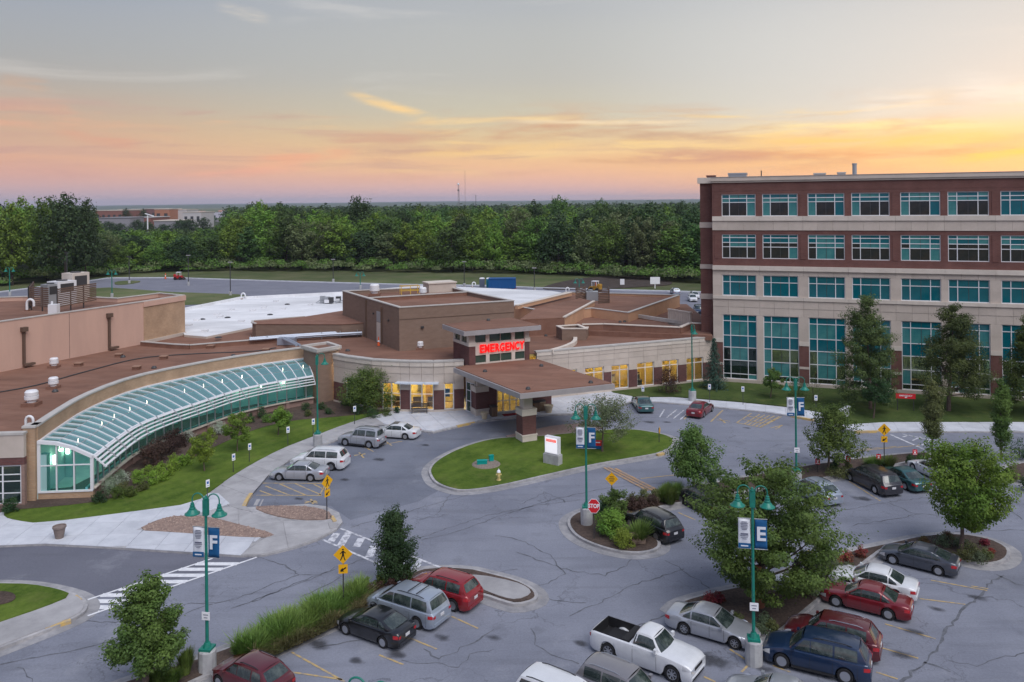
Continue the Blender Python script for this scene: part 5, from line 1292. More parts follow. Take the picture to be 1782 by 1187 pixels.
# glazed side between the curved wall and the left column
a_, b_ = P2(811, 718, 0), P2(827, 724, 0)
FS = Frame(a_, b_)
g = MB(); g.prism([FS.w(0, 0)[:2], FS.w(FS.len, 0)[:2], FS.w(FS.len, .3)[:2], FS.w(0, .3)[:2]], 3.0, 4.1); build(g, 'side_lintel', M_stone, CA)
g = MB(); g.prism([FS.w(0.02, .1)[:2], FS.w(FS.len, .1)[:2], FS.w(FS.len, .16)[:2], FS.w(0.02, .16)[:2]], .15, 3.0); build(g, 'side_pane', M_glass_grn, CA)
g = MB()
for x in (.05, FS.len * .5, FS.len - .05): g.bar(FS.w(x, .05, .15), FS.w(x, .05, 3.0), .08, .1)
for z in (.2, 1.2, 2.2, 2.95): g.bar(FS.w(.1, .05, z), FS.w(FS.len - .1, .05, z), .06, .06)
build(g, 'side_frame', M_wmetal, CA)

# ---------------- the tall brown plant block
PH = empty('plant_block', (-8, 92, 0), 0, 'tall windowless brown block rising from the hospital roof behind the tower', 'building')
TPp = [P2(596, 507, 9.14), P2(637.6, 519.4, 9.14), P2(694.5, 536, 9.14), P2(894.5, 524, 9.14), P2(820, 509, 9.14), P2(779, 499, 9.14)]
pr = block(PH, None, 9.14, 4.66, M_block_brown, world=[tuple(p) for p in TPp], para=.4)
a, b = P(640, 519.6, 9.1), P(816, 508.8, 9.1); g = MB(); g.bar(a - Vector((0, 0, .2)), b - Vector((0, 0, .2)), .3, .45); build(g, 'dividing_parapet', M_roof_band, PH)
g = MB(); g.bar(a + Vector((0, 0, .08)), b + Vector((0, 0, .08)), .4, .1); build(g, 'coping', M_coping, PH)
FPb = Frame(TPp[1], TPp[2])
def fbox(parent, fr_, name, x0, x1, y0, y1, z0, z1, m):
    g = MB(); g.prism([fr_.w(x0, y0)[:2], fr_.w(x1, y0)[:2], fr_.w(x1, y1)[:2], fr_.w(x0, y1)[:2]], z0, z1, True); return build(g, name, m, parent)
xd0 = FPb.uz(656, 560)[0]; xd1 = FPb.uz(664, 560)[0]
fbox(PH, FPb, 'door', xd0, xd1, -.06, .02, 4.7, 6.9, M_stone_lt); fbox(PH, FPb, 'louvre_panel', xd0, xd1, -.05, .02, 6.95, 8.1, M_gmetal); fbox(PH, FPb, 'downpipe', xd1 + .12, xd1 + .26, -.18, -.02, 4.7, 8.7, M_brown)
fbox(PH, FPb, 'downpipe', -.1, .06, -.15, 0, 4.7, 9.0, M_brown)
for x, z in ((2.3, 7.6), (6.9, 7.4)): fbox(PH, FPb, 'wall_light', x, x + .16, -.15, -.01, z, z + .2, M_dmetal)
FPc = Frame(TPp[2], TPp[3]); fbox(PH, FPc, 'wall_joint', 0, FPc.len, -.03, -.005, 7.9, 7.96, M_brown); fbox(PH, FPc, 'wall_light', 2.3, 2.6, -.2, -.01, 6.9, 7.1, M_dmetal)
# low long block left of it
LB = empty('roof_monitor', (-15, 95, 0), 0, 'low long brown roof block with pale edge left of the plant block', 'building')
lbp = [P2(439, 562, 6.2), P2(445, 563.5, 6.2), P2(594.6, 564, 6.2), P2(634, 562, 6.2), P2(632, 553, 6.2), P2(594.6, 541, 6.2), P2(531, 551, 6.2), P2(440, 558.5, 6.2)]
g = MB(); g.prism(lbp, 4.66, 6.14); build(g, 'wall', M_block_brown, LB); g = MB(); g.prism(offset(lbp, .06), 6.142, 6.2, True); build(g, 'roof', M_roof_band, LB)
g = MB(); q = [Vector((*p, 6.24)) for p in lbp]; g.bar(q[-1], q[0], .3, .1); g.bar(q[0], q[1], .3, .1); g.bar(q[-1], q[-2], .2, .08); build(g, 'coping', M_coping, LB)

# ---------------- pink walled building, far left
PB = empty('pink_building', (-45, 85, 0), 0, 'long pink precast building with tan brick end, at left behind the low roof', 'building')
p0, p1, p2_ = P2(-140, 580.5, 9.3), P2(249, 525.7, 9.3), P2(321, 514.3, 9.3)
back_ = [P2(277, 508, 9.3), P2(205, 521, 9.3), P2(169, 516, 9.3), P2(42, 516, 9.3), P2(-140, 524, 9.3)]
body = [p0, p1, p2_] + [P2(277, 510.5, 9.3), P2(205, 519.5, 9.3), P2(165, 517.5, 9.3), P2(42, 516.5, 9.3), P2(-140, 523, 9.3)]
pbp = block(PB, None, 9.3, 0, M_pink, world=body, para=.45, roofm=M_roof)
fp = Frame(p0, p1); fbr = Frame(p1, p2_)
fbox(PB, fbr, 'brick_face', .05, fbr.len, -.05, .0, 4.7, 8.75, M_brick_tan); fbox(PB, fbr, 'stone_cap', 0, fbr.len + .1, -.15, .0, 8.75, 9.3, M_pink); fbox(PB, fbr, 'stone_base', 0, fbr.len, -.2, .0, 4.66, 5.0, M_stone)
for px_, yt in ((40, 569), (189, 545)):
    x = fp.uz(px_, 600)[0]; zt_ = fp.uz(px_, yt)[1]
    fbox(PB, fp, 'downpipe', x - .1, x + .1, -.25, -.02, 5.0, zt_ - .4, M_brown); fbox(PB, fp, 'rain_hopper', x - .28, x + .28, -.42, -.02, zt_ - .42, zt_, M_brown)
    fbox(PB, fp, 'pipe_shoe', x - .12, x + .9, -.5, -.1, 4.85, 5.05, M_brown)
for px_ in (-60, 121): x = fp.uz(px_, 600)[0]; fbox(PB, fp, 'panel_joint', x - .03, x + .03, -.012, -.002, 4.7, 9.2, M_brick_pink)
# upstand kerb between roofs next to the pink building
g = MB(); q = [P(246, 597, 4.95), P(300, 601.5, 4.95), P(330, 603, 4.95), P(440, 594, 4.95), P(500, 590, 4.95)]
for a, b in zip(q, q[1:]): g.bar(a - Vector((0, 0, .1)), b - Vector((0, 0, .1)), .3, .45)
build(g, 'roof_upstand', M_roof_band, HB)
g = MB()
for a, b in zip(q, q[1:]): g.bar(a + Vector((0, 0, .17)), b + Vector((0, 0, .17)), .38, .08)
build(g, 'coping', M_coping, HB)

# ---------------- white roofs
WRf = empty('white_roofed_wing', (-25, 115, 0), 0, 'hospital wing under a bright white membrane roof at the back', 'building')
wp = [P2(321, 583, 4.9), P2(359, 586, 4.9), P2(440, 569.5, 4.9), P2(526, 552, 4.9), P2(594.6, 541, 4.9), P2(640, 532, 4.9), P2(779, 506, 4.9), P2(740, 500.5, 4.9), P2(594.6, 512, 4.9), P2(419.6, 520.7, 4.9), P2(300, 545, 4.9)]
g = MB(); g.prism(wp, 0, 4.88); build(g, 'wall', M_stone, WRf); g = MB(); g.prism(wp, 4.882, 4.92); build(g, 'roof', M_roof_white, WRf)
q = [Vector((*p, 5.1)) for p in wp]; g = MB()
for i in (7, 8, 9): g.bar(q[i], q[i + 1], .35, .4)
build(g, 'parapet', M_roof_white, WRf)
wp2 = [P2(815, 507, 4.9), P2(894, 536, 4.9), P2(899, 536, 4.9), P2(993, 512, 4.9), P2(960, 506.5, 4.9), P2(850, 501.5, 4.9), P2(790, 499, 4.9)]
g = MB(); g.prism(wp2, 0, 4.88); build(g, 'wall', M_stone, WRf); g = MB(); g.prism(wp2, 4.882, 4.92); build(g, 'roof', M_roof_white, WRf)

# ---------------- rear right roofs
RR = empty('rear_wing', (12, 105, 0), 0, 'brown roofed rear wing with tan end wall between the tower and the office building', 'building')
block(RR, None, 6.3, 0, M_block_tan, world=[P2(894, 533, 6.3), P2(986, 508.5, 6.3), P2(1183, 514, 6.3), P2(1094, 545, 6.3), P2(1029, 537, 6.3), P2(960, 545, 6.3)], para=.3)
g = MB(); a, b = P(898.7, 535, 6.5), P(993, 512, 6.5); g.bar(a, b, .4, .45); build(g, 'parapet', M_block_tan, RR); g = MB(); g.bar(a + Vector((0, 0, .27)), b + Vector((0, 0, .27)), .5, .1); build(g, 'coping', M_stone_lt, RR)
rb = empty('raised_roof', (8, 98, 0), 0, 'raised brown roof with sloping tan side wall behind the tower', 'building')
ZB = 6.6
rbp = [P2(905, 556, ZB), P2(981.7, 552.7, ZB), P2(1033.7, 524.6, ZB), P2(1010, 519, ZB), P2(930, 538, ZB)]
g = MB(); g.prism(rbp, 4.66, ZB - .1); build(g, 'wall', M_roof_band, rb); g = MB(); g.prism(offset(rbp, .02), ZB - .098, ZB, True); build(g, 'roof', M_roof, rb)
f_ = Frame(rbp[1], rbp[2]); fbox(rb, f_, 'tan_side_wall', .02, f_.len, -.08, -.03, 4.7, ZB - .02, M_block_tan)
g = MB(); g.bar(Vector((*rbp[1], ZB + .05)), Vector((*rbp[2], ZB + .05)), .34, .14); build(g, 'coping', M_stone_lt, rb)
sc_ = empty('plant_screen', (*P2(1045, 530, 6.1), 6.0), 0, 'brown plant screen around grey roof units on the rear roof', 'screen')
for a, b in ((P2(1041, 521, 6.6), P2(1061, 520, 6.6)), (P2(1061, 520, 6.6), P2(1059, 514.5, 6.6)), (P2(1002, 518.5, 6.6), P2(1020, 514.5, 6.6))):
    f_ = Frame(a, b)
    for k in range(9): fbox(sc_, f_, 'slat', 0, f_.len, 0, .04, 6.02 + .22 * k, 6.18 + .22 * k, M_brown)
g = MB(); c = P(1032, 523, 6.1); g.box(c.x - .9, c.x + .8, c.y, c.y + 1.5, 6.0, 7.3); g.lathe([(.35, 0), (.35, .25), (.3, .25)], 12, (c.x - .3, c.y + .7, 7.3)); tag(build(g, 'roof_condenser', M_gmetal), 'grey condenser unit inside the brown plant screen', 'roof unit')
R3 = empty('link_roof', (15, 92, 0), 0, 'low brown link roof with pale stepped coping in front of the rear wing', 'building')
r3p = [P2(982, 565, 5.2), P2(1033, 538, 5.2), P2(1095, 549, 5.2), P2(1170, 566, 5.2), P2(1235, 576, 5.2), P2(1240, 584, 5.2), P2(1023, 576, 5.2), P2(985, 572, 5.2)]
g = MB(); g.prism(r3p, 4.66, 5.18); build(g, 'wall', M_roof_band, R3); g = MB(); g.prism(r3p, 5.182, 5.2); build(g, 'roof', M_roof, R3)
g = MB(); q = [P(x, y, 5.5) for x, y in ((1033, 538), (1095, 547.5), (1150, 556), (1235, 568.5))]
for a, b in zip(q, q[1:]): g.bar(a, b, .3, .4)
build(g, 'upstand', M_coping, R3)
q = [P(x, y, 5.9) for x, y in ((1013, 565), (1050, 564), (1183, 570), (1201, 562.5), (1238, 564))]
for a, b in zip(q, q[1:]):
    g = MB(); g.bar(a - Vector((0, 0, .4)), b - Vector((0, 0, .4)), .3, .75); build(g, 'parapet', M_roof_band, R3); g = MB(); g.bar(a + Vector((0, 0, .03)), b + Vector((0, 0, .03)), .42, .1); build(g, 'coping', M_stone_lt, R3)
q = [P(x, y, 5.0) for x, y in ((1023, 575.5), (1058, 573.5), (1198, 578.6), (1237, 584))]
g = MB()
for a, b in zip(q, q[1:]): g.bar(a, b, .5, .2)
build(g, 'grey_coping', M_fascia, R3)
RB = empty('stair_housing', (*P2(995, 580, 4.7), 4.66), 0, 'small brown open topped roof box with pale coping right of the tower', 'roof box')
for px4, zt_ in (([(968, 568), (1006.7, 565.5), (1021, 571.5), (1020, 573), (978, 573)], 5.9), ([(978.6, 574.5), (1022, 573.5), (1024, 570), (985, 570)], 5.6)):
    block(RB, px4, zt_, 4.66, M_block_brown, para=.4, cop=M_stone_lt)
q = resample(crom([P2(x, y, 4.95) for x, y in ((993, 583), (1001, 588), (998, 596), (980, 604), (959, 610))], 6), 14); g = MB()
for a, b in zip(q, q[1:]): g.bar((*a, 4.85), (*b, 4.85), .42, .42)
tag(build(g, 'curved_coping', M_stone_lt), 'short curved pale parapet sweeping across the brown roof right of the tower', 'parapet')
# ribbed pale wall beside the office building corner
g = MB(); f_ = Frame(P2(1163, 562, 5.2), P2(1201, 545, 6.8)); 
st = empty('ribbed_screen_wall', (*P2(1180, 560, 5), 0), 0, 'pale ribbed screen wall beside the left corner of the office building', 'wall')
fbox(st, f_, 'panel', 0, f_.len, 0, .2, 3.5, 6.8, M_stone_lt); fbox(st, f_, 'coping', -.1, f_.len + .1, -.06, .26, 6.803, 6.93, M_stone_lt)
for k in range(12): fbox(st, f_, 'rib', f_.len * k / 12, f_.len * k / 12 + .08, -.06, -.004, 3.5, 6.75, M_stone)
ORDN = ['first', 'second', 'third', 'fourth', 'fifth', 'sixth', 'seventh', 'eighth']
# ================================================================== street furniture and signs
def sub(mb, name, m, parent, smooth=None): return build(mb, name, m, parent, smooth, world=False)
_pm = {}
def cached(key, fn):
    if key not in _pm: _pm[key] = fn()
    return _pm[key]
def shade_mesh():
    g = MB(); g.use(M_green)
    g.lathe([(.05, .62), (.10, .60), (.10, .50), (.13, .48), (.13, .36), (.17, .33), (.17, .25), (.22, .22), (.30, .10), (.42, .02), (.42, -.02), (.36, -.01), (.18, .16), (.0, .18)], 20)
    return g.mesh('lamp_shade', 40)
def put(name, me, parent, loc_=(0, 0, 0), rot=None):
    o = link(name, me, parent, loc_, rot); WM[o.name] = WM.get(parent.name, Matrix.Identity(4)); return o
def lamp_post(px, py, label, arms=2, rz=0.0, H=7.3, banner=None, sign=None, conc=1.05, group='green lamp posts around the car park', z=0.0, yb=None):
    p = P(px, py, z); r = empty('lamp_post', p, rz, label, 'lamp post', group)
    if conc:
        g = MB(); n = 8; g.lathe([(.37, 0), (.37, conc - .06), (.33, conc)], 12); sub(g, 'concrete_base', M_conc_base, r)
    g = MB(); g.box(-.26, .26, -.26, .26, conc, conc + .10); g.lathe([(.19, conc + .1), (.12, conc + .3)], 8); sub(g, 'base_plate', M_green, r)
    g = MB(); g.tube([(0, 0, conc), (0, 0, H)], [.075, .055], 10); sub(g, 'pole', M_green, r, 40)
    g = MB(); g.box(-.11, .11, -.09, .09, H - .55, H + .12); g.lathe([(.06, 0), (.09, .04), (.05, .16), (.0, .2)], 8, (0, 0, H + .12)); sub(g, 'arm_bracket', M_green, r)
    for s in ((-1, 1) if arms == 2 else (1,)):
        path = [(s * .10, 0, H - .45)] + [(s * (.10 + .26 - .26 * math.cos(a)), 0, H + .12 + .26 * math.sin(a)) for a in [PI * k / 10 for k in range(0, 11)]] + [(s * .62, 0, H - .04)]
        g = MB(); g.tube(path, .028, 8); sub(g, 'arm', M_green, r, 50)
        q_ = put('lamp_shade', cached('shade', shade_mesh), r, (s * .62, 0, H - .50)); q_.scale = (.76, .76, .76)
    if banner:
        z0, z1 = H - 2.35, H - 1.05
        for s, m in ((-1, M_ban_white), (1, M_ban_blue)):
            g = MB()
            for z in (z0, z1): g.tube([(s * .07, 0, z), (s * .62, 0, z)], .018, 6)
            sub(g, 'banner_rod', M_gmetal, r)
            xa, xb = (-.60, -.09) if s < 0 else (.09, .60)
            g = MB(); g.grid(lambda u, v: (xa + (xb - xa) * u, .02 * math.sin(u * 5 + v * 3) , z0 + .02 + (z1 - z0 - .04) * v), 6, 8); g.use(m); me = g.mesh('banner', 80)
            md = me; o = put('banner', md, r); mo = o.modifiers.new('thick', 'SOLIDIFY'); mo.thickness = .012
            o['label'] = 'white printed banner' if s < 0 else 'blue banner with a white letter'
            if s > 0:
                me = textmesh(banner, .82, .006, .022); me.materials.append(M_ban_white); q = link('letter', me, o, ((xa + xb) / 2, -.045, (z0 + z1) / 2), (PI / 2, 0, 0))
            else:
                q = MB()
                for k, (w_, zz, hh) in enumerate([(.34, 1.50, .05), (.44, 1.41, .05), (.40, 1.32, .05), (.44, 1.23, .04), (.36, 1.15, .04), (.30, 1.07, .04), (.46, .80, .10), (.5, .72, .04), (.40, .62, .03), (.26, .54, .03)]):
                    q.box((xa + xb) / 2 - w_ / 2 * .7, (xa + xb) / 2 + w_ / 2 * .7, -.040, -.034, z0 + zz * .76, z0 + zz * .76 + hh * .55)
                q.use(M_ink); put('printed_lines', q.mesh('printed_lines'), o)
                q = MB(); q.box(xa, xb, -.038, -.030, z0 + .03, z0 + .24); q.use(M_ban_blue); q.use(M_ban_white); q.box(xa + .1, xb - .1, -.044, -.0385, z0 + .10, z0 + .15); put('blue_footer', q.mesh('blue_footer'), o)
                for v in q.v: pass
    if sign:
        g = MB(); g.box(-.03, .3, -.13, -.11, 2.3, 2.6); g.use(M_ink); g.box(.06, .33, -.138, -.131, 2.56, 2.60); g.box(.10, .29, -.138, -.131, 2.42, 2.46)
        g2 = MB(); g2.box(-.16, .20, -.13, -.11, 2.34, 2.68); sub(g2, 'notice_plate', M_sign_white, r)
        g2 = MB(); g2.box(-.09, .13, -.138, -.131, 2.55, 2.58); g2.box(-.06, .10, -.138, -.131, 2.43, 2.46); sub(g2, 'notice_print', M_ink, r)
    return r
lamp_post(361, 1172, 'double green lamp post with F banner by the crosswalk at lower left', banner='F', sign=True, rz=-.15)
lamp_post(1312, 1155, 'double green lamp post with E banner between parked cars at lower right', banner='E', sign=True, rz=-.18)
lamp_post(1021, 912, 'double green lamp post with F banner beside the stop sign', banner='F', rz=-.1, H=7.0, z=.15)
lamp_post(1386, 845, 'double green lamp post with F banner behind the big leafy tree', banner='F', sign=True, rz=-.05, H=7.2)
lamp_post(553, 776, 'single arm green lamp post at the pavement by the glass gallery', arms=1, rz=.1, H=7.2, conc=1.0, z=.15)
lamp_post(1205, 697, 'single arm green lamp post by the red sedan and dark conifer', arms=1, rz=-1.35, H=7.2, conc=1.0, z=.15)
pb = PY(643, 1190, 20.9); q = lamp_post(643, 1190, 'green lamp post whose curved arms just enter the bottom edge', rz=-.3, H=7.12); q.location = (pb.x, 20.9, 0)
# back car park poles
for i, (x, yb, yt, gr, lb) in enumerate([(17, 515, 467, 1, 'far left green lamp post of the back car park'), (195, 518, 472, 1, 'green lamp post beside the grass island of the back car park'), (627, 503, 475, 1, 'green lamp post right behind the white roof'), (1008, 512, 487, 1, 'green lamp post near the dark soil heap'),
        (117, 500, 440, 0, 'dark pole light left behind the pink building'), (225, 494, 447, 0, 'dark pole light on the small grass island'), (328, 497, 445, 0, 'dark pole light behind the red loader'), (401, 515, 457, 0, 'dark pole light near the white roof corner'), (808, 500, 456, 0, 'brown pole light left of the blue container'), (930, 507, 467, 0, 'dark pole light right of the blue container'), (580, 492, 452, 0, 'dark pole light at the kerb before the woods')]):
    p = P(x, yb); H = ZAT(p, yt); r = empty('lamp_post' if gr else 'pole_light', p, 0, lb, 'lamp post', 'lights of the back car park'); m = M_green if gr else M_dmetal
    g = MB(); g.lathe([(.32, 0), (.32, .9), (.28, .95)], 8); sub(g, 'concrete_base', M_conc_base, r)
    g = MB(); g.tube([(0, 0, .95), (0, 0, H)], .10, 6); sub(g, 'pole', m, r)
    if gr:
        for s in (-1, 1):
            g = MB(); g.tube([(0, 0, H - .2), (s * .3, 0, H + .25), (s * .7, 0, H + .2), (s * .85, 0, H - .1)], .05, 6); sub(g, 'arm', m, r); put('lamp_shade', cached('shade', shade_mesh), r, (s * .85, 0, H - .7))
    else: g = MB(); g.box(-.5, .5, -.15, .15, H, H + .16); sub(g, 'lamp_head', M_conc if x > 300 else m, r)

def post(parent, h, r=.035, m=M_dmetal): g = MB(); g.tube([(0, 0, 0), (0, 0, h)], r, 6); return sub(g, 'post', m, parent)
def plate(parent, name, w_, h_, zc, m, y=-.05, shape='rect', t=.012, rot=0.0):
    g = MB(); 
    if shape == 'rect': pts = [(-w_ / 2, -h_ / 2), (w_ / 2, -h_ / 2), (w_ / 2, h_ / 2), (-w_ / 2, h_ / 2)]
    elif shape == 'diamond': pts = [(0, -w_ / 2), (w_ / 2, 0), (0, w_ / 2), (-w_ / 2, 0)]
    elif shape == 'oct': pts = [(w_ / 2 * math.cos(PI / 8 + PI / 4 * k) / math.cos(PI / 8), w_ / 2 * math.sin(PI / 8 + PI / 4 * k) / math.cos(PI / 8)) for k in range(8)]
    n = len(pts); vs = [(x, y - t, z + zc) for x, z in pts] + [(x, y, z + zc) for x, z in pts]
    g.add(vs, [tuple(range(n)), tuple(range(2 * n - 1, n - 1, -1))] + [(i, n + i, n + (i + 1) % n, (i + 1) % n) for i in range(n)])
    return sub(g, name, m, parent)
def walker(parent, zc, s=1.0, y=-.066):
    g = MB(); S = lambda pts: [(x * s, y, z * s + zc) for x, z in pts]
    g.poly(S([(.0 + .045 * math.cos(a), .26 + .045 * math.sin(a)) for a in [2 * PI * k / 10 for k in range(10)]]))
    for pts in ([(-.05, .19), (.05, .20), (.055, .0), (-.045, -.01)], [(-.045, 0), (.02, 0), (-.03, -.14), (-.10, -.27), (-.15, -.26), (-.09, -.13)], [(.0, 0), (.055, .0), (.075, -.13), (.13, -.27), (.08, -.28), (.03, -.14)],
                [(-.05, .18), (-.03, .13), (-.10, .06), (-.14, .03), (-.15, .06), (-.10, .12)], [(.05, .19), (.04, .13), (.10, .07), (.15, .07), (.15, .10), (.10, .12)]):
        g.poly(S(pts))
    return sub(g, 'walking_figure', M_sign_black, parent)
def ped_sign(px, py, label, rz=0.0, h=2.6, z=.15, scale=1.0):
    r = empty('crossing_sign', P(px, py, z), rz, label, 'traffic sign', 'yellow pedestrian crossing signs'); r.scale = (scale,) * 3
    post(r, h + .05); a = plate(r, 'sign_plate', .92, 0, h - .15, M_sign_yel, shape='diamond'); 
    g = MB(); 
    for s in (.98, .93):
        pass
    walker(r, h - .17, 1.0)
    plate(r, 'arrow_plate', .44, .44, h - .86, M_sign_yel)
    g = MB(); y = -.066; g.poly([(-.13, y, h - .90), (-.02, y, h - .79), (-.02, y, h - .85), (.14, y, h - .76), (.15, y, h - .83), (.0, y, h - .92), (.05, y, h - .98), (-.13, y, h - .99)][:8]); sub(g, 'arrow', M_sign_black, r)
    return r
ped_sign(569, 903, 'yellow pedestrian sign turned sideways at the gravel bed', rz=.95, h=2.5)
ped_sign(598, 1062, 'yellow pedestrian sign with arrow above the tall ornamental grass', rz=.12, h=2.9)
ped_sign(1539, 812, 'yellow pedestrian sign with arrow by the dark minivan', rz=-.15, h=2.9)
# stop sign
r = empty('stop_sign', P(1034, 938, .15), -.12, 'red octagonal STOP sign on the island near the black suv', 'traffic sign'); r.scale = (.82, .82, 1); post(r, 2.2)
plate(r, 'white_border', .84, 0, 1.95, M_sign_white, y=-.045, shape='oct'); plate(r, 'red_face', .78, 0, 1.95, M_sign_red, y=-.058, shape='oct', t=.006)
me = textmesh('STOP', .33, .004, .010); me.materials.append(M_sign_white); q = link('lettering', me, r, (0, -.070, 1.95), (PI / 2, 0, 0))
# diamond sign without figure, and small yellow edge-on sign
r = empty('warning_sign', P(1065, 893, .1), -.1, 'small yellow diamond warning sign above the leafy shrub at the stop island', 'traffic sign'); post(r, 2.5); plate(r, 'sign_plate', .84, 0, 2.2, M_sign_yel, shape='diamond')
g = MB(); [g.box(-w_ / 2, w_ / 2, -.067, -.063, z, z + .07) for w_, z in ((.26, 2.30), (.36, 2.17), (.26, 2.04))]; sub(g, 'printed_lines', mat('faded_ink', (.25, .15, .03), .7), r)
r = empty('warning_sign', P(1147, 770, .15), 1.2, 'yellow sign seen almost edge on at the right end of the oval lawn', 'traffic sign'); post(r, 1.2); plate(r, 'sign_plate', .62, 0, 1.0, M_sign_yel, shape='diamond')
# parking bay signs
def bay_sign(px, pyt, pyb, rz, label, wpx=6, red=False, z=.15, arrowblue=True):
    p = P(px, pyb, z); H = ZAT(p, pyt) - z; r = empty('parking_sign', p, rz, label, 'parking sign', 'red reserved parking signs' if red else 'accessible parking signs'); post(r, H * .98, .03, M_dmetal)
    if red:
        plate(r, 'sign_plate', .32, .40, H - .24, M_sign_red); g = MB(); g.box(-.13, .13, -.068, -.063, H - .40, H - .36); g.box(-.10, .10, -.068, -.063, H - .17, H - .13); g.box(-.06, .06, -.068, -.063, H - .32, H - .22); sub(g, 'printed_lines', M_sign_white, r)
    else:
        plate(r, 'sign_plate', .27, .50, H - .27, M_sign_white); g = MB(); g.box(-.07, .07, -.068, -.063, H - .30, H - .14); sub(g, 'blue_symbol', M_hcblue, r)
        g = MB(); g.box(-.09, .09, -.068, -.063, H - .44, H - .41); sub(g, 'printed_line', mat('sign_green', (.02, .25, .12), .6), r)
for x, t, b, rz, lb in [(361, 834, 872, .9, 'first accessible parking sign at the near end of the front lawn'), (406, 789, 822, .9, 'accessible parking sign on the lawn behind the silver sedan'), (434, 771, 804, .9, 'accessible parking sign on the lawn behind the white suv'), (501, 742, 775, .7, 'accessible parking sign on the lawn left of the lamp post'),
                        (545, 728, 760, .7, 'accessible parking sign right beside the single lamp post'), (617, 706, 738, .6, 'accessible parking sign between the lamp post and the round tree')]:
    bay_sign(x, t, b, rz, lb)
for x, t, b, lb in [(1119, 672, 694, 'small accessible parking sign on the lawn behind the teal sedan'), (1235, 668, 700, 'accessible parking sign in front of the dark conifer'), (1293, 672, 704, 'accessible parking sign on the lawn right of the conifer'), (1420, 687, 716, 'accessible parking sign beside the pale kerb ramp wall')]:
    bay_sign(x, t, b, -.2, lb)
for x, t, b, lb in [(1423, 797, 822, 'first red parking sign under the small maple'), (1476, 792, 816, 'second red parking sign left of the dark minivan'), (1529, 789, 812, 'third red parking sign right beside the pedestrian sign'), (1592, 781, 806, 'last red parking sign by the bright green tree')]:
    bay_sign(x, t, b, -.2, lb, red=True)
# monument sign on the oval
fr = Frame(P2(951, 803), P2(972, 811)); r = empty('monument_sign', P(962, 806, .18), -.62, 'white lit box sign on stone base on the oval lawn', 'sign'); r.scale = (.86, .86, .86)
g = MB(); g.box(-.78, .78, -.35, .35, 0, .82); g.box(-.7, .7, -.29, .29, .82, .9); sub(g, 'stone_base', M_conc_base, r)
g = MB(); g.box(-.68, .68, -.24, .24, .9, 2.35); sub(g, 'cabinet', M_wmetal, r)
g = MB(); g.box(-.62, .62, -.262, -.243, .96, 2.29); sub(g, 'lit_face', M_sign_lit, r)
g = MB(); g.box(-.52, .52, -.272, -.264, 1.93, 2.15); sub(g, 'red_band', mat('red_band', (.75, .05, .02), .5, emit=(1, .08, .03), es=.5), r)
me = textmesh('EMERGENCY', .17, .003, .004); me.materials.append(M_sign_white); link('lettering', me, r, (0, -.280, 2.035), (PI / 2, 0, 0))
# small red sign under the tree on the oval, and red/white sign by the office lawn
r = empty('directional_sign', P(1038, 783, .15), -.15, 'small red and blue direction sign under the grey leaved tree on the oval', 'sign'); g = MB(); g.box(-.42, .42, -.06, 0, .35, .78); sub(g, 'red_panel', M_sign_red, r); g = MB(); g.box(-.42, .42, -.06, 0, .1, .345); sub(g, 'blue_panel', M_ban_blue, r)
g = MB(); g.box(-.3, .3, -.068, -.062, .58, .66); sub(g, 'printed_line', M_sign_white, r)
r = empty('directional_sign', P(1576, 715, .15), -.2, 'low red EMERGENCY sign on the lawn before the office windows', 'sign'); [post_.__class__ for post_ in ()]
for s in (-.7, .7): g = MB(); g.tube([(s, 0, 0), (s, 0, 1.5)], .04, 6); sub(g, 'post', M_dmetal, r)
g = MB(); g.box(-.85, .85, -.08, -.03, 1.15, 1.62); sub(g, 'red_panel', M_sign_red, r); me = textmesh('EMERGENCY', .2, .003, .004); me.materials.append(M_sign_white); link('lettering', me, r, (0, -.09, 1.42), (PI / 2, 0, 0))
g = MB(); g.poly([(-.12, -.085, 1.28), (.02, -.085, 1.21), (.02, -.085, 1.25), (.12, -.085, 1.25), (.12, -.085, 1.31), (.02, -.085, 1.31), (.02, -.085, 1.35)]); sub(g, 'arrow', M_sign_white, r)
# hydrant
r = empty('fire_hydrant', P(868, 836, .16), 0, 'pale yellow fire hydrant at the edge of the oval lawn', 'hydrant'); my = mat('hydrant_yellow', (.62, .50, .22), .6)
g = MB(); g.lathe([(.17, 0), (.17, .05), (.11, .06), (.11, .5), (.14, .52), (.14, .58)], 12); sub(g, 'barrel', my, r, 40)
g = MB(); g.lathe([(.14, .58), (.12, .68), (.06, .75), (.03, .76), (.03, .82), (0, .82)], 12); sub(g, 'bonnet', M_sign_white, r, 40)
for s in (-1, 1): g = MB(); g.tube([(s * .08, 0, .42), (s * .2, 0, .42)], .06, 8); sub(g, 'outlet_cap', my, r)
g = MB(); g.tube([(0, -.08, .36), (0, -.2, .36)], .075, 8); sub(g, 'outlet_cap', my, r)
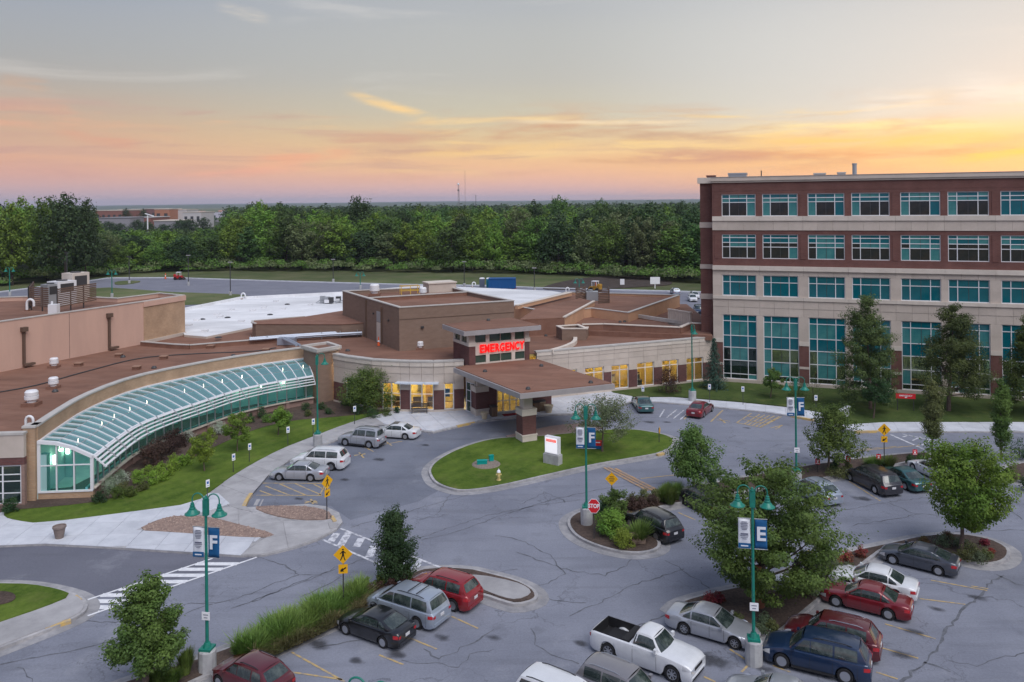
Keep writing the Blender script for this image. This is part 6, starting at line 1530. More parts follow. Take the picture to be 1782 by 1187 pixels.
# teal utility boxes in mulch on the oval
mt = mat('turquoise_plastic', (.0, .30, .27), .5)
g = MB(); g.lathe([(1.1, 0), (1.0, .08), (0, .14)], 20, (*P2(846, 812), .17)); tag(build(g, 'mulch_mound', mat('grey_mulch', (.18, .15, .13), .95, (.26, .22, .19), 6)), kind='structure')
for (x, y, w_, d_, h_, rr, lb) in ((839, 808, .75, .3, .32, .05, 'turquoise rectangular utility box lying in the mulch circle'), (855, 803, .35, .15, .5, .5, 'turquoise tilted cover plate beside the mulch circle')):
    p = P(x, y, .24); r = empty('utility_box', p, rr, lb, 'utility box'); g = MB(); g.box(-w_ / 2, w_ / 2, -d_ / 2, d_ / 2, 0, h_ * .8); sub(g, 'body', mt, r); g = MB(); g.box(-w_ / 2 - .02, w_ / 2 + .02, -d_ / 2 - .02, d_ / 2 + .02, h_ * .8, h_); sub(g, 'lid', mt, r)
for x, y in ((213, 883), (261, 881)):
    pass
# planters
def planter(px, py, r0, h, m, label, z=.15, plant=True, group=None):
    r = empty('planter', P(px, py, z), 0, label, 'planter', group)
    g = MB(); g.lathe([(r0 * .62, 0), (r0 * .95, h * .86), (r0 * 1.06, h * .86), (r0 * 1.06, h), (r0 * .92, h), (r0 * .9, h * .9), (0, h * .9)], 18); sub(g, 'pot', m, r, 40)
    return r
M_pot = mat('grey_brown_pot', (.25, .20, .18), .8, (.20, .16, .15), 4); M_pot2 = mat('cream_pot', (.60, .52, .38), .8, (.52, .44, .32), 4)
planter(103.5, 936, .36, .72, M_pot, 'tapered grey brown planter on the pale pavement at left')
planter(843, 729, .34, .62, M_pot2, 'cream planter at the left column of the canopy'); planter(955, 718, .42, .7, M_pot2, 'large cream planter right of the entrance doors')
for x, y, lb in ((859, 724, 'square bin left of the entrance doors'), (933, 716, 'square brown bin right of the front column'), (943, 714.5, 'low square tan bin beside the large planter')):
    r = empty('litter_bin', P(x, y, .15), .35, lb, 'litter bin'); g = MB(); g.box(-.28, .28, -.28, .28, 0, .9)
    sub(g, 'body', mat('bin_brown', (.13, .085, .06), .8) if x < 940 else M_pot2, r)
    for k in range(4): g = MB(); g.box(-.26 + .14 * k, -.16 + .14 * k, -.30, -.282, .06, .84); sub(g, 'slat', mat('bin_slat', (.24, .16, .11), .8), r)
    g = MB(); g.box(-.31, .31, -.31, .31, .9, .98); sub(g, 'lid', M_dmetal, r)
g = MB(); Mx = Matrix.Translation((*P2(893, 724), .16)) @ Matrix.Rotation(.35, 4, 'Z'); g.box(-1.0, 1.0, -.35, .35, 0, .02, Mx); tag(build(g, 'door_mat', mat('red_mat', (.30, .03, .04), .9)), 'red door mat in front of the entrance doors', 'mat')
# bench by the curved wall
r = empty('bench', P(730, 719, .15), .1, 'dark metal bench on the plaza below the lit windows', 'bench')
for k in range(4): g = MB(); g.box(-.8, .8, -.2 + .11 * k, -.11 + .11 * k, .42, .46); sub(g, 'seat_slat', M_dmetal, r)
for k in range(3): g = MB(); g.box(-.8, .8, .24, .27, .52 + .13 * k, .61 + .13 * k); sub(g, 'back_slat', M_dmetal, r)
for s in (-.7, .7): g = MB(); g.box(s - .03, s + .03, -.2, .26, .38, .42); g.box(s - .03, s + .03, -.2, -.14, 0, .38); g.box(s - .03, s + .03, .22, .28, 0, .9); sub(g, 'leg', M_dmetal, r)
# kerb ramp wall at the right
g = MB(); q = [Vector(P2(1466, 733)), Vector(P2(1484, 723))]; f_ = Frame(q[0], q[1]); r = empty('low_wall', f_.a, f_.rz, 'short pale stepped concrete wall beside the small maple', 'wall')
for k in range(6): g = MB(); g.box(k * .28, k * .28 + .24, 0, .25, .1, .65 + .04 * k); sub(g, 'block', M_conc_new, r)
g = MB(); g.box(-.3, 1.9, -.06, .31, .9, 1.0); sub(g, 'coping', M_conc_new, r)
# stone in the stop island
g = MB(); rgk = random.Random(4); vs = []; g.lathe([(.5, 0), (.55, .2), (.42, .42), (.2, .52), (0, .54)], 9, (*P2(1108, 947), .18)); g.v = [(x + rgk.uniform(-.08, .08), y + rgk.uniform(-.08, .08), z + rgk.uniform(-.04, .04)) for x, y, z in g.v]
tag(build(g, 'boulder', mat('boulder_stone', (.30, .22, .17), .9, (.22, .16, .13), 3, bump=.6)), 'brownish boulder at the tip of the stop sign island', 'boulder')

# ---------------- roof things
def rv(px, py, z, kind, label, s=1.0):
    p = P(px, py, z)
    if kind == 'mush':
        r = empty('roof_vent', p, 0, label, 'roof vent', 'roof vents on the brown roofs')
        g = MB(); g.box(-.42 * s, .42 * s, -.42 * s, .42 * s, 0, .22 * s); sub(g, 'kerb_box', M_roof_band, r)
        g = MB(); g.lathe([(.26 * s, .22 * s), (.26 * s, .4 * s), (.4 * s, .42 * s), (.4 * s, .62 * s), (.34 * s, .64 * s), (.38 * s, .66 * s), (.38 * s, .86 * s), (.30 * s, .95 * s), (0, .98 * s)], 16); sub(g, 'hood', M_wmetal, r, 30)
    elif kind == 'box':
        r = empty('roof_vent', p, 0, label, 'roof vent', 'low brown vent boxes on the roof'); g = MB(); g.box(-.3 * s, .3 * s, -.3 * s, .3 * s, 0, .26 * s); sub(g, 'body', M_roof_band, r); g = MB(); g.box(-.36 * s, .36 * s, -.36 * s, .36 * s, .26 * s, .34 * s); sub(g, 'lid', mat('vent_lid', (.30, .18, .13), .8), r)
    elif kind == 'drain':
        r = empty('roof_drain', p, 0, label, 'roof drain', 'dark roof drains'); g = MB(); g.lathe([(.26 * s, 0), (.26 * s, .06), (.16 * s, .2), (0, .22)], 10); sub(g, 'dome', M_dmetal, r)
    elif kind == 'goose':
        r = empty('gooseneck_vent', p, 0, label, 'roof vent', 'white gooseneck pipes on roofs'); g = MB(); g.tube([(0, 0, 0), (0, 0, .6 * s)] + [(.28 * s - .28 * s * math.cos(a), 0, .6 * s + .3 * s * math.sin(a)) for a in [PI * k / 8 for k in range(1, 9)]] + [(.56 * s, 0, .35 * s)], .10 * s, 8); sub(g, 'pipe', M_wmetal, r, 50)
        g = MB(); g.box(-.2, .2, -.2, .2, 0, .12); sub(g, 'kerb_box', M_roof_band, r)
ZRF = 4.66
rv(55, 706, ZRF, 'mush', 'largest white round roof vent near the left edge', 1.25); rv(93, 676, ZRF, 'mush', 'white round roof vent behind the largest one'); rv(94, 640, ZRF, 'mush', 'white round roof vent closest to the pink wall')
for x, y, lb in ((137, 637, 'low brown vent box under the pink wall'), (207, 621, 'low brown vent box below the right downpipe'), (238, 643, 'low brown vent box in the middle of the low roof'), (285, 625, 'low brown vent box right of the black cable line'), (367, 606, 'low brown vent box beside the roof upstand'), (463, 612, 'low brown vent box left of the brick pillar')): rv(x, y, ZRF, 'box', lb)
for x, y, lb in ((96, 682, 'dark drain in front of the white vent'), (214, 622, 'dark drain beside a brown vent box'), (268, 641, 'dark drain left of centre on the low roof'), (406, 620, 'dark drain on the low roof near the gallery parapet'), (605, 611, 'dark drain near the curved parapet'), (700, 607, 'dark drain in front of the plant block')): rv(x, y, ZRF, 'drain', lb)
for x, y, z, lb in ((844, 647, 4.6, 'left drain on the canopy roof'), (942, 637.5, 4.6, 'rear drain on the canopy roof'), (1028, 666.5, 4.6, 'right drain on the canopy roof'), (919, 677.5, 4.6, 'front drain on the canopy roof'), (850, 558, 8.0, 'small drain on the tower roof'), (948, 579, ZRF, 'drain behind the tower'), (950, 585, ZRF, 'second drain behind the tower'), (1036, 584, ZRF, 'drain right of the roof box'), (1030, 551, 5.2, 'left drain on the link roof'), (1037, 550.5, 5.2, 'paired drain on the link roof'), (1079, 561, 5.2, 'right drain on the link roof'), (1087, 560.5, 5.2, 'right hand paired drain on the link roof')):
    rv(x, y, z, 'drain', lb, .8)
rv(45, 745, ZRF + .1, 'goose', 'white gooseneck pipe at the left corner of the gallery parapet', .9); rv(731, 608, ZRF, 'mush', 'small grey vent beside the plant block', .9)
rv(652, 515, 8.8, 'mush', 'big white vent at the left rear of the plant block roof', 1.5); rv(736, 516, 8.8, 'mush', 'white vent at the middle of the plant block roof', 1.15)
rv(822, 500, 4.9, 'goose', 'white gooseneck pipe on the white roof right of the plant block', 1.0); rv(985, 509, 4.9, 'goose', 'white gooseneck pipe at the rear corner of the white roof', .9); rv(420, 521, 4.9, 'goose', 'white gooseneck pipe at the rear edge of the white roof', 1.1)
for i, (x, y) in enumerate(((378, 548), (343, 558), (383, 552), (403, 540), (440, 541), (329, 567), (357, 577), (459, 536), (493, 538), (540, 531), (420, 560), (480, 525))):
    g = MB(); p = P(x, y, 4.92); g.box(p.x - .35, p.x + .35, p.y - .3, p.y + .3, p.z, p.z + .22); tag(build(g, 'roof_curb', M_roof_white), 'small white curb box on the white roof membrane', 'roof curb', 'white curb boxes on the white roof')
p = P(765, 507, 8.75); r = empty('roof_unit', p, .42, 'pale square roof unit on the plant block', 'roof unit'); g = MB(); g.box(-1.8, 1.8, -1.2, 1.2, 0, 1.1); sub(g, 'body', M_stone, r); g = MB(); g.box(-1.9, 1.9, -1.3, 1.3, 1.1, 1.25); sub(g, 'lid', M_stone_lt, r)
r = empty('guard_rail', P(713, 512, 8.75), .3, 'yellow safety rail around the hatch on the plant block', 'railing'); myel = mat('safety_yellow', (.70, .45, .05), .6)
for a, b in (((-1.1, -.6), (1.1, -.6)), ((1.1, -.6), (1.1, .6)), ((1.1, .6), (-1.1, .6))):
    for z in (.5, 1.05): g = MB(); g.bar((*a, z), (*b, z), .06, .06); sub(g, 'rail', myel, r)
for a in ((-1.1, -.6), (1.1, -.6), (1.1, .6), (-1.1, .6), (0, -.6)): g = MB(); g.bar((*a, 0), (*a, 1.1), .06, .06); sub(g, 'post', myel, r)
# odd lot of equipment on the white roof
p = P(572, 528, 4.92); r = empty('roof_equipment', p, 0, 'jumble of small shiny condensers and pipes on the white roof', 'roof unit')
rq = random.Random(2)
for k in range(7): g = MB(); x, y = rq.uniform(-1.3, 1.3), rq.uniform(-1, 1); g.box(x - .35, x + .35, y - .3, y + .3, .15, rq.uniform(.6, 1.2)); sub(g, 'condenser', [M_wmetal, M_gmetal, M_dmetal][k % 3], r)
for k in range(5): g = MB(); g.bar((rq.uniform(-2, 2), rq.uniform(-1, 1), .1), (rq.uniform(-2, 2), rq.uniform(-1, 1), rq.uniform(.2, 1)), .1, .1); sub(g, 'pipe', M_gmetal, r)
for i, (x, y, s_) in enumerate(((310, 574, .5), (380, 588, .5), (396, 553, .4), (470, 548, .5), (352, 556, .4), (500, 530, .4))):
    g = MB(); p = P(x, y + 0, 4.93); g.lathe([(.4, 0), (.4, .06), (.2, .14), (0, .16)], 10, p); tag(build(g, 'roof_drain', M_dmetal), ORDN[i] + ' dark drain on the white roof, counted from the brick end wall', 'roof drain', 'dark drains on the white roof')
# roof pipe run of galvanised duct
r = empty('roof_duct', P(500, 592, ZRF), 0, 'shiny galvanised pipe run across the roof to the plant block', 'duct')
def pz(x, y, h): return P(x, y, ZRF + h) - Vector(P(500, 592, ZRF))
for dz, dy in ((.55, 0), (.55, 2.5), (.3, 5)):
    g = MB(); g.tube([pz(434, 589 + dy, dz), pz(500, 584 + dy, dz), pz(570, 579.5 + dy, dz), pz(630, 576.5 + dy, dz)], .15, 6); sub(g, 'pipe', mat('galvanised_steel', (.36, .40, .48), .5, metal=.5), r)
g = MB()
for x, y in ((436, 597), (465, 596), (560, 590), (592, 588), (622, 586)): q = pz(x, y, 0); g.bar(q, q + Vector((0, 0, .8)), .08, .08)
sub(g, 'pipe_stand', M_gmetal, r)
g = MB(); a = pz(488, 590, .5); g.box(a.x, a.x + 1.9, a.y - 1.3, a.y - .4, .05, .8); sub(g, 'duct_box', MATS['galvanised_steel'], r)
g = MB()
for dx_ in (0, .5): g.tube([pz(490 + dx_ * 12, 588, .75), pz(516 + dx_ * 12, 601, .75)], .13, 6)
sub(g, 'duct_elbow', MATS['galvanised_steel'], r)
# black cable line along the roof
g = MB(); q = resample(crom([P2(x, y, ZRF) for x, y in ((-40, 690), (60, 672), (140, 650), (240, 625), (330, 617), (440, 612), (480, 606))], 8), 60); 
for a, b in zip(q, q[1:]): g.bar((*a, ZRF + .05), (*b, ZRF + .05), .16, .07)
tag(build(g, 'roof_cable', M_dmetal), 'black cable line running across the low brown roof', 'cable')
# traffic cone by the plant block
def cone(p, h, label, grp=None, nm='traffic_cone'):
    r = empty(nm, p, 0, label, 'traffic cone', grp); g = MB(); g.box(-h * .2, h * .2, -h * .2, h * .2, 0, .04); sub(g, 'base', M_dmetal, r); g = MB(); g.lathe([(h * .16, .04), (h * .10, h * .45)], 10); sub(g, 'lower_body', mat('cone_orange', (.75, .12, .03), .6), r)
    g = MB(); g.lathe([(h * .10, h * .45), (h * .075, h * .62)], 10); sub(g, 'white_collar', M_sign_white, r); g = MB(); g.lathe([(h * .075, h * .62), (h * .03, h), (0, h)], 10); sub(g, 'top', MATS['cone_orange'], r)
cone(P(659, 602, ZRF), 1.0, 'orange and white traffic cone on the roof by the white door')
for x, y, lb in ((857, 502, 'orange cone before the left of the blue container'), (868, 502.5, 'orange cone before the blue container'), (879, 503, 'second orange cone before the blue container'), (896, 503, 'orange cone at the right end of the blue container'), (1037, 507, 'orange cone beside the yellow loader'), (288, 485.5, 'yellow cone left of the red loader')): cone(P(x, y), 2.0 if x != 288 else 1.6, lb, 'cones in the back car park')
# equipment on the pink building roof
ZP = 8.88
r = empty('plant_screen', P(95, 545, ZP), 0, 'brown slatted screen with gap around white air units on the pink building', 'screen')
o_ = Vector(P(95, 545, ZP))
def screen_run(x0, y0, x1, y1, n, z0, z1):
    a, b = P(x0, y0, ZP), P(x1, y1, ZP); f_ = Frame(a, b)
    for k in range(n):
        za = z0 + (z1 - z0) * k / n; g = MB(); g.prism([tuple(Vector(f_.w(x, y)[:2]) - o_.xy) for x, y in ((0, 0), (f_.len, 0), (f_.len, .05), (0, .05))], za, za + (z1 - z0) / n * .72, True); sub(g, 'slat', M_brown_scr, r)
    for k in range(int(f_.len // 2) + 1):
        g = MB(); c = Vector(f_.w(min(k * 2 + .05, f_.len - .05), .12)[:2]) - o_.xy; g.box(c.x - .05, c.x + .05, c.y - .05, c.y + .05, 0, z1); sub(g, 'post', M_dmetal, r)
M_brown_scr = mat('screen_brown', (.17, .115, .09), .8, (.14, .09, .07), 2)
screen_run(52, 540, 84, 543, 10, .5, 2.6); screen_run(101, 545, 168, 532, 10, .6, 2.6); screen_run(52, 540, 60, 528, 10, .5, 2.6)
def unit(name, label, x, y, w_, d_, h_, m, lift=0.0):
    p = P(x, y, ZP); r = empty(name, p, fp.rz - PI, label, 'roof unit', 'white air units behind the brown screen'); g = MB(); g.box(-w_ / 2, w_ / 2, -d_ / 2, d_ / 2, lift, h_); sub(g, 'cabinet', m, r)
    g = MB(); g.box(-w_ * .35, w_ * .35, -d_ / 2 - .03, -d_ / 2 - .001, h_ * .55, h_ * .9); g.box(-w_ * .35, w_ * .35, d_ / 2 + .001, d_ / 2 + .03, h_ * .55, h_ * .9); sub(g, 'grille', M_dmetal, r)
    g = MB(); g.lathe([(min(w_, d_) * .32, h_), (min(w_, d_) * .32, h_ + .1)], 12); sub(g, 'fan_ring', M_dmetal, r)
unit('air_unit', 'small boxy grey air unit showing in the screen gap', 88, 533, 1.5, 1.2, 2.5, M_gmetal); unit('air_unit', 'wide pale air unit in the middle behind the brown screen', 108, 530, 2.3, 1.8, 2.7, M_wmetal); unit('air_unit', 'tall cream air unit at the right behind the brown screen', 132, 525, 2.2, 1.8, 3.4, M_stone_lt)
g = MB(); p = P(94, 549, ZP); g.box(p.x - .45, p.x + .45, p.y - .3, p.y + .3, ZP, ZP + 1.15); g.lathe([(.1, 0), (.12, .25), (0, .3)], 8, (p.x - .2, p.y, ZP + 1.15)); tag(build(g, 'electrical_cabinet', M_wmetal), 'small white cabinet standing in front of the brown screen', 'cabinet')
rv(47, 541, ZP, 'goose', 'large white gooseneck duct left of the brown screen', 1.35)
# machines at the back
p = P(874, 504); r = empty('waste_container', p, .02, 'large blue roll off container in the back car park', 'container'); mb_ = mat('container_blue', (.01, .09, .28), .5)
k = FPX / p.y; W = 47 / k
g = MB(); g.box(-W / 2, W / 2, 0, 2.4, .2, 2.4); sub(g, 'body', mb_, r)
for i in range(9): g = MB(); g.box(-W / 2 + W * i / 8 - .06, -W / 2 + W * i / 8 + .06, -.1, -.002, .2, 2.35); sub(g, 'rib', mb_, r)
g = MB(); g.box(-W / 2 - .05, W / 2 + .05, -.12, 2.5, 2.402, 2.55); sub(g, 'rim', mb_, r)
for x, c_, lb in ((839, (.10, .12, .17), 'grey portable toilet left of the blue container'), (851, (.01, .20, .30), 'blue portable toilet next to the blue container')):
    p = P(x, 501.5); r = empty('portable_toilet', p, 0, lb, 'portable toilet'); m_ = mat('toilet_%d' % x, c_, .6); g = MB(); g.box(-.6, .6, -.6, .6, 0, 2.2); sub(g, 'cabin', m_, r); g = MB(); g.box(-.45, .45, -.63, -.602, .15, 2.0); sub(g, 'door', m_, r)
    g = MB(); g.lathe([(.85, 2.2), (.75, 2.4), (0, 2.5)], 4, M=Matrix.Rotation(PI / 4, 4, 'Z')); sub(g, 'roof', M_wmetal, r)
def loader(px, py, rz, body, label, s=1.0):
    p = P(px, py); r = empty('skid_loader', p, rz, label, 'loader'); r.scale = (s,) * 3
    g = MB(); g.box(-1.2, .9, -.6, .6, .45, 1.1); sub(g, 'body', body, r); g = MB(); g.box(-1.25, -.6, -.55, .55, 1.1, 1.6); sub(g, 'engine_cover', body, r)
    g = MB(); [g.bar((x, y, 1.1), (x, y, 2.1), .08, .08) for x in (-.5, .5) for y in (-.5, .5)]; g.box(-.6, .6, -.58, .58, 2.1, 2.2); sub(g, 'cab', M_sign_white, r)
    for x in (-.75, .55):
        for y in (-.75, .75): g = MB(); g.lathe([(.15, -.14), (.42, -.14), (.45, 0), (.42, .14), (.15, .14)], 14, (x, y, .45), Matrix.Rotation(PI / 2, 4, 'X')); sub(g, 'wheel', M_blackp, r)
    for y in (-.68, .68): g = MB(); g.bar((-1.1, y, 1.35), (.9, y, 1.0), .08, .14); g.bar((.9, y, 1.0), (1.3, y, .4), .08, .12); sub(g, 'lift_arm', body, r)
    g = MB(); g.add([(1.25, -.8, .1), (1.9, -.8, .05), (1.9, .8, .05), (1.25, .8, .1), (1.2, -.8, .75), (1.2, .8, .75)], [(0, 1, 2, 3), (0, 3, 5, 4), (0, 4, 1), (3, 2, 5)]); sub(g, 'bucket', M_dmetal, r)
loader(311, 487, .1, mat('machine_red', (.50, .03, .03), .5), 'red and white skid loader at the far kerb of the back car park', .95)
loader(1036, 508, 2.6, mat('machine_yellow', (.45, .24, .03), .5), 'yellow loader in front of the dark soil heap', 1.1)
g = MB(); p = P(1140, 502); g.box(p.x - .1, p.x + .1, p.y, p.y + .1, 0, 1.2); g.use(M_sign_white); g.box(p.x - 1.1, p.x + 1.1, p.y - .1, p.y, 1.0, 2.6); g.mats = []; tag(build(g, 'site_board', M_sign_white), 'white board standing before the woods at right', 'sign')
g = MB(); p = P(1083, 497); g.box(p.x - .5, p.x + .5, p.y, p.y + .3, .2, 1.5); tag(build(g, 'site_notice', M_sign_white), 'small white notice on the dark soil heap', 'sign')
# radio masts far off
def mast(px, pt, pb, D, wd, label, lamp=False, m=None):
    a, b = PY(px, pb, D), PY(px, pt, D); r = empty('radio_mast', (a.x, a.y, 0), 0, label, 'mast'); h = b.z; m = m or M_dmetal
    for i in range(3):
        t = 2 * PI * i / 3; g = MB(); g.bar((wd * math.cos(t), wd * math.sin(t), 0), (wd * .3 * math.cos(t), wd * .3 * math.sin(t), h), wd * .16, wd * .16); sub(g, 'leg', m, r)
    g = MB()
    for k in range(10):
        z0, z1 = h * k / 10, h * (k + 1) / 10; w0, w1 = wd * (1 - .7 * k / 10), wd * (1 - .7 * (k + 1) / 10)
        for i in range(3): t, u = 2 * PI * i / 3, 2 * PI * (i + 1) / 3; g.bar((w0 * math.cos(t), w0 * math.sin(t), z0), (w1 * math.cos(u), w1 * math.sin(u), z1), wd * .09, wd * .09)
    sub(g, 'bracing', m, r)
    if lamp:
        for z in (.98, .78): g = MB(); g.lathe([(wd * .6, h * z - wd), (wd * .8, h * z), (wd * .4, h * z + wd * .6)], 10); sub(g, 'antenna_dish', M_sign_white if z > .9 else m, r)
mast(798, 319, 352, 1500, 2.6, 'lattice mast with pale dishes above the woods', True, mat('mast_grey', (.20, .17, .17), .6)); mast(809.5, 296, 352, 1600, 1.0, 'tall thin mast right of the lattice mast', m=MATS['mast_grey']); mast(828, 339, 360, 900, .9, 'short dark pole mast above the woods', m=M_dmetal)
# light mast in the town with broad head
p = PY(257, 394, 420); r = empty('stadium_light', (p.x, p.y, 0), 0, 'tall white pole light with wide head in the far town', 'light mast'); t_ = PY(257, 375, 420).z
g = MB(); g.tube([(0, 0, 0), (0, 0, t_)], .35, 6); sub(g, 'pole', M_sign_white, r); g = MB(); g.add([(-1.5, 0, t_ + .8), (3, 0, t_ - .6), (3, 1, t_ - .6), (-1.5, 1, t_ + .8), (-1.5, 0, t_ + 1.2), (3, 0, t_ - .2), (3, 1, t_ - .2), (-1.5, 1, t_ + 1.2)], [(0, 1, 5, 4), (4, 5, 6, 7), (3, 2, 1, 0), (1, 2, 6, 5), (0, 4, 7, 3)]); sub(g, 'lamp_head', M_sign_white, r)
# far town buildings
def far_b(px0, px1, pt, D, dep, m, label, roofm=None, nwin=0, cat='building', gab=False):
    a, b = PY(px0, pt, D), PY(px1, pt, D); h = a.z; r = empty('far_building', ((a.x + b.x) / 2, D, 0), 0, label, cat, 'buildings of the far town'); w_ = (b.x - a.x) / 2
    g = MB(); g.box(-w_, w_, 0, dep, 0, h); sub(g, 'wall', m, r); g = MB(); g.box(-w_ - .3, w_ + .3, -.3, dep + .3, h, h + .5); sub(g, 'roof', roofm or M_stone_lt, r)
    for i in range(nwin): x = -w_ + 2 * w_ * (i + .5) / nwin; g = MB(); g.box(x - w_ / nwin * .45, x + w_ / nwin * .45, -.15, -.01, h * .4, h * .75); sub(g, 'window', M_dmetal, r)
Mfr = mat('far_red_brick', (.26, .12, .10), .9); Mfo = mat('far_orange_brick', (.42, .19, .12), .9); Mfg = mat('far_grey', (.30, .29, .33), .8); Mfw = mat('far_white', (.55, .53, .55), .8)
far_b(166, 213, 367, 760, 40, Mfr, 'long dark red brick building in the far town at left', nwin=5); far_b(205, 250, 365, 900, 40, mat('far_brown', (.35, .20, .16), .9), 'brown brick block between two round far trees', nwin=4); far_b(252, 272, 364, 860, 40, mat('far_plum', (.20, .10, .10), .9), 'dark plum coloured far building', nwin=2)
far_b(269, 295, 364.5, 800, 30, Mfo, 'bright orange brick building in the far town', nwin=2); far_b(296, 325, 365.5, 820, 30, Mfw, 'white block right of the orange building'); far_b(318, 350, 370, 700, 30, Mfw, 'long low white building in the far town', nwin=3); far_b(172, 226, 380, 520, 30, Mfg, 'long grey roofed hall behind the woods', roofm=mat('far_slate', (.25, .25, .28), .8), nwin=0)
far_b(236, 262, 379, 540, 30, Mfr, 'low red brick hall beside the pole light', nwin=4, roofm=Mfw); far_b(268, 306, 385, 500, 25, Mfg, 'grey low shed roof above the near trees')
# ================================================================== cars
PAINT = {}
def paint(name, c, metal=.35, rough=.28):
    if name not in PAINT: PAINT[name] = mat('car_paint_' + name, c, rough, metal=metal, spec=.5, coat=1.0, coord='obj', col2=tuple(x * .93 for x in c), scale=2)
    return PAINT[name]
M_cglass = mat('car_glass', (.022, .034, .034), .04, (.10, .125, .115), 1.9, lo=.46, hi=.74, spec=.9, coord='obj', coat=.6)
M_tyre = mat('tyre_rubber', (.022, .022, .024), .85); M_rim = mat('alloy_rim', (.50, .52, .56), .3, metal=.8); M_tail = mat('tail_lamp', (.42, .01, .015), .2, coat=.8, spec=.6)
M_head = mat('headlamp_glass', (.60, .62, .66), .12, spec=.8, coat=.8, metal=.2); M_plate = mat('number_plate', (.62, .63, .66), .5); M_trim = mat('dark_trim', (.03, .03, .033), .5); M_amber = mat('amber_lamp', (.75, .25, .04), .3); M_chrome = mat('chrome', (.7, .7, .72), .15, metal=1)
SP = dict(
 sedan=dict(L=4.9, W=1.83, H=1.45, hood=.84, belt=.92, deck=.98, wb=2.8, r=.33, c=(1.02, .28, -.92, -1.72), gc=.20, fr=.72, nose=.62, side=((.86, .12), (.10, -.90), ), q=(-.98, -1.42)),
 coupe=dict(L=4.6, W=1.78, H=1.43, hood=.86, belt=.93, deck=1.03, wb=2.67, r=.32, c=(1.15, .35, -.95, -1.85), gc=.18, fr=.7, nose=.62, side=((.95, .15), (.13, -.85)), q=(-.92, -1.35)),
 suv=dict(L=4.75, W=1.88, H=1.72, hood=1.06, belt=1.06, deck=1.10, wb=2.8, r=.37, c=(1.10, .50, -1.85, -2.20), gc=.24, fr=.8, nose=.78, side=((.98, .20), (.17, -.75), (-.83, -1.75))),
 bigsuv=dict(L=5.15, W=1.98, H=1.80, hood=1.10, belt=1.10, deck=1.14, wb=3.0, r=.38, c=(1.20, .55, -2.05, -2.42), gc=.24, fr=.8, nose=.8, side=((1.05, .22), (.18, -.85), (-.94, -1.98))),
 boxsuv=dict(L=4.6, W=1.8, H=1.82, hood=1.08, belt=1.10, deck=1.12, wb=2.65, r=.37, c=(.82, .42, -1.98, -2.12), gc=.30, fr=.86, nose=.85, side=((.72, .10), (.06, -.78), (-.88, -1.90))),
 minivan=dict(L=5.1, W=1.98, H=1.75, hood=1.0, belt=1.04, deck=1.10, wb=3.07, r=.35, c=(1.55, .60, -2.10, -2.42), gc=.20, fr=.74, nose=.74, side=((1.30, .30), (.25, -.95), (-1.04, -2.1))),
 hatch=dict(L=4.45, W=1.8, H=1.6, hood=.95, belt=1.0, deck=1.04, wb=2.65, r=.33, c=(1.15, .45, -1.35, -2.0), gc=.2, fr=.74, nose=.7, side=((1.0, .15), (.12, -.80), (-.88, -1.5))),
 pickup=dict(L=5.75, W=2.0, H=1.82, hood=1.16, belt=1.18, deck=1.18, wb=3.6, r=.40, c=(1.22, .72, -.22, -.42), gc=.32, fr=.9, nose=.95, side=((.98, -.30),), bed=(-.52, -2.72)),
)
def lerp(a, b, t): return a + (b - a) * t
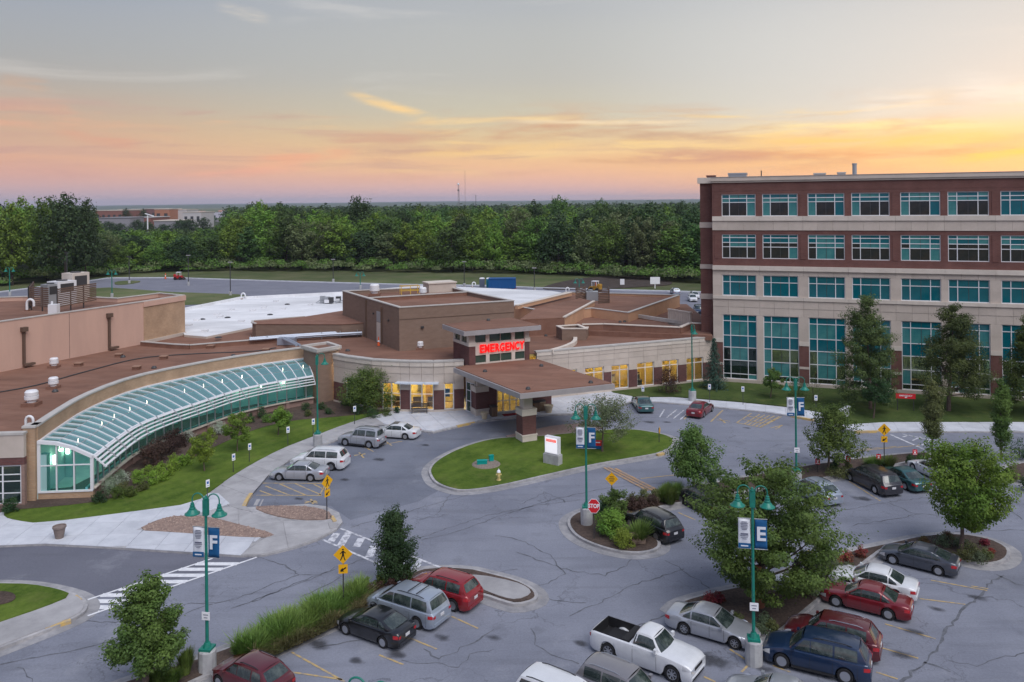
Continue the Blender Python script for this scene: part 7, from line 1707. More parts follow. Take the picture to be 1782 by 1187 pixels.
def car_meshes(kind):
    S = SP[kind]; L_, W, H, r = S['L'], S['W'], S['H'], S['r']; h2 = L_ / 2; wf, wr = S['wb'] / 2 + .08, -S['wb'] / 2 + .08; x0, x1, x2, x3 = S['c']; ra = r + .07
    zt_pts = [(-h2, S['deck'] - .16), (-h2 + .10, S['deck'] - .05), (-h2 + .35, S['deck']), (x3, S['deck'] + .0), (x3 + .3, S['belt'] + .02), (x0 - .2, S['belt']), (x0, S['belt'] - .02), (x0 + .3, S['hood']), (h2 - .55, S['nose'] + (S['hood'] - S['nose']) * .62), (h2 - .18, S['nose'] + .05), (h2, S['nose'] - .10)]
    if x3 - .05 < -h2 + .35: zt_pts = [p for p in zt_pts if p[0] not in (-h2 + .35,)]
    zx = [p[0] for p in zt_pts]; zz = [p[1] for p in zt_pts]
    def ztop(x): return float(np.interp(x, zx, zz))
    def wfac(x):
        f = max(0.0, (x - (h2 - .75)) / .75); b = max(0.0, ((-h2 + .6) - x) / .6); return 1 - (1 - S['fr']) * 1.0 * f ** 2.4 - .13 * b ** 2.4
    xs = set(np.linspace(-h2, h2, 37).tolist())
    for w_ in (wf, wr):
        for k in range(13): xs.add(w_ + ra * math.cos(PI * k / 12))
    for v in (h2 - .03, h2 - .1, -h2 + .03, -h2 + .1): xs.add(v)
    if 'bed' in S: xs |= {S['bed'][0], S['bed'][0] - .03, S['bed'][1], S['bed'][1] - .03}
    xs = sorted(xs); xs = [x for i, x in enumerate(xs) if i == 0 or x - xs[i - 1] > .012]
    def ring(x):
        w = W / 2 * wfac(x); zt = ztop(x); end = min(h2 - x, h2 + x); zs = .20 + (.10 * max(0, 1 - end / .35) ** 2 if end < .35 else 0); zb = zs
        for w_ in (wf, wr):
            d = abs(x - w_)
            if d < ra: zb = max(zb, r * .96 + math.sqrt(ra * ra - d * d))
        mid = max(.60 * zt, .5)
        tb = max(0, 1 - end / .12); pull = .06 * tb
        pts = [(0, zs if zb == zs else .5), (w * .62, zs if zb == zs else .5), (w * .64, zb), (w * .96, zb), (w * .985, zb + .04), (w * 1.0, max(mid, zb + .06)), (w * .985, max(zt - .16, zb + .09)), (w * .95, zt - .05), (w * .88, zt - .005)]
        if 'bed' in S and S['bed'][1] <= x <= S['bed'][0] - .001: pts += [(w * .86, .62), (0, .62)]
        else: pts += [(w * .45, zt + .025), (0, zt + .035)]
        return [(x, y, z) for y, z in pts]
    rings = []
    for x in xs:
        R = ring(x); rings.append(R + [(p[0], -p[1], p[2]) for p in R[-2:0:-1]])
    n = len(rings[0]); g = MB(); vs = [v for R in rings for v in R]; fs = []
    for i in range(len(rings) - 1):
        for k in range(n): fs.append((i * n + k, (i + 1) * n + k, (i + 1) * n + (k + 1) % n, i * n + (k + 1) % n))
    g.add(vs, fs); g.add(rings[0], [tuple(range(n))]); g.add(rings[-1], [tuple(range(n - 1, -1, -1))]); out = {}
    g.use(M_trim); out['body'] = g
    # cabin
    wb_ = W / 2 * .90; wt = W / 2 * .90 - S['gc'] * .8; zt_, zbelt = H, lambda x: ztop(x) - .03
    def side(u, v, sg, off=0.0):   # u 0 rear .. 1 front ; v 0 belt .. 1 roof
        xb = lerp(x3, x0, u); xt = lerp(x2, x1, u); x = lerp(xb, xt, v); y = lerp(W / 2 * .905, wt, v) + .035 * math.sin(PI * v)
        # narrow toward windscreen and rear
        y -= .10 * max(0, (u - .8) / .2) ** 2 * (1 - v) * .5 + .05 * max(0, (.15 - u) / .15) ** 2
        z = lerp(zbelt(xb), zt_ - .05 - .07 * (2 * u - 1) ** 4 , v)
        return (x, sg * (y + off), z + off * .3)
    def roof(u, a, off=0.0):       # a -1..1
        p = side(u, 1, 1); return (p[0], a * p[1], p[2] + .05 * (1 - a * a) + off)
    def front(a, v, off=0.0):
        p = side(1, v, 1); return (p[0] + .14 * (1 - a * a) * (1 - .5 * v) + off, a * p[1], p[2] + .05 * (1 - a * a) * v + off * .5)
    def rear(a, v, off=0.0):
        p = side(0, v, 1); return (p[0] - .08 * (1 - a * a) * (1 - .5 * v) - off, a * p[1], p[2] + .05 * (1 - a * a) * v + off * .3)
    g = MB(); 
    for sg in (1, -1): g.grid((lambda u, v: side(u, v, sg)) if sg < 0 else (lambda u, v: side(1 - u, v, sg)), 16, 5)
    g.grid(lambda u, v: roof(u, -1 + 2 * v), 16, 8); g.grid(lambda u, v: front(-1 + 2 * u, v), 8, 5); g.grid(lambda u, v: rear(1 - 2 * u, v), 8, 5)
    out['cabin'] = g
    g = MB(); g.grid(lambda u, v: front(-.90 + 1.80 * u, .05 + .88 * v, .010), 8, 5); out['windscreen'] = g
    g = MB(); a_, b_ = (.12, .90) if kind in ('sedan', 'coupe') else (.22, .90); g.grid(lambda u, v: rear(.86 - 1.72 * u, a_ + (b_ - a_) * v, .010), 8, 5)
    out['rear_window'] = g
    def uat(x, v): lo_, hi_ = lerp(x3, x2, v), lerp(x0, x1, v); return (x - lo_) / (hi_ - lo_)
    wins = []
    sd = list(S['side']) + ([S['q']] if 'q' in S else [])
    for sg in (1, -1):
        for (xf, xr) in sd:
            va, vb = .10, .86
            def fn(u, v, sg=sg, xf=xf, xr=xr):
                vv = lerp(va, vb, v); uf = min(uat(xf, vv), .955); ur = max(uat(xr, vv), .05); uu = lerp(ur, uf, u) if sg < 0 else lerp(uf, ur, u)
                return side(uu, vv, sg, .012)
            q = MB(); q.grid(fn, 4, 4); wins.append(q)
    out['side_window'] = wins
    def patch(xa, xb, za, zb, sg, off=.012, nu=4, nv=3, follow=True):
        def fn(u, v):
            x = lerp(xa, xb, u if sg < 0 else 1 - u); R = ring(x); zt = ztop(x); z = lerp(za, min(zb, zt - .06), v)
            pts = R[4:9]; zs_ = [p[2] for p in pts]; ys_ = [p[1] for p in pts]; y = float(np.interp(z, zs_, ys_)); return (x, sg * (y + off), z)
        q = MB(); q.grid(fn, nu, nv); return q
    nz = S['nose']; dk = S['deck']
    hl = []
    for sg in (1, -1):
        q = patch(h2 - .42, h2 - .02, nz - .16, nz + .10, sg, .014); yf = W / 2 * wfac(h2); q.box(h2 - .01, h2 + .012, min(sg * yf * .55, sg * yf * .97), max(sg * yf * .55, sg * yf * .97), nz - .26, nz - .115); hl.append(q)
    out['headlight'] = hl
    tl = []
    for sg in (1, -1):
        q = patch(-h2 + .02, -h2 + .30 if kind not in ('boxsuv', 'pickup') else -h2 + .10, dk - .33, dk - .15, sg, .014); yr = W / 2 * wfac(-h2); q.box(-h2 - .012, -h2 + .01, min(sg * yr * .72, sg * yr * .97), max(sg * yr * .72, sg * yr * .97), dk - .35, dk - .21); tl.append(q)
    out['taillight'] = tl
    yf = W / 2 * wfac(h2)
    g = MB(); g.box(h2 - .02, h2 + .014, -yf * .5, yf * .5, nz - .30, nz - .15); out['grille'] = g; g = MB(); g.box(h2 - .02, h2 + .02, -yf * .75, yf * .75, .26, .36); out['lower_grille'] = g
    g = MB(); g.box(-h2 - .02, -h2 + .02, -.17, .17, dk - .42 if kind != 'pickup' else .55, (dk - .42 if kind != 'pickup' else .55) + .16); out['licence_plate'] = g
    g = MB(); yr = W / 2 * wfac(-h2); g.box(-h2 - .03, -h2 + .02, -yr * .9, yr * .9, .28, .46); out['bumper'] = g; g = MB(); g.box(h2 - .02, h2 + .03, -yf * .85, yf * .85, .38, .44); out['front_bumper'] = g
    if kind in ('suv', 'bigsuv', 'boxsuv'): 
        out['sill_trim'] = [patch(wr + ra + .03, wf - ra - .03, .22, .36, sg, .014, 6, 2) for sg in (1, -1)]
    seams = []; handles = []
    for sg in (1, -1):
        for x in [S['side'][0][0] + .05] + [s_[1] for s_ in S['side']]:
            if 'bed' in S and x < -.4: continue
            q = patch(x - .008, x + .008, .30, S['belt'] - .05, sg, .005, 1, 5); seams.append(q)
        for s_ in S['side'][:2]:
            q = patch(s_[1] + .10, s_[1] + .28, S['belt'] - .17, S['belt'] - .14, sg, .03, 2, 1); handles.append(q)
    out['door_seam'] = seams; out['door_handle'] = handles
    mir = []
    for sg in (1, -1):
        q = MB(); x = x0 - .22; y = W / 2 * .93; z = S['belt'] + .08; sz = 1.5 if kind == 'pickup' else 1
        q.box(x - .05, x + .09, min(sg * y, sg * (y + .20)), max(sg * y, sg * (y + .20)), z - .06 * sz, z + .09 * sz); mir.append(q)
    out['mirror'] = mir
    if kind in ('suv', 'bigsuv', 'boxsuv', 'minivan', 'hatch'):
        rr_ = []
        for sg in (1, -1):
            q = MB(); q.tube([(lambda p: (p[0], sg * (p[1] - .06), p[2] + (.015 if k in (0, 6) else .055)))(side(.12 + .70 * k / 6, 1, 1)) for k in range(7)], .020, 6); rr_.append(q)
        out['roof_rail'] = rr_
    if 'bed' in S:
        g = MB(); b0, b1 = S['bed']; w = W / 2 * .86 - .01; z0 = .63
        g.box(b1 + .02, b0 - .05, -w, w, z0, z0 + .02); g.box(b1 + .02, b1 + .05, -w, w, z0 + .02, 1.19); g.box(b0 - .08, b0 - .05, -w, w, z0 + .02, 1.19)
        for sg in (1, -1): g.box(b1 + .05, b0 - .08, min(sg * w, sg * (w - .03)), max(sg * w, sg * (w - .03)), z0 + .02, 1.19)
        g.box(b0 - .5, b0 - .09, -w + .05, w - .05, 1.0, 1.21); out['bed_liner'] = g
    res = {}
    for k, v in out.items():
        if k in ('body', 'cabin'): v.mats = [M_trim]; v.m = [0] * len(v.f); res[k] = v.mesh('car_' + k, 38)
        elif isinstance(v, list): res[k] = [q.mesh('car_' + k, 50) for q in v]
        else: res[k] = v.mesh('car_' + k, 40)
    # wheel
    g = MB(); R90 = Matrix.Rotation(PI / 2, 4, 'X'); wd = .11
    g.lathe([(r * .66, -wd), (r * .93, -wd), (r, -wd * .7), (r, wd * .7), (r * .93, wd), (r * .66, wd), (r * .60, wd * .5), (r * .6, -wd * .5), (r * .66, -wd)], 22, M=R90); g.use(M_tyre); res['wheel'] = g.mesh('car_wheel', 35)
    g = MB(); y = .085
    g.lathe([(r * .66, -wd * .9), (r * .66, wd * .94), (r * .60, wd * .94), (r * .58, wd * .3)], 22, M=R90)
    for k in range(7): a = 2 * PI * k / 7; Mx = Matrix.Rotation(a, 4, 'Y'); g.box(-r * .07, r * .07, -.095, -.07, r * .1, r * .63, Mx); g.box(-r * .07, r * .07, .07, .095, r * .1, r * .63, Mx)
    g.lathe([(0, -.10), (r * .17, -.10), (r * .17, .10), (0, .10)], 12, M=R90); g.use(M_rim); res['rim'] = g.mesh('car_rim', 35)
    g = MB(); g.lathe([(0, -.055), (r * .62, -.055), (r * .62, .055), (0, .055)], 16, M=R90); g.use(M_trim); res['hub'] = g.mesh('car_brake_disc')
    g = MB()
    for w_ in (wf, wr): g.box(w_ - ra, w_ + ra, -W / 2 * .66, W / 2 * .66, .22, r * .96 + ra * .9)
    g.box(wr + ra, wf - ra, -W / 2 * .8, W / 2 * .8, .18, .24); g.use(M_blackp); res['underbody'] = g.mesh('car_underbody')
    return res
CM = {}
MATK = {'windscreen': M_cglass, 'rear_window': M_cglass, 'side_window': M_cglass, 'headlight': M_head, 'taillight': M_tail, 'grille': M_blackp, 'lower_grille': M_blackp, 'licence_plate': M_plate, 'door_seam': M_trim, 'sill_trim': M_trim, 'roof_rail': M_trim, 'bed_liner': M_blackp}
CS = .835                     # the place is laid out at 1 unit = 1.2 m, cars are built in metres
def car(kind, pnt, px, py, deg, label, z=0.0, name='parked_car', rails=None, trim=None, at=None, cat='car', roofm=None, extra=None, sun=False, wheel=None, zc=None):
    """px,py: photo pixel of the near side wheel's ground contact (wheel = 'r' or 'f'), else of the ground under the car; deg: heading of the nose"""
    if kind not in CM: CM[kind] = car_meshes(kind)
    m_ = CM[kind]; S = SP[kind]; p = at or P(px, py, zc if zc is not None else z); a = math.radians(deg); hd = Vector((math.cos(a), math.sin(a), 0)); lf = Vector((-hd.y, hd.x, 0))
    if wheel:
        near = 1 if lf.dot(-p) > 0 else -1; xo = (S['wb'] / 2 + .08) if wheel == 'f' else (-S['wb'] / 2 + .08)
        p = p - hd * xo * CS - lf * near * (S['W'] / 2 - .02) * CS
    p = Vector((p.x, p.y, z)); r = empty(name, p, a, label, cat, 'parked cars'); r.scale = (CS,) * 3
    def objm(nm, me, m, parent=r, **k):
        o = link(nm, me, parent, **k)
        if m is not None:
            if not me.materials: me.materials.append(m)
            o.material_slots[0].link = 'OBJECT'; o.material_slots[0].material = m
        return o
    for k, me in m_.items():
        if k in ('wheel', 'rim', 'hub'): continue
        if k == 'underbody': objm(k, me, None); continue
        mt_ = MATK.get(k, pnt)
        if k == 'cabin' and roofm: mt_ = roofm
        if k in ('bumper', 'front_bumper') and trim: mt_ = trim
        if k == 'roof_rail' and rails: mt_ = rails
        for q in (me if isinstance(me, list) else [me]): objm({'windscreen': 'windscreen', 'licence_plate': 'licence_plate'}.get(k, k), q, mt_)
    wf, wr = S['wb'] / 2 + .08, -S['wb'] / 2 + .08
    if not isinstance(kind, str): pass
    for x in (wf, wr):
        for y in (-1, 1):
            o = link('wheel', m_['wheel'], r, (x, y * (S['W'] / 2 - .125), S['r'])); link('rim', m_['rim'], o); link('brake_disc', m_['hub'], o)
    if sun:
        q = MB(); q.box(-.35, .25, -.42, .42, S['H'] + .002, S['H'] + .016); o = build(q, 'sunroof', M_cglass, r, world=False)
    if extra == 'spoiler':
        q = MB(); q.bar((-S['L'] / 2 + .12, -.7, S['deck'] + .12), (-S['L'] / 2 + .12, .7, S['deck'] + .12), .18, .03); build(q, 'spoiler', pnt, r, world=False)
    if extra == 'stripe':
        for x in (-1.2, -.6): q = MB(); q.bar((x, -.62, S['H'] + .05), (x, .62, S['H'] + .05), .05, .03); build(q, 'roof_crossbar', M_trim, r, world=False)
    return r
    return r
_car_inner = car
W_ = paint('white', (.68, .70, .74), 0, .3); Sv = paint('silver', (.46, .48, .53), .45); Sb = paint('silver_blue', (.40, .46, .55), .45); Rd = paint('red', (.20, .010, .018), .25); Rd2 = paint('bright_red', (.27, .010, .016), .2); Mr = paint('maroon', (.12, .014, .022), .3)
Bk = paint('black', (.012, .013, .017), .2); Nv = paint('navy', (.012, .032, .085), .3); Gy = paint('dark_grey', (.075, .085, .11), .4); Tl = paint('teal', (.035, .12, .13), .4); Gb = paint('grey_brown', (.26, .25, .27), .4); Bg = paint('bronze_silver', (.36, .35, .36), .4); Bt = paint('charcoal', (.035, .035, .045), .35)
car('sedan', W_, 704.6, 766, 166, 'white sedan with sunroof nearest the entrance plaza', sun=True, wheel='r')
car('boxsuv', Sv, 641.4, 781, 160, 'silver boxy suv with black roof rack and bumper by the plaza', trim=M_trim, wheel='r')
car('bigsuv', W_, 575.7, 820, 170, 'white suv with silver roof rails on the left bays', rails=M_rim, wheel='r')
car('sedan', Sv, 540, 839, 174, 'silver sedan nearest the hatched bay on the left', wheel='r')
car('sedan', Tl, 1118, 711, 92, 'teal sedan seen from behind beside the grey leaved tree')
car('sedan', Rd, 1219, 720, 58, 'dark red sedan parked by the hatched bay near the wing')
cv = car('coupe', Bk, 665, 1129, 149, 'black sedan beside the tall ornamental grass', wheel='r')
car('hatch', Mr, 0, 0, 149, 'maroon hatchback cut by the bottom edge at left', at=Vector((cv.location.x - 4.4, cv.location.y - 4.0, 0)))
car('minivan', Sb, 724.5, 1096, 149, 'silver minivan with black roof crossbars between black and red cars', extra='stripe', rails=M_trim, wheel='r')
car('suv', Rd2, 787, 1065, 149, 'bright red suv beside the concrete island cap', wheel='r')
car('sedan', Sv, 1190, 1105, -32.5, 'silver sedan facing the lamp post with the E banner', wheel='r')
car('pickup', W_, 1169, 1188, -36, 'white pickup truck with black empty bed', cat='pickup truck', name='pickup_truck', wheel='f')
car('suv', Gb, 1086, 1162, -36, 'grey compact suv in front of the white pickup', rails=M_rim, zc=1.43)
car('minivan', W_, 985, 1188, -36, 'white van roof cut by the bottom edge', cat='van', name='parked_van', zc=1.4)
car('sedan', Sv, 1352, 1186, 152, 'silver sedan cut by the bottom edge below the E lamp post', zc=1.1)
nv = car('bigsuv', Nv, 1360, 1164, 153, 'large dark blue suv at lower right', wheel='f')
of = P(1368, 1089, .8) - P(1337, 1122, .8)
car('suv', Mr, 0, 0, 150, 'maroon suv behind the dark blue one', rails=M_chrome, at=nv.location + Vector((of.x, of.y, 0)))
fo = car('sedan', Rd, 1545.5, 1080, 147, 'red sedan beside the white luxury sedan', wheel='r')
of = P(1457, 1006, .5) - P(1441, 1036, .5)
car('sedan', W_, 0, 0, 147, 'white sedan with tall red tail lights', at=fo.location + Vector((of.x, of.y, 0)))
car('coupe', Gy, 1632.4, 1003, 142, 'dark grey sedan at the island with the green tree', wheel='r')
car('suv', Bk, 1141, 943, 122, 'black suv beside the stop sign island', wheel='r')
car('minivan', Bt, 1521.6, 860, 104, 'dark charcoal minivan behind the yellow pedestrian sign', wheel='r')
car('sedan', Tl, 1574, 853, 104, 'teal sedan half hidden by the bright green tree', wheel='r')
car('sedan', W_, 1625, 828, 104, 'white car mostly hidden behind the bright green tree')
car('hatch', Sb, 1418, 866, 112, 'blue grey hatchback behind the big leafy tree')
car('suv', Bt, 1222, 884, 118, 'dark car mostly hidden behind the big leafy tree')
for x, y, c_, lb, dg in ((1205, 524, W_, 'white car left of the office building in the back car park', 265), (1209, 519, W_, 'white car behind the first one in the back car park', 265), (1175, 512, Sb, 'silver blue car near the board in the back car park', 90), (1216, 545, Nv, 'dark blue car half behind the office building corner', 265)): car('suv', c_, x, y, dg, lb)
# ================================================================== vegetation
def leaf_mesh(name, pts, nrm, size, m, aspect=.62, seed=0, droop=0.0):
    rg = np.random.default_rng(seed); n = len(pts)
    nrm = nrm / np.maximum(1e-6, np.linalg.norm(nrm, axis=1, keepdims=True))
    rv_ = rg.normal(size=(n, 3)); t = np.cross(nrm, rv_); t /= np.maximum(1e-6, np.linalg.norm(t, axis=1, keepdims=True)); t[:, 2] -= droop; b = np.cross(nrm, t); b /= np.maximum(1e-6, np.linalg.norm(b, axis=1, keepdims=True))
    s = (size * rg.uniform(.6, 1.25, size=(n, 1))) / 2
    v = np.stack([pts + t * s, pts + b * s * aspect, pts - t * s, pts - b * s * aspect], axis=1).reshape(-1, 3).astype(np.float32)
    return quads(name, v, m)
def quads(name, v, m):
    me = bpy.data.meshes.new(name); nq = len(v) // 4; me.vertices.add(len(v)); me.vertices.foreach_set('co', v.ravel())
    me.loops.add(nq * 4); me.loops.foreach_set('vertex_index', np.arange(nq * 4, dtype=np.int32)); me.polygons.add(nq)
    me.polygons.foreach_set('loop_start', np.arange(0, nq * 4, 4, dtype=np.int32)); me.update(); me.validate(); me.materials.append(m); return me
PROFS = dict(round=[(0, .5), (.15, .85), (.4, 1), (.65, .92), (.85, .62), (1, .18)], maple=[(0, .55), (.18, 1), (.42, .92), (.65, .66), (.85, .36), (1, .08)], column=[(0, .35), (.15, .85), (.45, 1), (.7, .8), (.88, .5), (1, .08)],
             vase=[(0, .30), (.2, .72), (.45, .98), (.7, 1), (.88, .72), (1, .3)], cone=[(0, .85), (.12, 1), (.4, .72), (.7, .38), (.9, .16), (1, .03)], spread=[(0, .6), (.25, 1), (.55, .95), (.8, .6), (1, .2)], cypress=[(0, .8), (.1, 1), (.35, .95), (.55, .74), (.75, .48), (.9, .28), (1, .08)], big=[(0, .35), (.15, .72), (.38, 1), (.62, .92), (.82, .62), (1, .16)],
             dome=[(0, .95), (.3, 1), (.6, .86), (.85, .5), (1, .12)])
def crown(name, seed, w_, h_, prof, n, leaf, m, lobes=22, lr=.34, spiky=.25, fill=.25, flat=.8, gap=1.0):
    rg = np.random.default_rng(seed); pr_ = PROFS[prof]; px_, pr2 = [p[0] for p in pr_], [p[1] for p in pr_]; R = w_ / 2
    C, Rr = [], []
    for k in range(lobes):
        f = (k + .5) / lobes; f = min(1, max(0, f + rg.uniform(-.06, .06))); r = R * np.interp(f, px_, pr2); a = k * 2.39996 + rg.uniform(-.35, .35); d = r * rg.uniform(.45, .82) * gap
        C.append((d * math.cos(a), d * math.sin(a), h_ * (.04 + .88 * f))); Rr.append(max(R * lr * rg.uniform(.62, 1.2) * (.55 + .45 * np.interp(f, px_, pr2)), leaf))
    for k in range(max(2, lobes // 5)):
        f = rg.uniform(.15, .8); C.append((rg.normal() * R * .15, rg.normal() * R * .15, h_ * f)); Rr.append(R * lr * 1.1)
    C, Rr = np.array(C), np.array(Rr); p_ = Rr ** 2 / (Rr ** 2).sum(); idx = rg.choice(len(C), n, p=p_)
    d = rg.normal(size=(n, 3)); d /= np.linalg.norm(d, axis=1, keepdims=True)
    out = C[idx] * np.array([1, 1, 0]); out /= np.maximum(1e-3, np.linalg.norm(out, axis=1, keepdims=True)); ax = out * .8 + np.array([0, 0, .8]); ax /= np.linalg.norm(ax, axis=1, keepdims=True)
    rad = rg.uniform(.35, 1, size=(n, 1)) ** .45 * rg.uniform(.8, 1.12, size=(n, 1))
    off = d * rad * Rr[idx][:, None]; al = (off * ax).sum(1, keepdims=True); off = off + ax * np.maximum(al, 0) * spiky * 2.2; off[:, 2] *= flat
    # twiggy outline: some leaves stray outwards
    st = rg.random(n) < .10; off[st] *= rg.uniform(1.05, 1.38, size=(st.sum(), 1))
    pts = C[idx] + off; pts[:, 2] = np.clip(pts[:, 2], -.03 * h_, None)
    nr = d * .9 + np.array([0, 0, .65]) + rg.normal(size=(n, 3)) * .45
    return leaf_mesh(name, pts, nr, leaf, m, seed=seed), C
def trunk_mb(h_, base_r, C, z0, seed=0, nb=10, lean=0.0):
    rg = random.Random(seed); g = MB(); top = z0 + h_ * .72
    path = [(0, 0, 0)] + [(rg.uniform(-1, 1) * base_r * .5 + lean * k / 5, rg.uniform(-1, 1) * base_r * .5, top * k / 5) for k in range(1, 6)]
    g.tube(path, [base_r * 1.35, base_r, base_r * .85, base_r * .7, base_r * .5, base_r * .25], 8)
    for k in range(min(nb, len(C))):
        c = C[(k * 3) % len(C)]; s = rg.uniform(.25, .7); zs = max(z0 * .85, min(top * .9, z0 + (c[2]) * s)); st_ = Vector((lean * zs / top, 0, zs)); e = Vector((c[0], c[1], c[2] + z0)); md = st_.lerp(e, .5) + Vector((0, 0, -.08 * h_ * .2))
        g.tube([st_, md, e], [base_r * .42, base_r * .28, base_r * .10], 5, False)
    return g
LM = dict(
 mid=leafmat('leaf_mid_green', (.082, .138, .034), (.135, .195, .045)), dark=leafmat('leaf_dark_green', (0.032, 0.078, 0.030), (0.057, 0.116, 0.041)), bright=leafmat('leaf_bright_green', (.12, .235, .035), (.20, .31, .05)),
 yellowish=leafmat('leaf_yellow_green', (0.121, 0.169, 0.041), (0.203, 0.223, 0.057)), grey=leafmat('leaf_grey_green', (.115, .14, .07), (.16, .175, .09)), spruce=leafmat('spruce_needles', (0.030, 0.070, 0.054), (0.046, 0.097, 0.070), .2, .15),
 cyp=leafmat('cypress_needles', (.085, .13, .045), (.13, .175, .055), .25), lime=leafmat('leaf_lime', (.20, .30, .04), (.28, .38, .06)), purple=leafmat('leaf_purple_brown', (0.061, 0.038, 0.035), (0.101, 0.057, 0.046)), white=leafmat('white_blossom', (0.567, 0.621, 0.540), (0.135, 0.216, 0.095), .3),
 red=leafmat('red_blossom', (.30, .045, .055), (.12, .13, .05), .3), grassy=leafmat('tall_grass_green', (.14, .24, .05), (.23, .32, .08), .4), straw=leafmat('dry_grass', (0.270, 0.230, 0.121), (0.189, 0.189, 0.081), .3), juniper=leafmat('juniper_grey_green', (0.115, 0.155, 0.088), (0.162, 0.203, 0.115)),
 olive=leafmat('leaf_olive', (0.115, 0.135, 0.047), (0.162, 0.176, 0.068)))
def tree(label, base, bounds, prof, n, leaf, m, z=.15, trunk_r=.12, lobes=24, seed=1, bark=None, lr=.34, spiky=.25, group=None, nb=12, gap=1.0, name='tree', flat=.8, cat='tree', shift=True):
    p = P(*base, z); k = FPX / p.y; x0, x1, y0, y1 = bounds; w_ = (x1 - x0) / k; zt = ZAT(p, y0); zb = max(z + .05, ZAT(p, y1)); h_ = zt - zb; cx = ((x0 + x1) / 2 - base[0]) / k if shift else 0
    r = empty(name, p, 0, label, cat, group)
    me, C = crown('crown', seed, w_ * .92, h_ * .95, prof, n, leaf, m, lobes, lr, spiky, flat=flat, gap=gap)
    o = put('crown', me, r, (cx, 0, zb - z)); C2 = [(c[0] + cx, c[1], c[2]) for c in C]
    if trunk_r: sub(trunk_mb(h_, trunk_r, C2, zb - z, seed, nb, cx), 'trunk', bark or M_bark, r, 60)
    return r
GF = 'trees around the car park'
tree('young maple with dark green leaves at the bottom left below the crosswalk', (253, 1200), (182, 340, 987, 1165), 'maple', 22000, .13, LM['mid'], lobes=36, seed=11, lr=.30, spiky=.45, group=GF)
tree('narrow upright dark green tree by the faded crosswalk', (687, 1022), (652, 722, 873, 1018), 'column', 20000, .11, LM['dark'], lobes=46, seed=12, lr=.46, gap=.9, spiky=.6, trunk_r=.08, group=GF)
tree('round multi stemmed tree in front of the curved stone wall', (634, 714), (585, 692, 634, 706), 'dome', 15000, .14, LM['mid'], lobes=34, seed=13, trunk_r=.10, group=GF)
tree('young light green tree on the front lawn between two parking signs', (413, 786), (388, 441, 711, 768), 'round', 3600, .14, LM['bright'], lobes=14, seed=14, trunk_r=.045, group=GF)
tree('young tree on the front lawn left of the lamp post', (484, 757), (462, 512, 706, 740), 'dome', 3200, .15, LM['bright'], lobes=12, seed=15, trunk_r=.045, group=GF)
tree('youngest light green tree at the near end of the front lawn', (356, 820), (327, 377, 748, 804), 'round', 3400, .13, LM['lime'], lobes=14, seed=16, trunk_r=.045, group=GF)
tree('small round green tree in front of the second office window bay', (1341, 692), (1325, 1369, 637, 676), 'dome', 3600, .15, LM['mid'], lobes=12, seed=18, trunk_r=.05, group=GF)
tree('tall feathery many topped conifer in front of the fourth office window bay', (1515, 712), (1453, 1568, 492, 700), 'cypress', 42000, .15, LM['cyp'], lobes=90, seed=19, lr=.27, spiky=.45, trunk_r=.14, group=GF, flat=.65, gap=1.05)
tree('low round topped tree standing before the tall feathery conifer', (1520, 728), (1494, 1560, 655, 698), 'dome', 5000, .15, LM['dark'], lobes=14, seed=20, trunk_r=.06, group=GF)
tree('tall conical feathery conifer with visible trunk before the office building', (1651, 715), (1597, 1722, 512, 692), 'cypress', 40000, .15, LM['cyp'], lobes=85, seed=21, lr=.27, spiky=.45, trunk_r=.16, group=GF, flat=.65, gap=1.05)
tree('big green tree cut by the right edge before the office building', (1795, 722), (1738, 1860, 525, 705), 'cypress', 34000, .15, LM['mid'], lobes=80, seed=22, lr=.24, gap=1.1, trunk_r=.16, group=GF)
tree('slender columnar tree left of the bright green tree', (1622, 800), (1603, 1643, 650, 768), 'column', 12000, .12, LM['olive'], lobes=36, seed=23, lr=.62, gap=.7, trunk_r=.06, group=GF)
tree('slender columnar tree near the right edge', (1742, 800), (1725, 1762, 643, 786), 'column', 14000, .12, LM['mid'], lobes=36, seed=24, lr=.62, gap=.7, trunk_r=.06, group=GF)
tree('dark green maple right of the oval lawn', (1208, 855), (1150, 1263, 734, 832), 'maple', 12000, .15, LM['mid'], lobes=28, seed=25, lr=.32, spiky=.35, trunk_r=.08, group=GF)
tree('dark green maple beside the first red parking sign', (1440, 822), (1394, 1505, 692, 800), 'maple', 12000, .15, LM['mid'], lobes=28, seed=26, lr=.32, spiky=.35, trunk_r=.08, group=GF)
tree('thin grey leaved tree on the oval lawn behind the F banner', (1048, 786), (988, 1112, 684, 758), 'dome', 9000, .13, LM['grey'], lobes=34, seed=27, lr=.26, spiky=.5, trunk_r=.07, group=GF, gap=1.15)
tree('small airy tree on the stop sign island', (1068, 908), (1043, 1098, 846, 912), 'round', 4200, .13, LM['mid'], lobes=16, seed=28, trunk_r=.04, group=GF)
big_tree = tree('largest leafy tree with reddish trunk beside the E banner', (1322, 1056), (1188, 1480, 781, 1036), 'big', 46000, .145, LM['mid'], lobes=80, seed=29, lr=.19, spiky=1.0, trunk_r=.17, bark=M_barkdk, group=GF, nb=26, flat=.5, gap=1.12)
tree('bright green vase shaped tree on the right hand island', (1672, 962), (1600, 1768, 752, 922), 'vase', 26000, .15, LM['bright'], lobes=44, seed=30, lr=.27, spiky=.5, trunk_r=.10, group=GF, nb=18)
g = MB(); g.tube([(0, 0, 0), (0, 0, 1.1), (0, 0, 2.0)], [.25, .20, .17], 10); sub(g, 'trunk_wrap', M_barkred, big_tree)
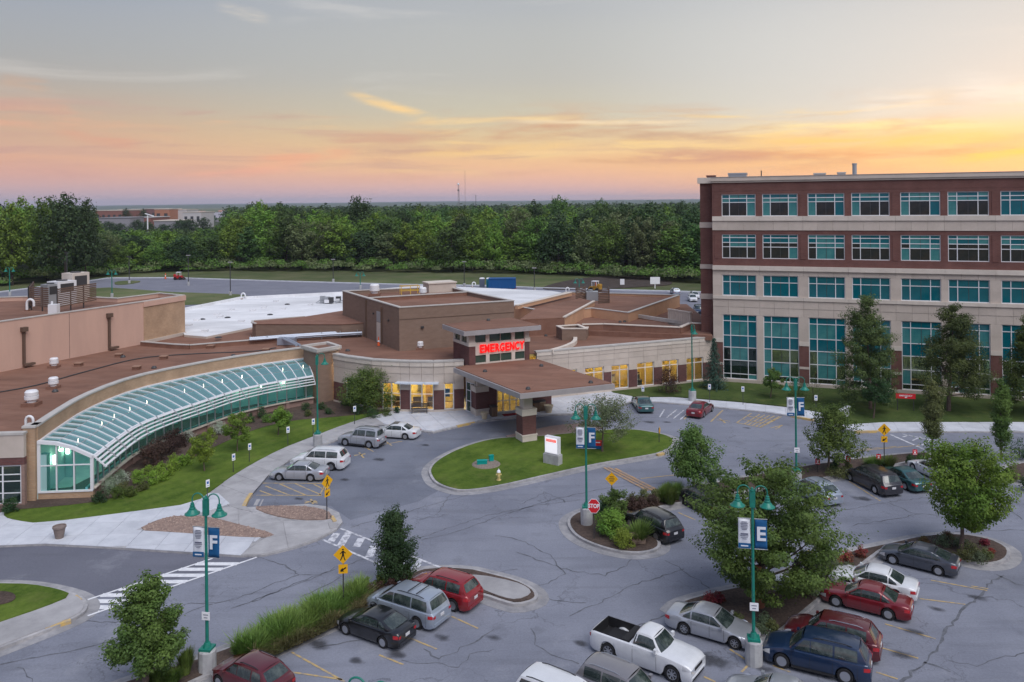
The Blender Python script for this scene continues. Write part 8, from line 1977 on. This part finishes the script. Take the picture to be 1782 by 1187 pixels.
# spruce with drooping whorls
def spruce(label, base, bounds, seed):
    p = P(*base, .15); k = FPX / p.y; x0, x1, y0, y1 = bounds; w_ = (x1 - x0) / k; h_ = ZAT(p, y0) - .15; rg = np.random.default_rng(seed); r = empty('spruce_tree', p, 0, label, 'tree', GF); pts = []; nr = []
    for L_ in range(22):
        f = L_ / 22; R = w_ / 2 * (1 - f) ** .85 * rg.uniform(.88, 1.08); z = .25 + (h_ - .3) * f; nb = int(16 - 8 * f)
        for b_ in range(nb):
            a = 2 * PI * b_ / nb + rg.uniform(0, .6); m_ = int(14 + 26 * (1 - f)); t = rg.uniform(.15, 1, m_); rr_ = R * t * rg.uniform(.85, 1.1)
            pts.append(np.stack([np.cos(a) * rr_ + rg.normal(size=m_) * .08, np.sin(a) * rr_ + rg.normal(size=m_) * .08, z - .22 * t * R * .6 + rg.normal(size=m_) * .07], 1)); nr.append(np.tile([np.cos(a) * .5, np.sin(a) * .5, .8], (m_, 1)) + rg.normal(size=(m_, 3)) * .4)
    put('crown', leaf_mesh('crown', np.concatenate(pts), np.concatenate(nr), .17, LM['spruce'], .4, seed), r); g = MB(); g.tube([(0, 0, 0), (0, 0, h_ * .95)], [.16, .02], 8); sub(g, 'trunk', M_bark, r)
spruce('dense dark blue green spruce at the corner of the office building', (1243, 676), (1215, 1270, 586, 676), 40)
# shrubs
def shrub(px, py, wpx, hpx, m, label, group, seed, n=900, leaf=.10, z=.2, name='shrub', lobes=9, lr=.5, cat='shrub', spiky=.1):
    p = P(px, py, z); k = FPX / p.y; r = empty(name, p, 0, label, cat, group); me, C = crown('foliage', seed, wpx / k, hpx / k * 1.15, 'dome', n, leaf, m, lobes, lr, spiky, flat=.9); put('foliage', me, r)
    g = MB(); g.tube([(0, 0, 0), (0, 0, hpx / k * .6)], .03, 5); sub(g, 'stem', M_barkdk, r); return r
ORD = ['first', 'second', 'third', 'fourth', 'fifth', 'sixth', 'seventh', 'eighth', 'ninth', 'tenth', 'eleventh', 'twelfth', 'thirteenth', 'fourteenth', 'fifteenth', 'sixteenth', 'seventeenth', 'eighteenth', 'nineteenth']
def ordw(n):
    if n < 19: return ORD[n]
    t = ['twentieth', 'thirtieth', 'fortieth', 'fiftieth'][(n + 1) // 10 - 2]; u = (n + 1) % 10
    return t if u == 0 else t[:-4] + ['y', 'y', 'y', 'y'][(n + 1) // 10 - 2] + '-' + ORD[u - 1]
SG = 'shrubs along the glass gallery'
i_ = 0; SCN = {}
for x, y, w_, h_, m in [(172, 873, 26, 16, 'dark'), (204, 867, 24, 18, 'mid'), (216, 857, 28, 16, 'olive'), (228, 863, 22, 15, 'mid'), (248, 852, 24, 12, 'olive'), (241, 842, 26, 22, 'lime'), (258, 828, 22, 16, 'lime'), (266, 842, 26, 20, 'lime'), (283, 836, 20, 20, 'lime'), (293, 827, 18, 18, 'lime'), (281, 818, 16, 14, 'lime'), (273, 824, 14, 14, 'lime'),
        (303, 818, 22, 18, 'lime'), (302, 804, 18, 14, 'lime'), (315, 810, 18, 18, 'lime'), (325, 808, 16, 16, 'lime'), (331, 797, 16, 14, 'lime'), (338, 790, 16, 16, 'mid'), (190, 856, 34, 20, 'white'), (202, 846, 30, 18, 'white'), (211, 837, 26, 16, 'white'), (327, 768, 26, 18, 'white'), (380, 755, 26, 20, 'white'), (366, 765, 20, 18, 'lime'), (350, 772, 20, 14, 'mid'),
        (253, 792, 34, 14, 'olive'), (273, 780, 30, 14, 'olive'), (17, 890, 32, 22, 'dark'), (455, 727, 18, 18, 'dark'), (462, 735, 14, 12, 'mid'), (436, 735, 16, 14, 'dark'), (532, 713, 18, 12, 'dark'), (536, 724, 16, 9, 'mid'), (560, 712, 18, 12, 'dark'), (572, 720, 16, 9, 'dark'), (600, 706, 18, 12, 'dark'), (672, 722, 20, 12, 'mid'), (648, 726, 26, 14, 'dark'), (690, 718, 14, 9, 'dark'), (621, 720, 26, 14, 'dark')]:
    i_ += 1; SCN[m] = SCN.get(m, -1) + 1; lb = {'lime': 'clipped bright green ball shrub in the gallery bed', 'white': 'white flowering shrub in the gallery bed', 'olive': 'low olive brown shrub in the gallery bed', 'dark': 'dark green shrub in the gallery bed', 'mid': 'mid green ball shrub in the gallery bed'}[m]
    shrub(x, y, w_, h_, LM[m], ordw(SCN[m]) + ' ' + lb + ' counting away from the gable', lb + 's', 100 + i_, n=int(500 + w_ * h_ * 1.6), leaf=.09)
for k, (x, y, w_, h_) in enumerate([(258, 812, 40, 34), (275, 800, 44, 36), (293, 788, 40, 32), (308, 776, 36, 28)]): shrub(x, y, w_, h_, LM['purple'], ORD[k] + ' dark purple brown hedge mound of the gallery bed from the gable', 'dark purple brown hedge mounds', 160 + k, n=2200, leaf=.11)
shrub(1160, 684, 44, 42, LM['purple'], 'dark round purple leaved shrub below the lit wing windows', None, 170, n=3500, leaf=.12)
shrub(1415, 700, 46, 44, LM['grey'], 'sparse half bare shrub by the third office window bay', None, 171, n=700, leaf=.10)
shrub(1390, 690, 44, 26, LM['dark'], 'dark shrub behind the F banner by the office wall', None, 172, n=1400)
IG = 'planting strip shrubs'
for k, (x, y, w_, h_, m) in enumerate([(620, 1034, 24, 20, 'mid'), (638, 1032, 16, 26, 'mid'), (662, 1030, 20, 32, 'mid'), (709, 1015, 20, 32, 'mid'), (643, 1040, 26, 22, 'purple'), (661, 1036, 26, 20, 'purple'), (682, 1032, 26, 24, 'purple'), (701, 1025, 24, 24, 'purple'),
        (1101, 878, 24, 18, 'olive'), (1121, 874, 24, 20, 'olive'), (1142, 872, 20, 18, 'olive'), (1101, 886, 26, 18, 'purple'), (1116, 884, 26, 18, 'purple'), (1135, 881, 26, 18, 'purple'), (1038, 893, 24, 16, 'dark'), (1055, 886, 26, 16, 'dark'),
        (1453, 820, 18, 20, 'dark'), (1476, 818, 16, 12, 'olive'), (1583, 808, 18, 14, 'dark'), (1602, 806, 22, 12, 'mid'), (1460, 828, 40, 10, 'olive'), (1240, 846, 18, 20, 'dark'), (1774, 795, 36, 28, 'dark'), (1790, 850, 30, 16, 'dark'), (1762, 832, 30, 12, 'olive')]):
    side_ = 'beside the tall grass strip' if x < 720 else 'on the stop sign strip' if x < 1300 else 'by the charcoal minivan strip'; SCN[m + side_] = SCN.get(m + side_, -1) + 1
    lb = {'mid': 'round green shrub in a planting strip', 'purple': 'brown leaved barberry shrub in a planting strip', 'olive': 'olive green shrub in a planting strip', 'dark': 'dark green shrub in a planting strip'}[m]
    shrub(x, y, w_, h_, LM[m], ordw(SCN[m + side_]) + ' ' + lb.replace(' in a planting strip', '') + ' ' + side_, lb + 's', 200 + k, n=1500, leaf=.09)
shrub(1064, 930, 62, 38, LM['bright'], 'bushy bright green shrub behind the stop sign', None, 240, n=5200, leaf=.11, lobes=16, lr=.4); shrub(1084, 950, 40, 26, LM['lime'], 'low yellow green perennial by the boulder', None, 241, n=2400, leaf=.09)
shrub(1404, 1034, 66, 66, LM['juniper'], 'large grey green juniper mound beside the largest tree', None, 242, n=9000, leaf=.09, lobes=22, lr=.34); shrub(1432, 992, 50, 44, LM['juniper'], 'smaller juniper mound behind the largest tree', None, 243, n=5000, leaf=.09)
RG = 'red flowering shrubs on the right hand island'
for k, (x, y, w_, h_) in enumerate([(1236, 1052, 30, 16), (1252, 1046, 22, 14), (1456, 980, 22, 16), (1474, 976, 22, 14), (1499, 970, 22, 18), (1608, 943, 16, 8), (1650, 938, 20, 10), (1714, 948, 16, 8), (1309, 1035, 18, 14), (1725, 962, 12, 6)]): shrub(x, y, w_, h_, LM['red'], ordw(k) + ' red flowering shrub on the right hand island, counted from the silver sedan', RG, 260 + k, n=900, leaf=.08)
for k, (x, y, w_, h_) in enumerate([(1670, 952, 30, 14), (1690, 962, 34, 14), (1702, 976, 30, 12), (1676, 972, 30, 12), (1640, 948, 28, 12), (1716, 970, 24, 10), (1330, 1085, 26, 12), (1345, 1095, 22, 12), (1322, 1100, 24, 12), (1440, 1000, 40, 12), (1470, 992, 30, 10), (1280, 1080, 30, 10)]):
    shrub(x, y, w_, h_, LM['olive'] if k % 2 else LM['juniper'], ordw(k) + ' low grey green groundcover tuft on the island under the trees', 'groundcover tufts on the right hand island', 280 + k, n=700, leaf=.09, spiky=.3)
# ornamental grass
def blades(name, poly_or_pts, n, h_, m, seed, spread=.5, z=.2, parent=None, wd=.035):
    rg = np.random.default_rng(seed); pts = np.array(poly_or_pts[:n]); n = len(pts); a = rg.uniform(0, 2 * PI, n); le = rg.uniform(.15, 1, n) * spread; hh = h_ * rg.uniform(.45, 1.1, n) * (.8 + .3 * np.sin(pts[:, 0] * 2.3 + 1.0) * np.cos(pts[:, 1] * 1.9) + .12 * np.sin(pts[:, 0] * 7))
    dx_, dy_ = np.cos(a), np.sin(a); sx, sy = -dy_ * wd, dx_ * wd; b = np.stack([pts[:, 0], pts[:, 1], np.full(n, z)], 1)
    mid = b + np.stack([dx_ * le * .35, dy_ * le * .35, hh * .62], 1); tip = b + np.stack([dx_ * le, dy_ * le, hh], 1); s = np.stack([sx, sy, sx * 0], 1)
    v = np.stack([b - s, b + s, mid + s * .8, mid - s * .8, mid - s * .8, mid + s * .8, tip + s * .1, tip - s * .1], 1).reshape(-1, 3).astype(np.float32); return quads(name, v, m)
def scatter_poly(poly, n, seed):
    rg = random.Random(seed); xs_ = [p[0] for p in poly]; ys_ = [p[1] for p in poly]; out = []
    while len(out) < n:
        p = (rg.uniform(min(xs_), max(xs_)), rg.uniform(min(ys_), max(ys_)))
        if inside(p, poly): out.append(p)
    return out
gp = PP([(408, 1140), (433, 1128), (470, 1100), (540, 1068), (600, 1046), (628, 1036), (640, 1046), (600, 1072), (520, 1112), (440, 1148)], .2)
o = put('ornamental_grass', blades('ornamental_grass', scatter_poly(gp, 9000, 1), 9000, 1.35, LM['grassy'], 1, .6), empty('grass_clump', (0, 0, 0))) if False else None
r = link('ornamental_grass', blades('ornamental_grass', scatter_poly(gp, 11000, 1), 16000, 1.0, LM['grassy'], 1, .9, wd=.02)); r['kind'] = 'stuff'
gp2 = PP([(440, 1150), (520, 1114), (600, 1074), (642, 1048), (648, 1054), (600, 1082), (520, 1122), (452, 1152)], .2)
r = link('dry_grass', blades('dry_grass', scatter_poly(gp2, 3500, 2), 3500, .75, LM['straw'], 2, .5, wd=.026)); r['kind'] = 'stuff'
def tuft(px, py, wpx, h_, m, label, seed, n=900):
    p = P(px, py, .2); k = FPX / p.y; rg = np.random.default_rng(seed); R = wpx / k / 2; a = rg.uniform(0, 2 * PI, n); rr_ = R * .55 * np.sqrt(rg.random(n)); r = empty('grass_tuft', p, 0, label, 'ornamental grass', 'clumps of ornamental grass'); put('blades', blades('blades', np.stack([rr_ * np.cos(a), rr_ * np.sin(a)], 1), n, h_, m, seed, R * .9, z=0, wd=.022), r)
for k, (x, y, w_, h_, m) in enumerate([(1110, 940, 46, .9, 'grassy'), (1155, 872, 22, .9, 'mid'), (1166, 876, 26, .8, 'mid'), (1177, 868, 22, .95, 'mid'), (1200, 868, 26, .7, 'mid'), (1520, 812, 30, .6, 'mid'), (1545, 811, 30, .6, 'mid'), (323, 1172, 26, .9, 'grassy'), (424, 1142, 34, .7, 'grassy'), (275, 1186, 40, .5, 'grassy'), (300, 1190, 30, .5, 'grassy'), (1160, 865, 20, .8, 'mid')]):
    tuft(x, y, w_, h_, LM[m], ordw(k) + ' clump of upright ornamental grass ' + ('near the boulder' if 1100 < x < 1120 else 'by the bottom lamp post' if x < 500 else 'under the red parking signs' if x > 1500 else 'before the speed bump strip'), 300 + k)

# ------------------------------------------------------------------ the woods behind
WG = 'trees at the edge of the woods'
wm_ = [leafmat('woods_leaf_%s' % c, a, b, .32, .25) for c, a, b in (('a', (.085, .155, .028), (.13, .215, .04)), ('b', (.055, .108, .030), (.09, .155, .04)), ('c', (.13, .23, .035), (.20, .31, .05)), ('d', (.12, .155, .065), (.16, .195, .08)), ('e', (.036, .072, .028), (.06, .10, .036)))]
protos = []
for k in range(9):
    prof = ['round', 'dome', 'maple', 'spread', 'vase', 'round', 'column', 'dome', 'cypress'][k]; w0 = [10, 11, 9, 11.5, 10, 9, 6.5, 12, 9][k]
    me, C = crown('crown', 500 + k, w0, 12.5, prof, 3400, .62, wm_[[0, 1, 2, 0, 3, 2, 1, 4, 3][k]], lobes=30, lr=.30, spiky=.3)
    tb = trunk_mb(12.5, .24, C, 3.0, k, 6); tb.use(M_barkdk); tb.m = [0] * len(tb.f); protos.append((me, tb.mesh('trunk'), wm_))
KL = ['mid green round tree', 'dark green domed tree', 'bright green pointed tree', 'green spreading tree', 'dull olive topped tree', 'bright green round tree', 'slim green tree', 'very dark broad tree', 'olive pointed tree']
def wood_tree(x, y, H, k, label, group=WG, sx=1.0):
    me, tm, _ = protos[k]; s = H / 15.0; r = empty('woodland_tree', (x, y, 0), RGW.uniform(0, 6.28), label, 'tree', group); r.scale = (s * sx, s * sx, s)
    c = put('crown', me, r, (0, 0, 2.6)); put('trunk', tm, r); return r
RGW = random.Random(77)
def edgeY(px):
    xs_ = [-260, -60, 60, 200, 300, 600, 900, 1000, 1100, 1200, 1320]; ys_ = [510, 500, 490, 477, 470, 470, 474, 478, 484, 490, 496]; y = float(np.interp(px, xs_, ys_)); return P(px, y).y
cnt = 0; LAB = 'mid height leafy tree in the dense green wood behind the back car park'
def toprow(px, Y):   # how high tree tops reach there (photo row)
    base = float(np.interp(px, [-200, 0, 40, 60, 165, 180, 240, 380, 400, 480, 600, 700, 800, 900, 1000, 1100, 1220, 1400], [350, 352, 348, 352, 372, 392, 396, 390, 370, 360, 362, 366, 362, 360, 358, 362, 360, 355])); return base
placed = []
for row in range(9):
    off = [0, 8, 17, 27, 38, 50, 64, 80, 100][row]; step = [6.4, 6.8, 7, 7.6, 8, 9, 10, 11, 12][row]
    X = -190.0; nr_ = 0
    while X < 62 and cnt < 286:
        X += step * RGW.uniform(.75, 1.25)
        Yg = 225 + off; px = 891 + FPX * X / Yg
        Y = edgeY(px) + off + RGW.uniform(-2.5, 2.5) + 3; px = 891 + FPX * X / Y
        if px < -140 or px > 1300: continue
        front = [26, 17, 10, 6, 3, 0, 0, 0, 0][row]
        yt = toprow(px, Y) + front * RGW.uniform(.4, 1.5) + RGW.uniform(-4, 9)
        a = X / Y; zt = HC + Y * ((351.5 - yt) / FPX - ROLL * a)
        if RGW.random() < .14: zt += RGW.uniform(1.5, 4)
        if 165 < px < 395: zt = min(zt, HC - 33 * Y / FPX + RGW.uniform(-2, 1)); 
        if 165 < px < 395 and row > 5: continue
        zt = max(6, min(24, zt)); k = RGW.choice([0, 1, 2, 3, 4, 5, 7, 0, 2, 5, 8, 6] if row < 3 else [0, 1, 2, 3, 5, 7]); wood_tree(X, Y, zt, k, '%s, %s from the left in the %s row of the woods' % (KL[k], ordw(nr_), ORD[row]), sx=RGW.uniform(.8, 1.45) * min(1.3, 15 / zt)); cnt += 1; nr_ += 1
for px, yt, Y, k, sx, lb in [(112, 332, 207, 7, .8, 'tallest dark crowned tree at the left of the woods'), (82, 339, 214, 0, .7, 'tall dark tree joined to the tallest one at left'), (148, 342, 216, 7, .5, 'tall tree on the right flank of the tallest one at left'), (20, 349, 204, 2, .8, 'tall broad tree at the far left edge of the woods'), (-45, 350, 205, 0, .8, 'tall tree beyond the far left edge'),
        (625, 338, 270, 7, .8, 'dark dome topped tree standing above the woods left of the masts'), (492, 350, 300, 7, .9, 'dark broad tree top above the woods left of centre'), (972, 338, 275, 1, .6, 'tall dark tree top rising at right of centre'), (932, 346, 262, 7, .7, 'dark tree top left of the tall one at right of centre'), (1045, 343, 290, 1, .5, 'lone narrow dark tree top near the office building'),
        (1183, 347, 300, 7, .7, 'dark tree top just left of the office building'), (730, 351, 330, 0, .5, 'small pointed tree top between dome tree and masts'), (1090, 366, 240, 4, 1.1, 'big broad dull green tree before the right hand woods'), (1158, 352, 340, 0, .4, 'small tree top on the horizon near the office building')]:
    a = (px - 891) / FPX; zt = HC + Y * ((351.5 - yt) / FPX - ROLL * a); wood_tree(a * Y, Y, zt, k, lb, 'taller trees standing out of the woods', sx)
for px, Y, yt, w_, lb in ((190, 470, 384, 14, 'leafy tree hiding the left part of the far grey hall'), (208, 455, 387, 12, 'rounded tree low before the far grey hall'), (285, 440, 389, 14, 'rounded tree low before the far town sheds'), (219, 640, 361, 10, 'round dark tree in front of the far brick buildings'), (250, 640, 362, 10, 'second round dark tree in the far town'), (237, 470, 381, 12, 'dark tree before the far grey hall'), (257, 440, 384, 12, 'dark tree under the white pole light'), (330, 480, 380, 14, 'broad dark tree in front of the far white building'), (315, 500, 381, 14, 'dark tree beside the broad one in the far town'), (353, 470, 377, 12, 'dark bushy tree at the right of the far town')):
    a = (px - 891) / FPX; zt = HC + Y * ((351.5 - yt) / FPX - ROLL * a); o = wood_tree(a * Y, Y, max(5, zt), 7, lb, 'trees in the far town'); o.scale = (w_ / 12,) * 2 + (max(5, zt) / 15,)
# woodland floor, undergrowth and the deep wood as masses
g = MB(); g.poly([(x, y, .10) for x, y in [P2(-400, 505), P2(-60, 497), P2(60, 486), P2(200, 472), P2(300, 466), P2(600, 466), P2(900, 470), P2(1000, 474), P2(1200, 486), P2(1500, 500)]] + [(700, 1500, .1), (-1200, 1500, .1)]); struct(g, 'woodland_floor', mat('woodland_floor', (.03, .045, .018), .95, (.05, .065, .025), .15))
rg_ = np.random.default_rng(9)
def mass(name, centers, R, H, nper, leaf, m, seed):
    rg = np.random.default_rng(seed); C = np.repeat(centers, nper, 0); RR = np.repeat(R, nper)[:, None]; HH = np.repeat(H, nper)[:, None]; n = len(C); d = rg.normal(size=(n, 3)); d /= np.linalg.norm(d, axis=1, keepdims=True); d[:, 2] = np.abs(d[:, 2]) * .9 - .15
    lump = 1 + .22 * np.sin(d[:, :1] * 7 + C[:, :1]) * np.cos(d[:, 1:2] * 6 + C[:, 1:2]); pts = np.concatenate([C[:, :2] + d[:, :2] * RR * lump, HH * (.55 + .45 * d[:, 2:3] * lump)], 1); nr = d + np.array([0, 0, .5]) + rg.normal(size=(n, 3)) * .4
    o = link(name, leaf_mesh(name, pts, nr, leaf, m, .8, seed)); o['kind'] = 'stuff'; return o
# undergrowth along the edge
cs = []
for px in np.linspace(-200, 1320, 250):
    Y = edgeY(px) + rg_.uniform(-6.5, 1.5) * rg_.uniform(.3, 1); cs.append(((px - 891) / FPX * Y + rg_.uniform(-1, 1), Y, 0))
mass('undergrowth', np.array(cs[::2]), rg_.uniform(1.5, 3.2, 125), rg_.uniform(1.6, 4.2, 125), 260, .5, wm_[3], 1); mass('undergrowth', np.array(cs[1::2]), rg_.uniform(1.5, 3.4, 125), rg_.uniform(1.5, 4.8, 125), 260, .5, wm_[0], 2)
for bi, (y0, y1, nt_, nper, leaf) in enumerate([(335, 480, 900, 130, 1.3), (480, 760, 1500, 60, 2.0), (760, 1450, 2600, 26, 3.6)]):
    for mi in range(2):
        cc_ = []; hh = []
        while len(cc_) < nt_ // 2:
            Y = rg_.uniform(y0, y1); px = rg_.uniform(-200, 1320); X = (px - 891) / FPX * Y
            if 160 < px < 400 and (Y < 900 or rg_.random() < .5): 
                if Y > 420 or rg_.random() < .3: continue
            cc_.append((X, Y, 0)); t_ = rg_.uniform(10, 18) + (rg_.random() < .12) * rg_.uniform(1, 4) if not (160 < px < 400) else min(14, rg_.uniform(5, 9)); hh.append(t_)
        cc_ = np.array(cc_); mass('distant_wood', cc_, rg_.uniform(4, 7, len(cc_)) * (1 + .3 * bi), np.array(hh), nper, leaf, wm_[[1, 4][mi]] if bi else wm_[[0, 1][mi]], 20 + bi * 2 + mi)
# far suburb houses behind the town
for k in range(26):
    px = RGW.uniform(330, 400) if k % 3 else RGW.uniform(180, 400); Y = RGW.uniform(900, 1700); X = (px - 891) / FPX * Y; g = MB(); s = RGW.uniform(5, 9); h_ = RGW.uniform(4, 7)
    g.box(X - s, X + s, Y, Y + 9, 0, h_); g.add([(X - s - .5, Y - .5, h_), (X + s + .5, Y - .5, h_), (X + s + .5, Y + 9.5, h_), (X - s - .5, Y + 9.5, h_), (X - s - .5, Y + 4.5, h_ + 3), (X + s + .5, Y + 4.5, h_ + 3)], [(0, 1, 5, 4), (2, 3, 4, 5), (1, 2, 5), (3, 0, 4)])
    tag(build(g, 'far_house', [MATS['far_white'], MATS['far_grey'], MATS['far_brown']][k % 3]), 'tiny pale house in the far suburb at the horizon', 'house', 'houses of the far suburb')

# ------------------------------------------------------------------ evening haze: one closed box of thin even air
mh = bpy.data.materials.new('evening_haze'); mh.use_nodes = True; nh = mh.node_tree.nodes; nh.clear()
pv = nh.new('ShaderNodeVolumePrincipled'); pv.inputs['Color'].default_value = (.72, .80, 1.0, 1); pv.inputs['Density'].default_value = 9e-5; pv.inputs['Anisotropy'].default_value = 0.0
oh = nh.new('ShaderNodeOutputMaterial'); mh.node_tree.links.new(pv.outputs[0], oh.inputs['Volume'])
g = MB(); g.box(-12600, 12600, -400, 12600, -1.05, 100); g.use(mh); hz = link('haze', g.mesh('haze')); hz['kind'] = 'stuff'
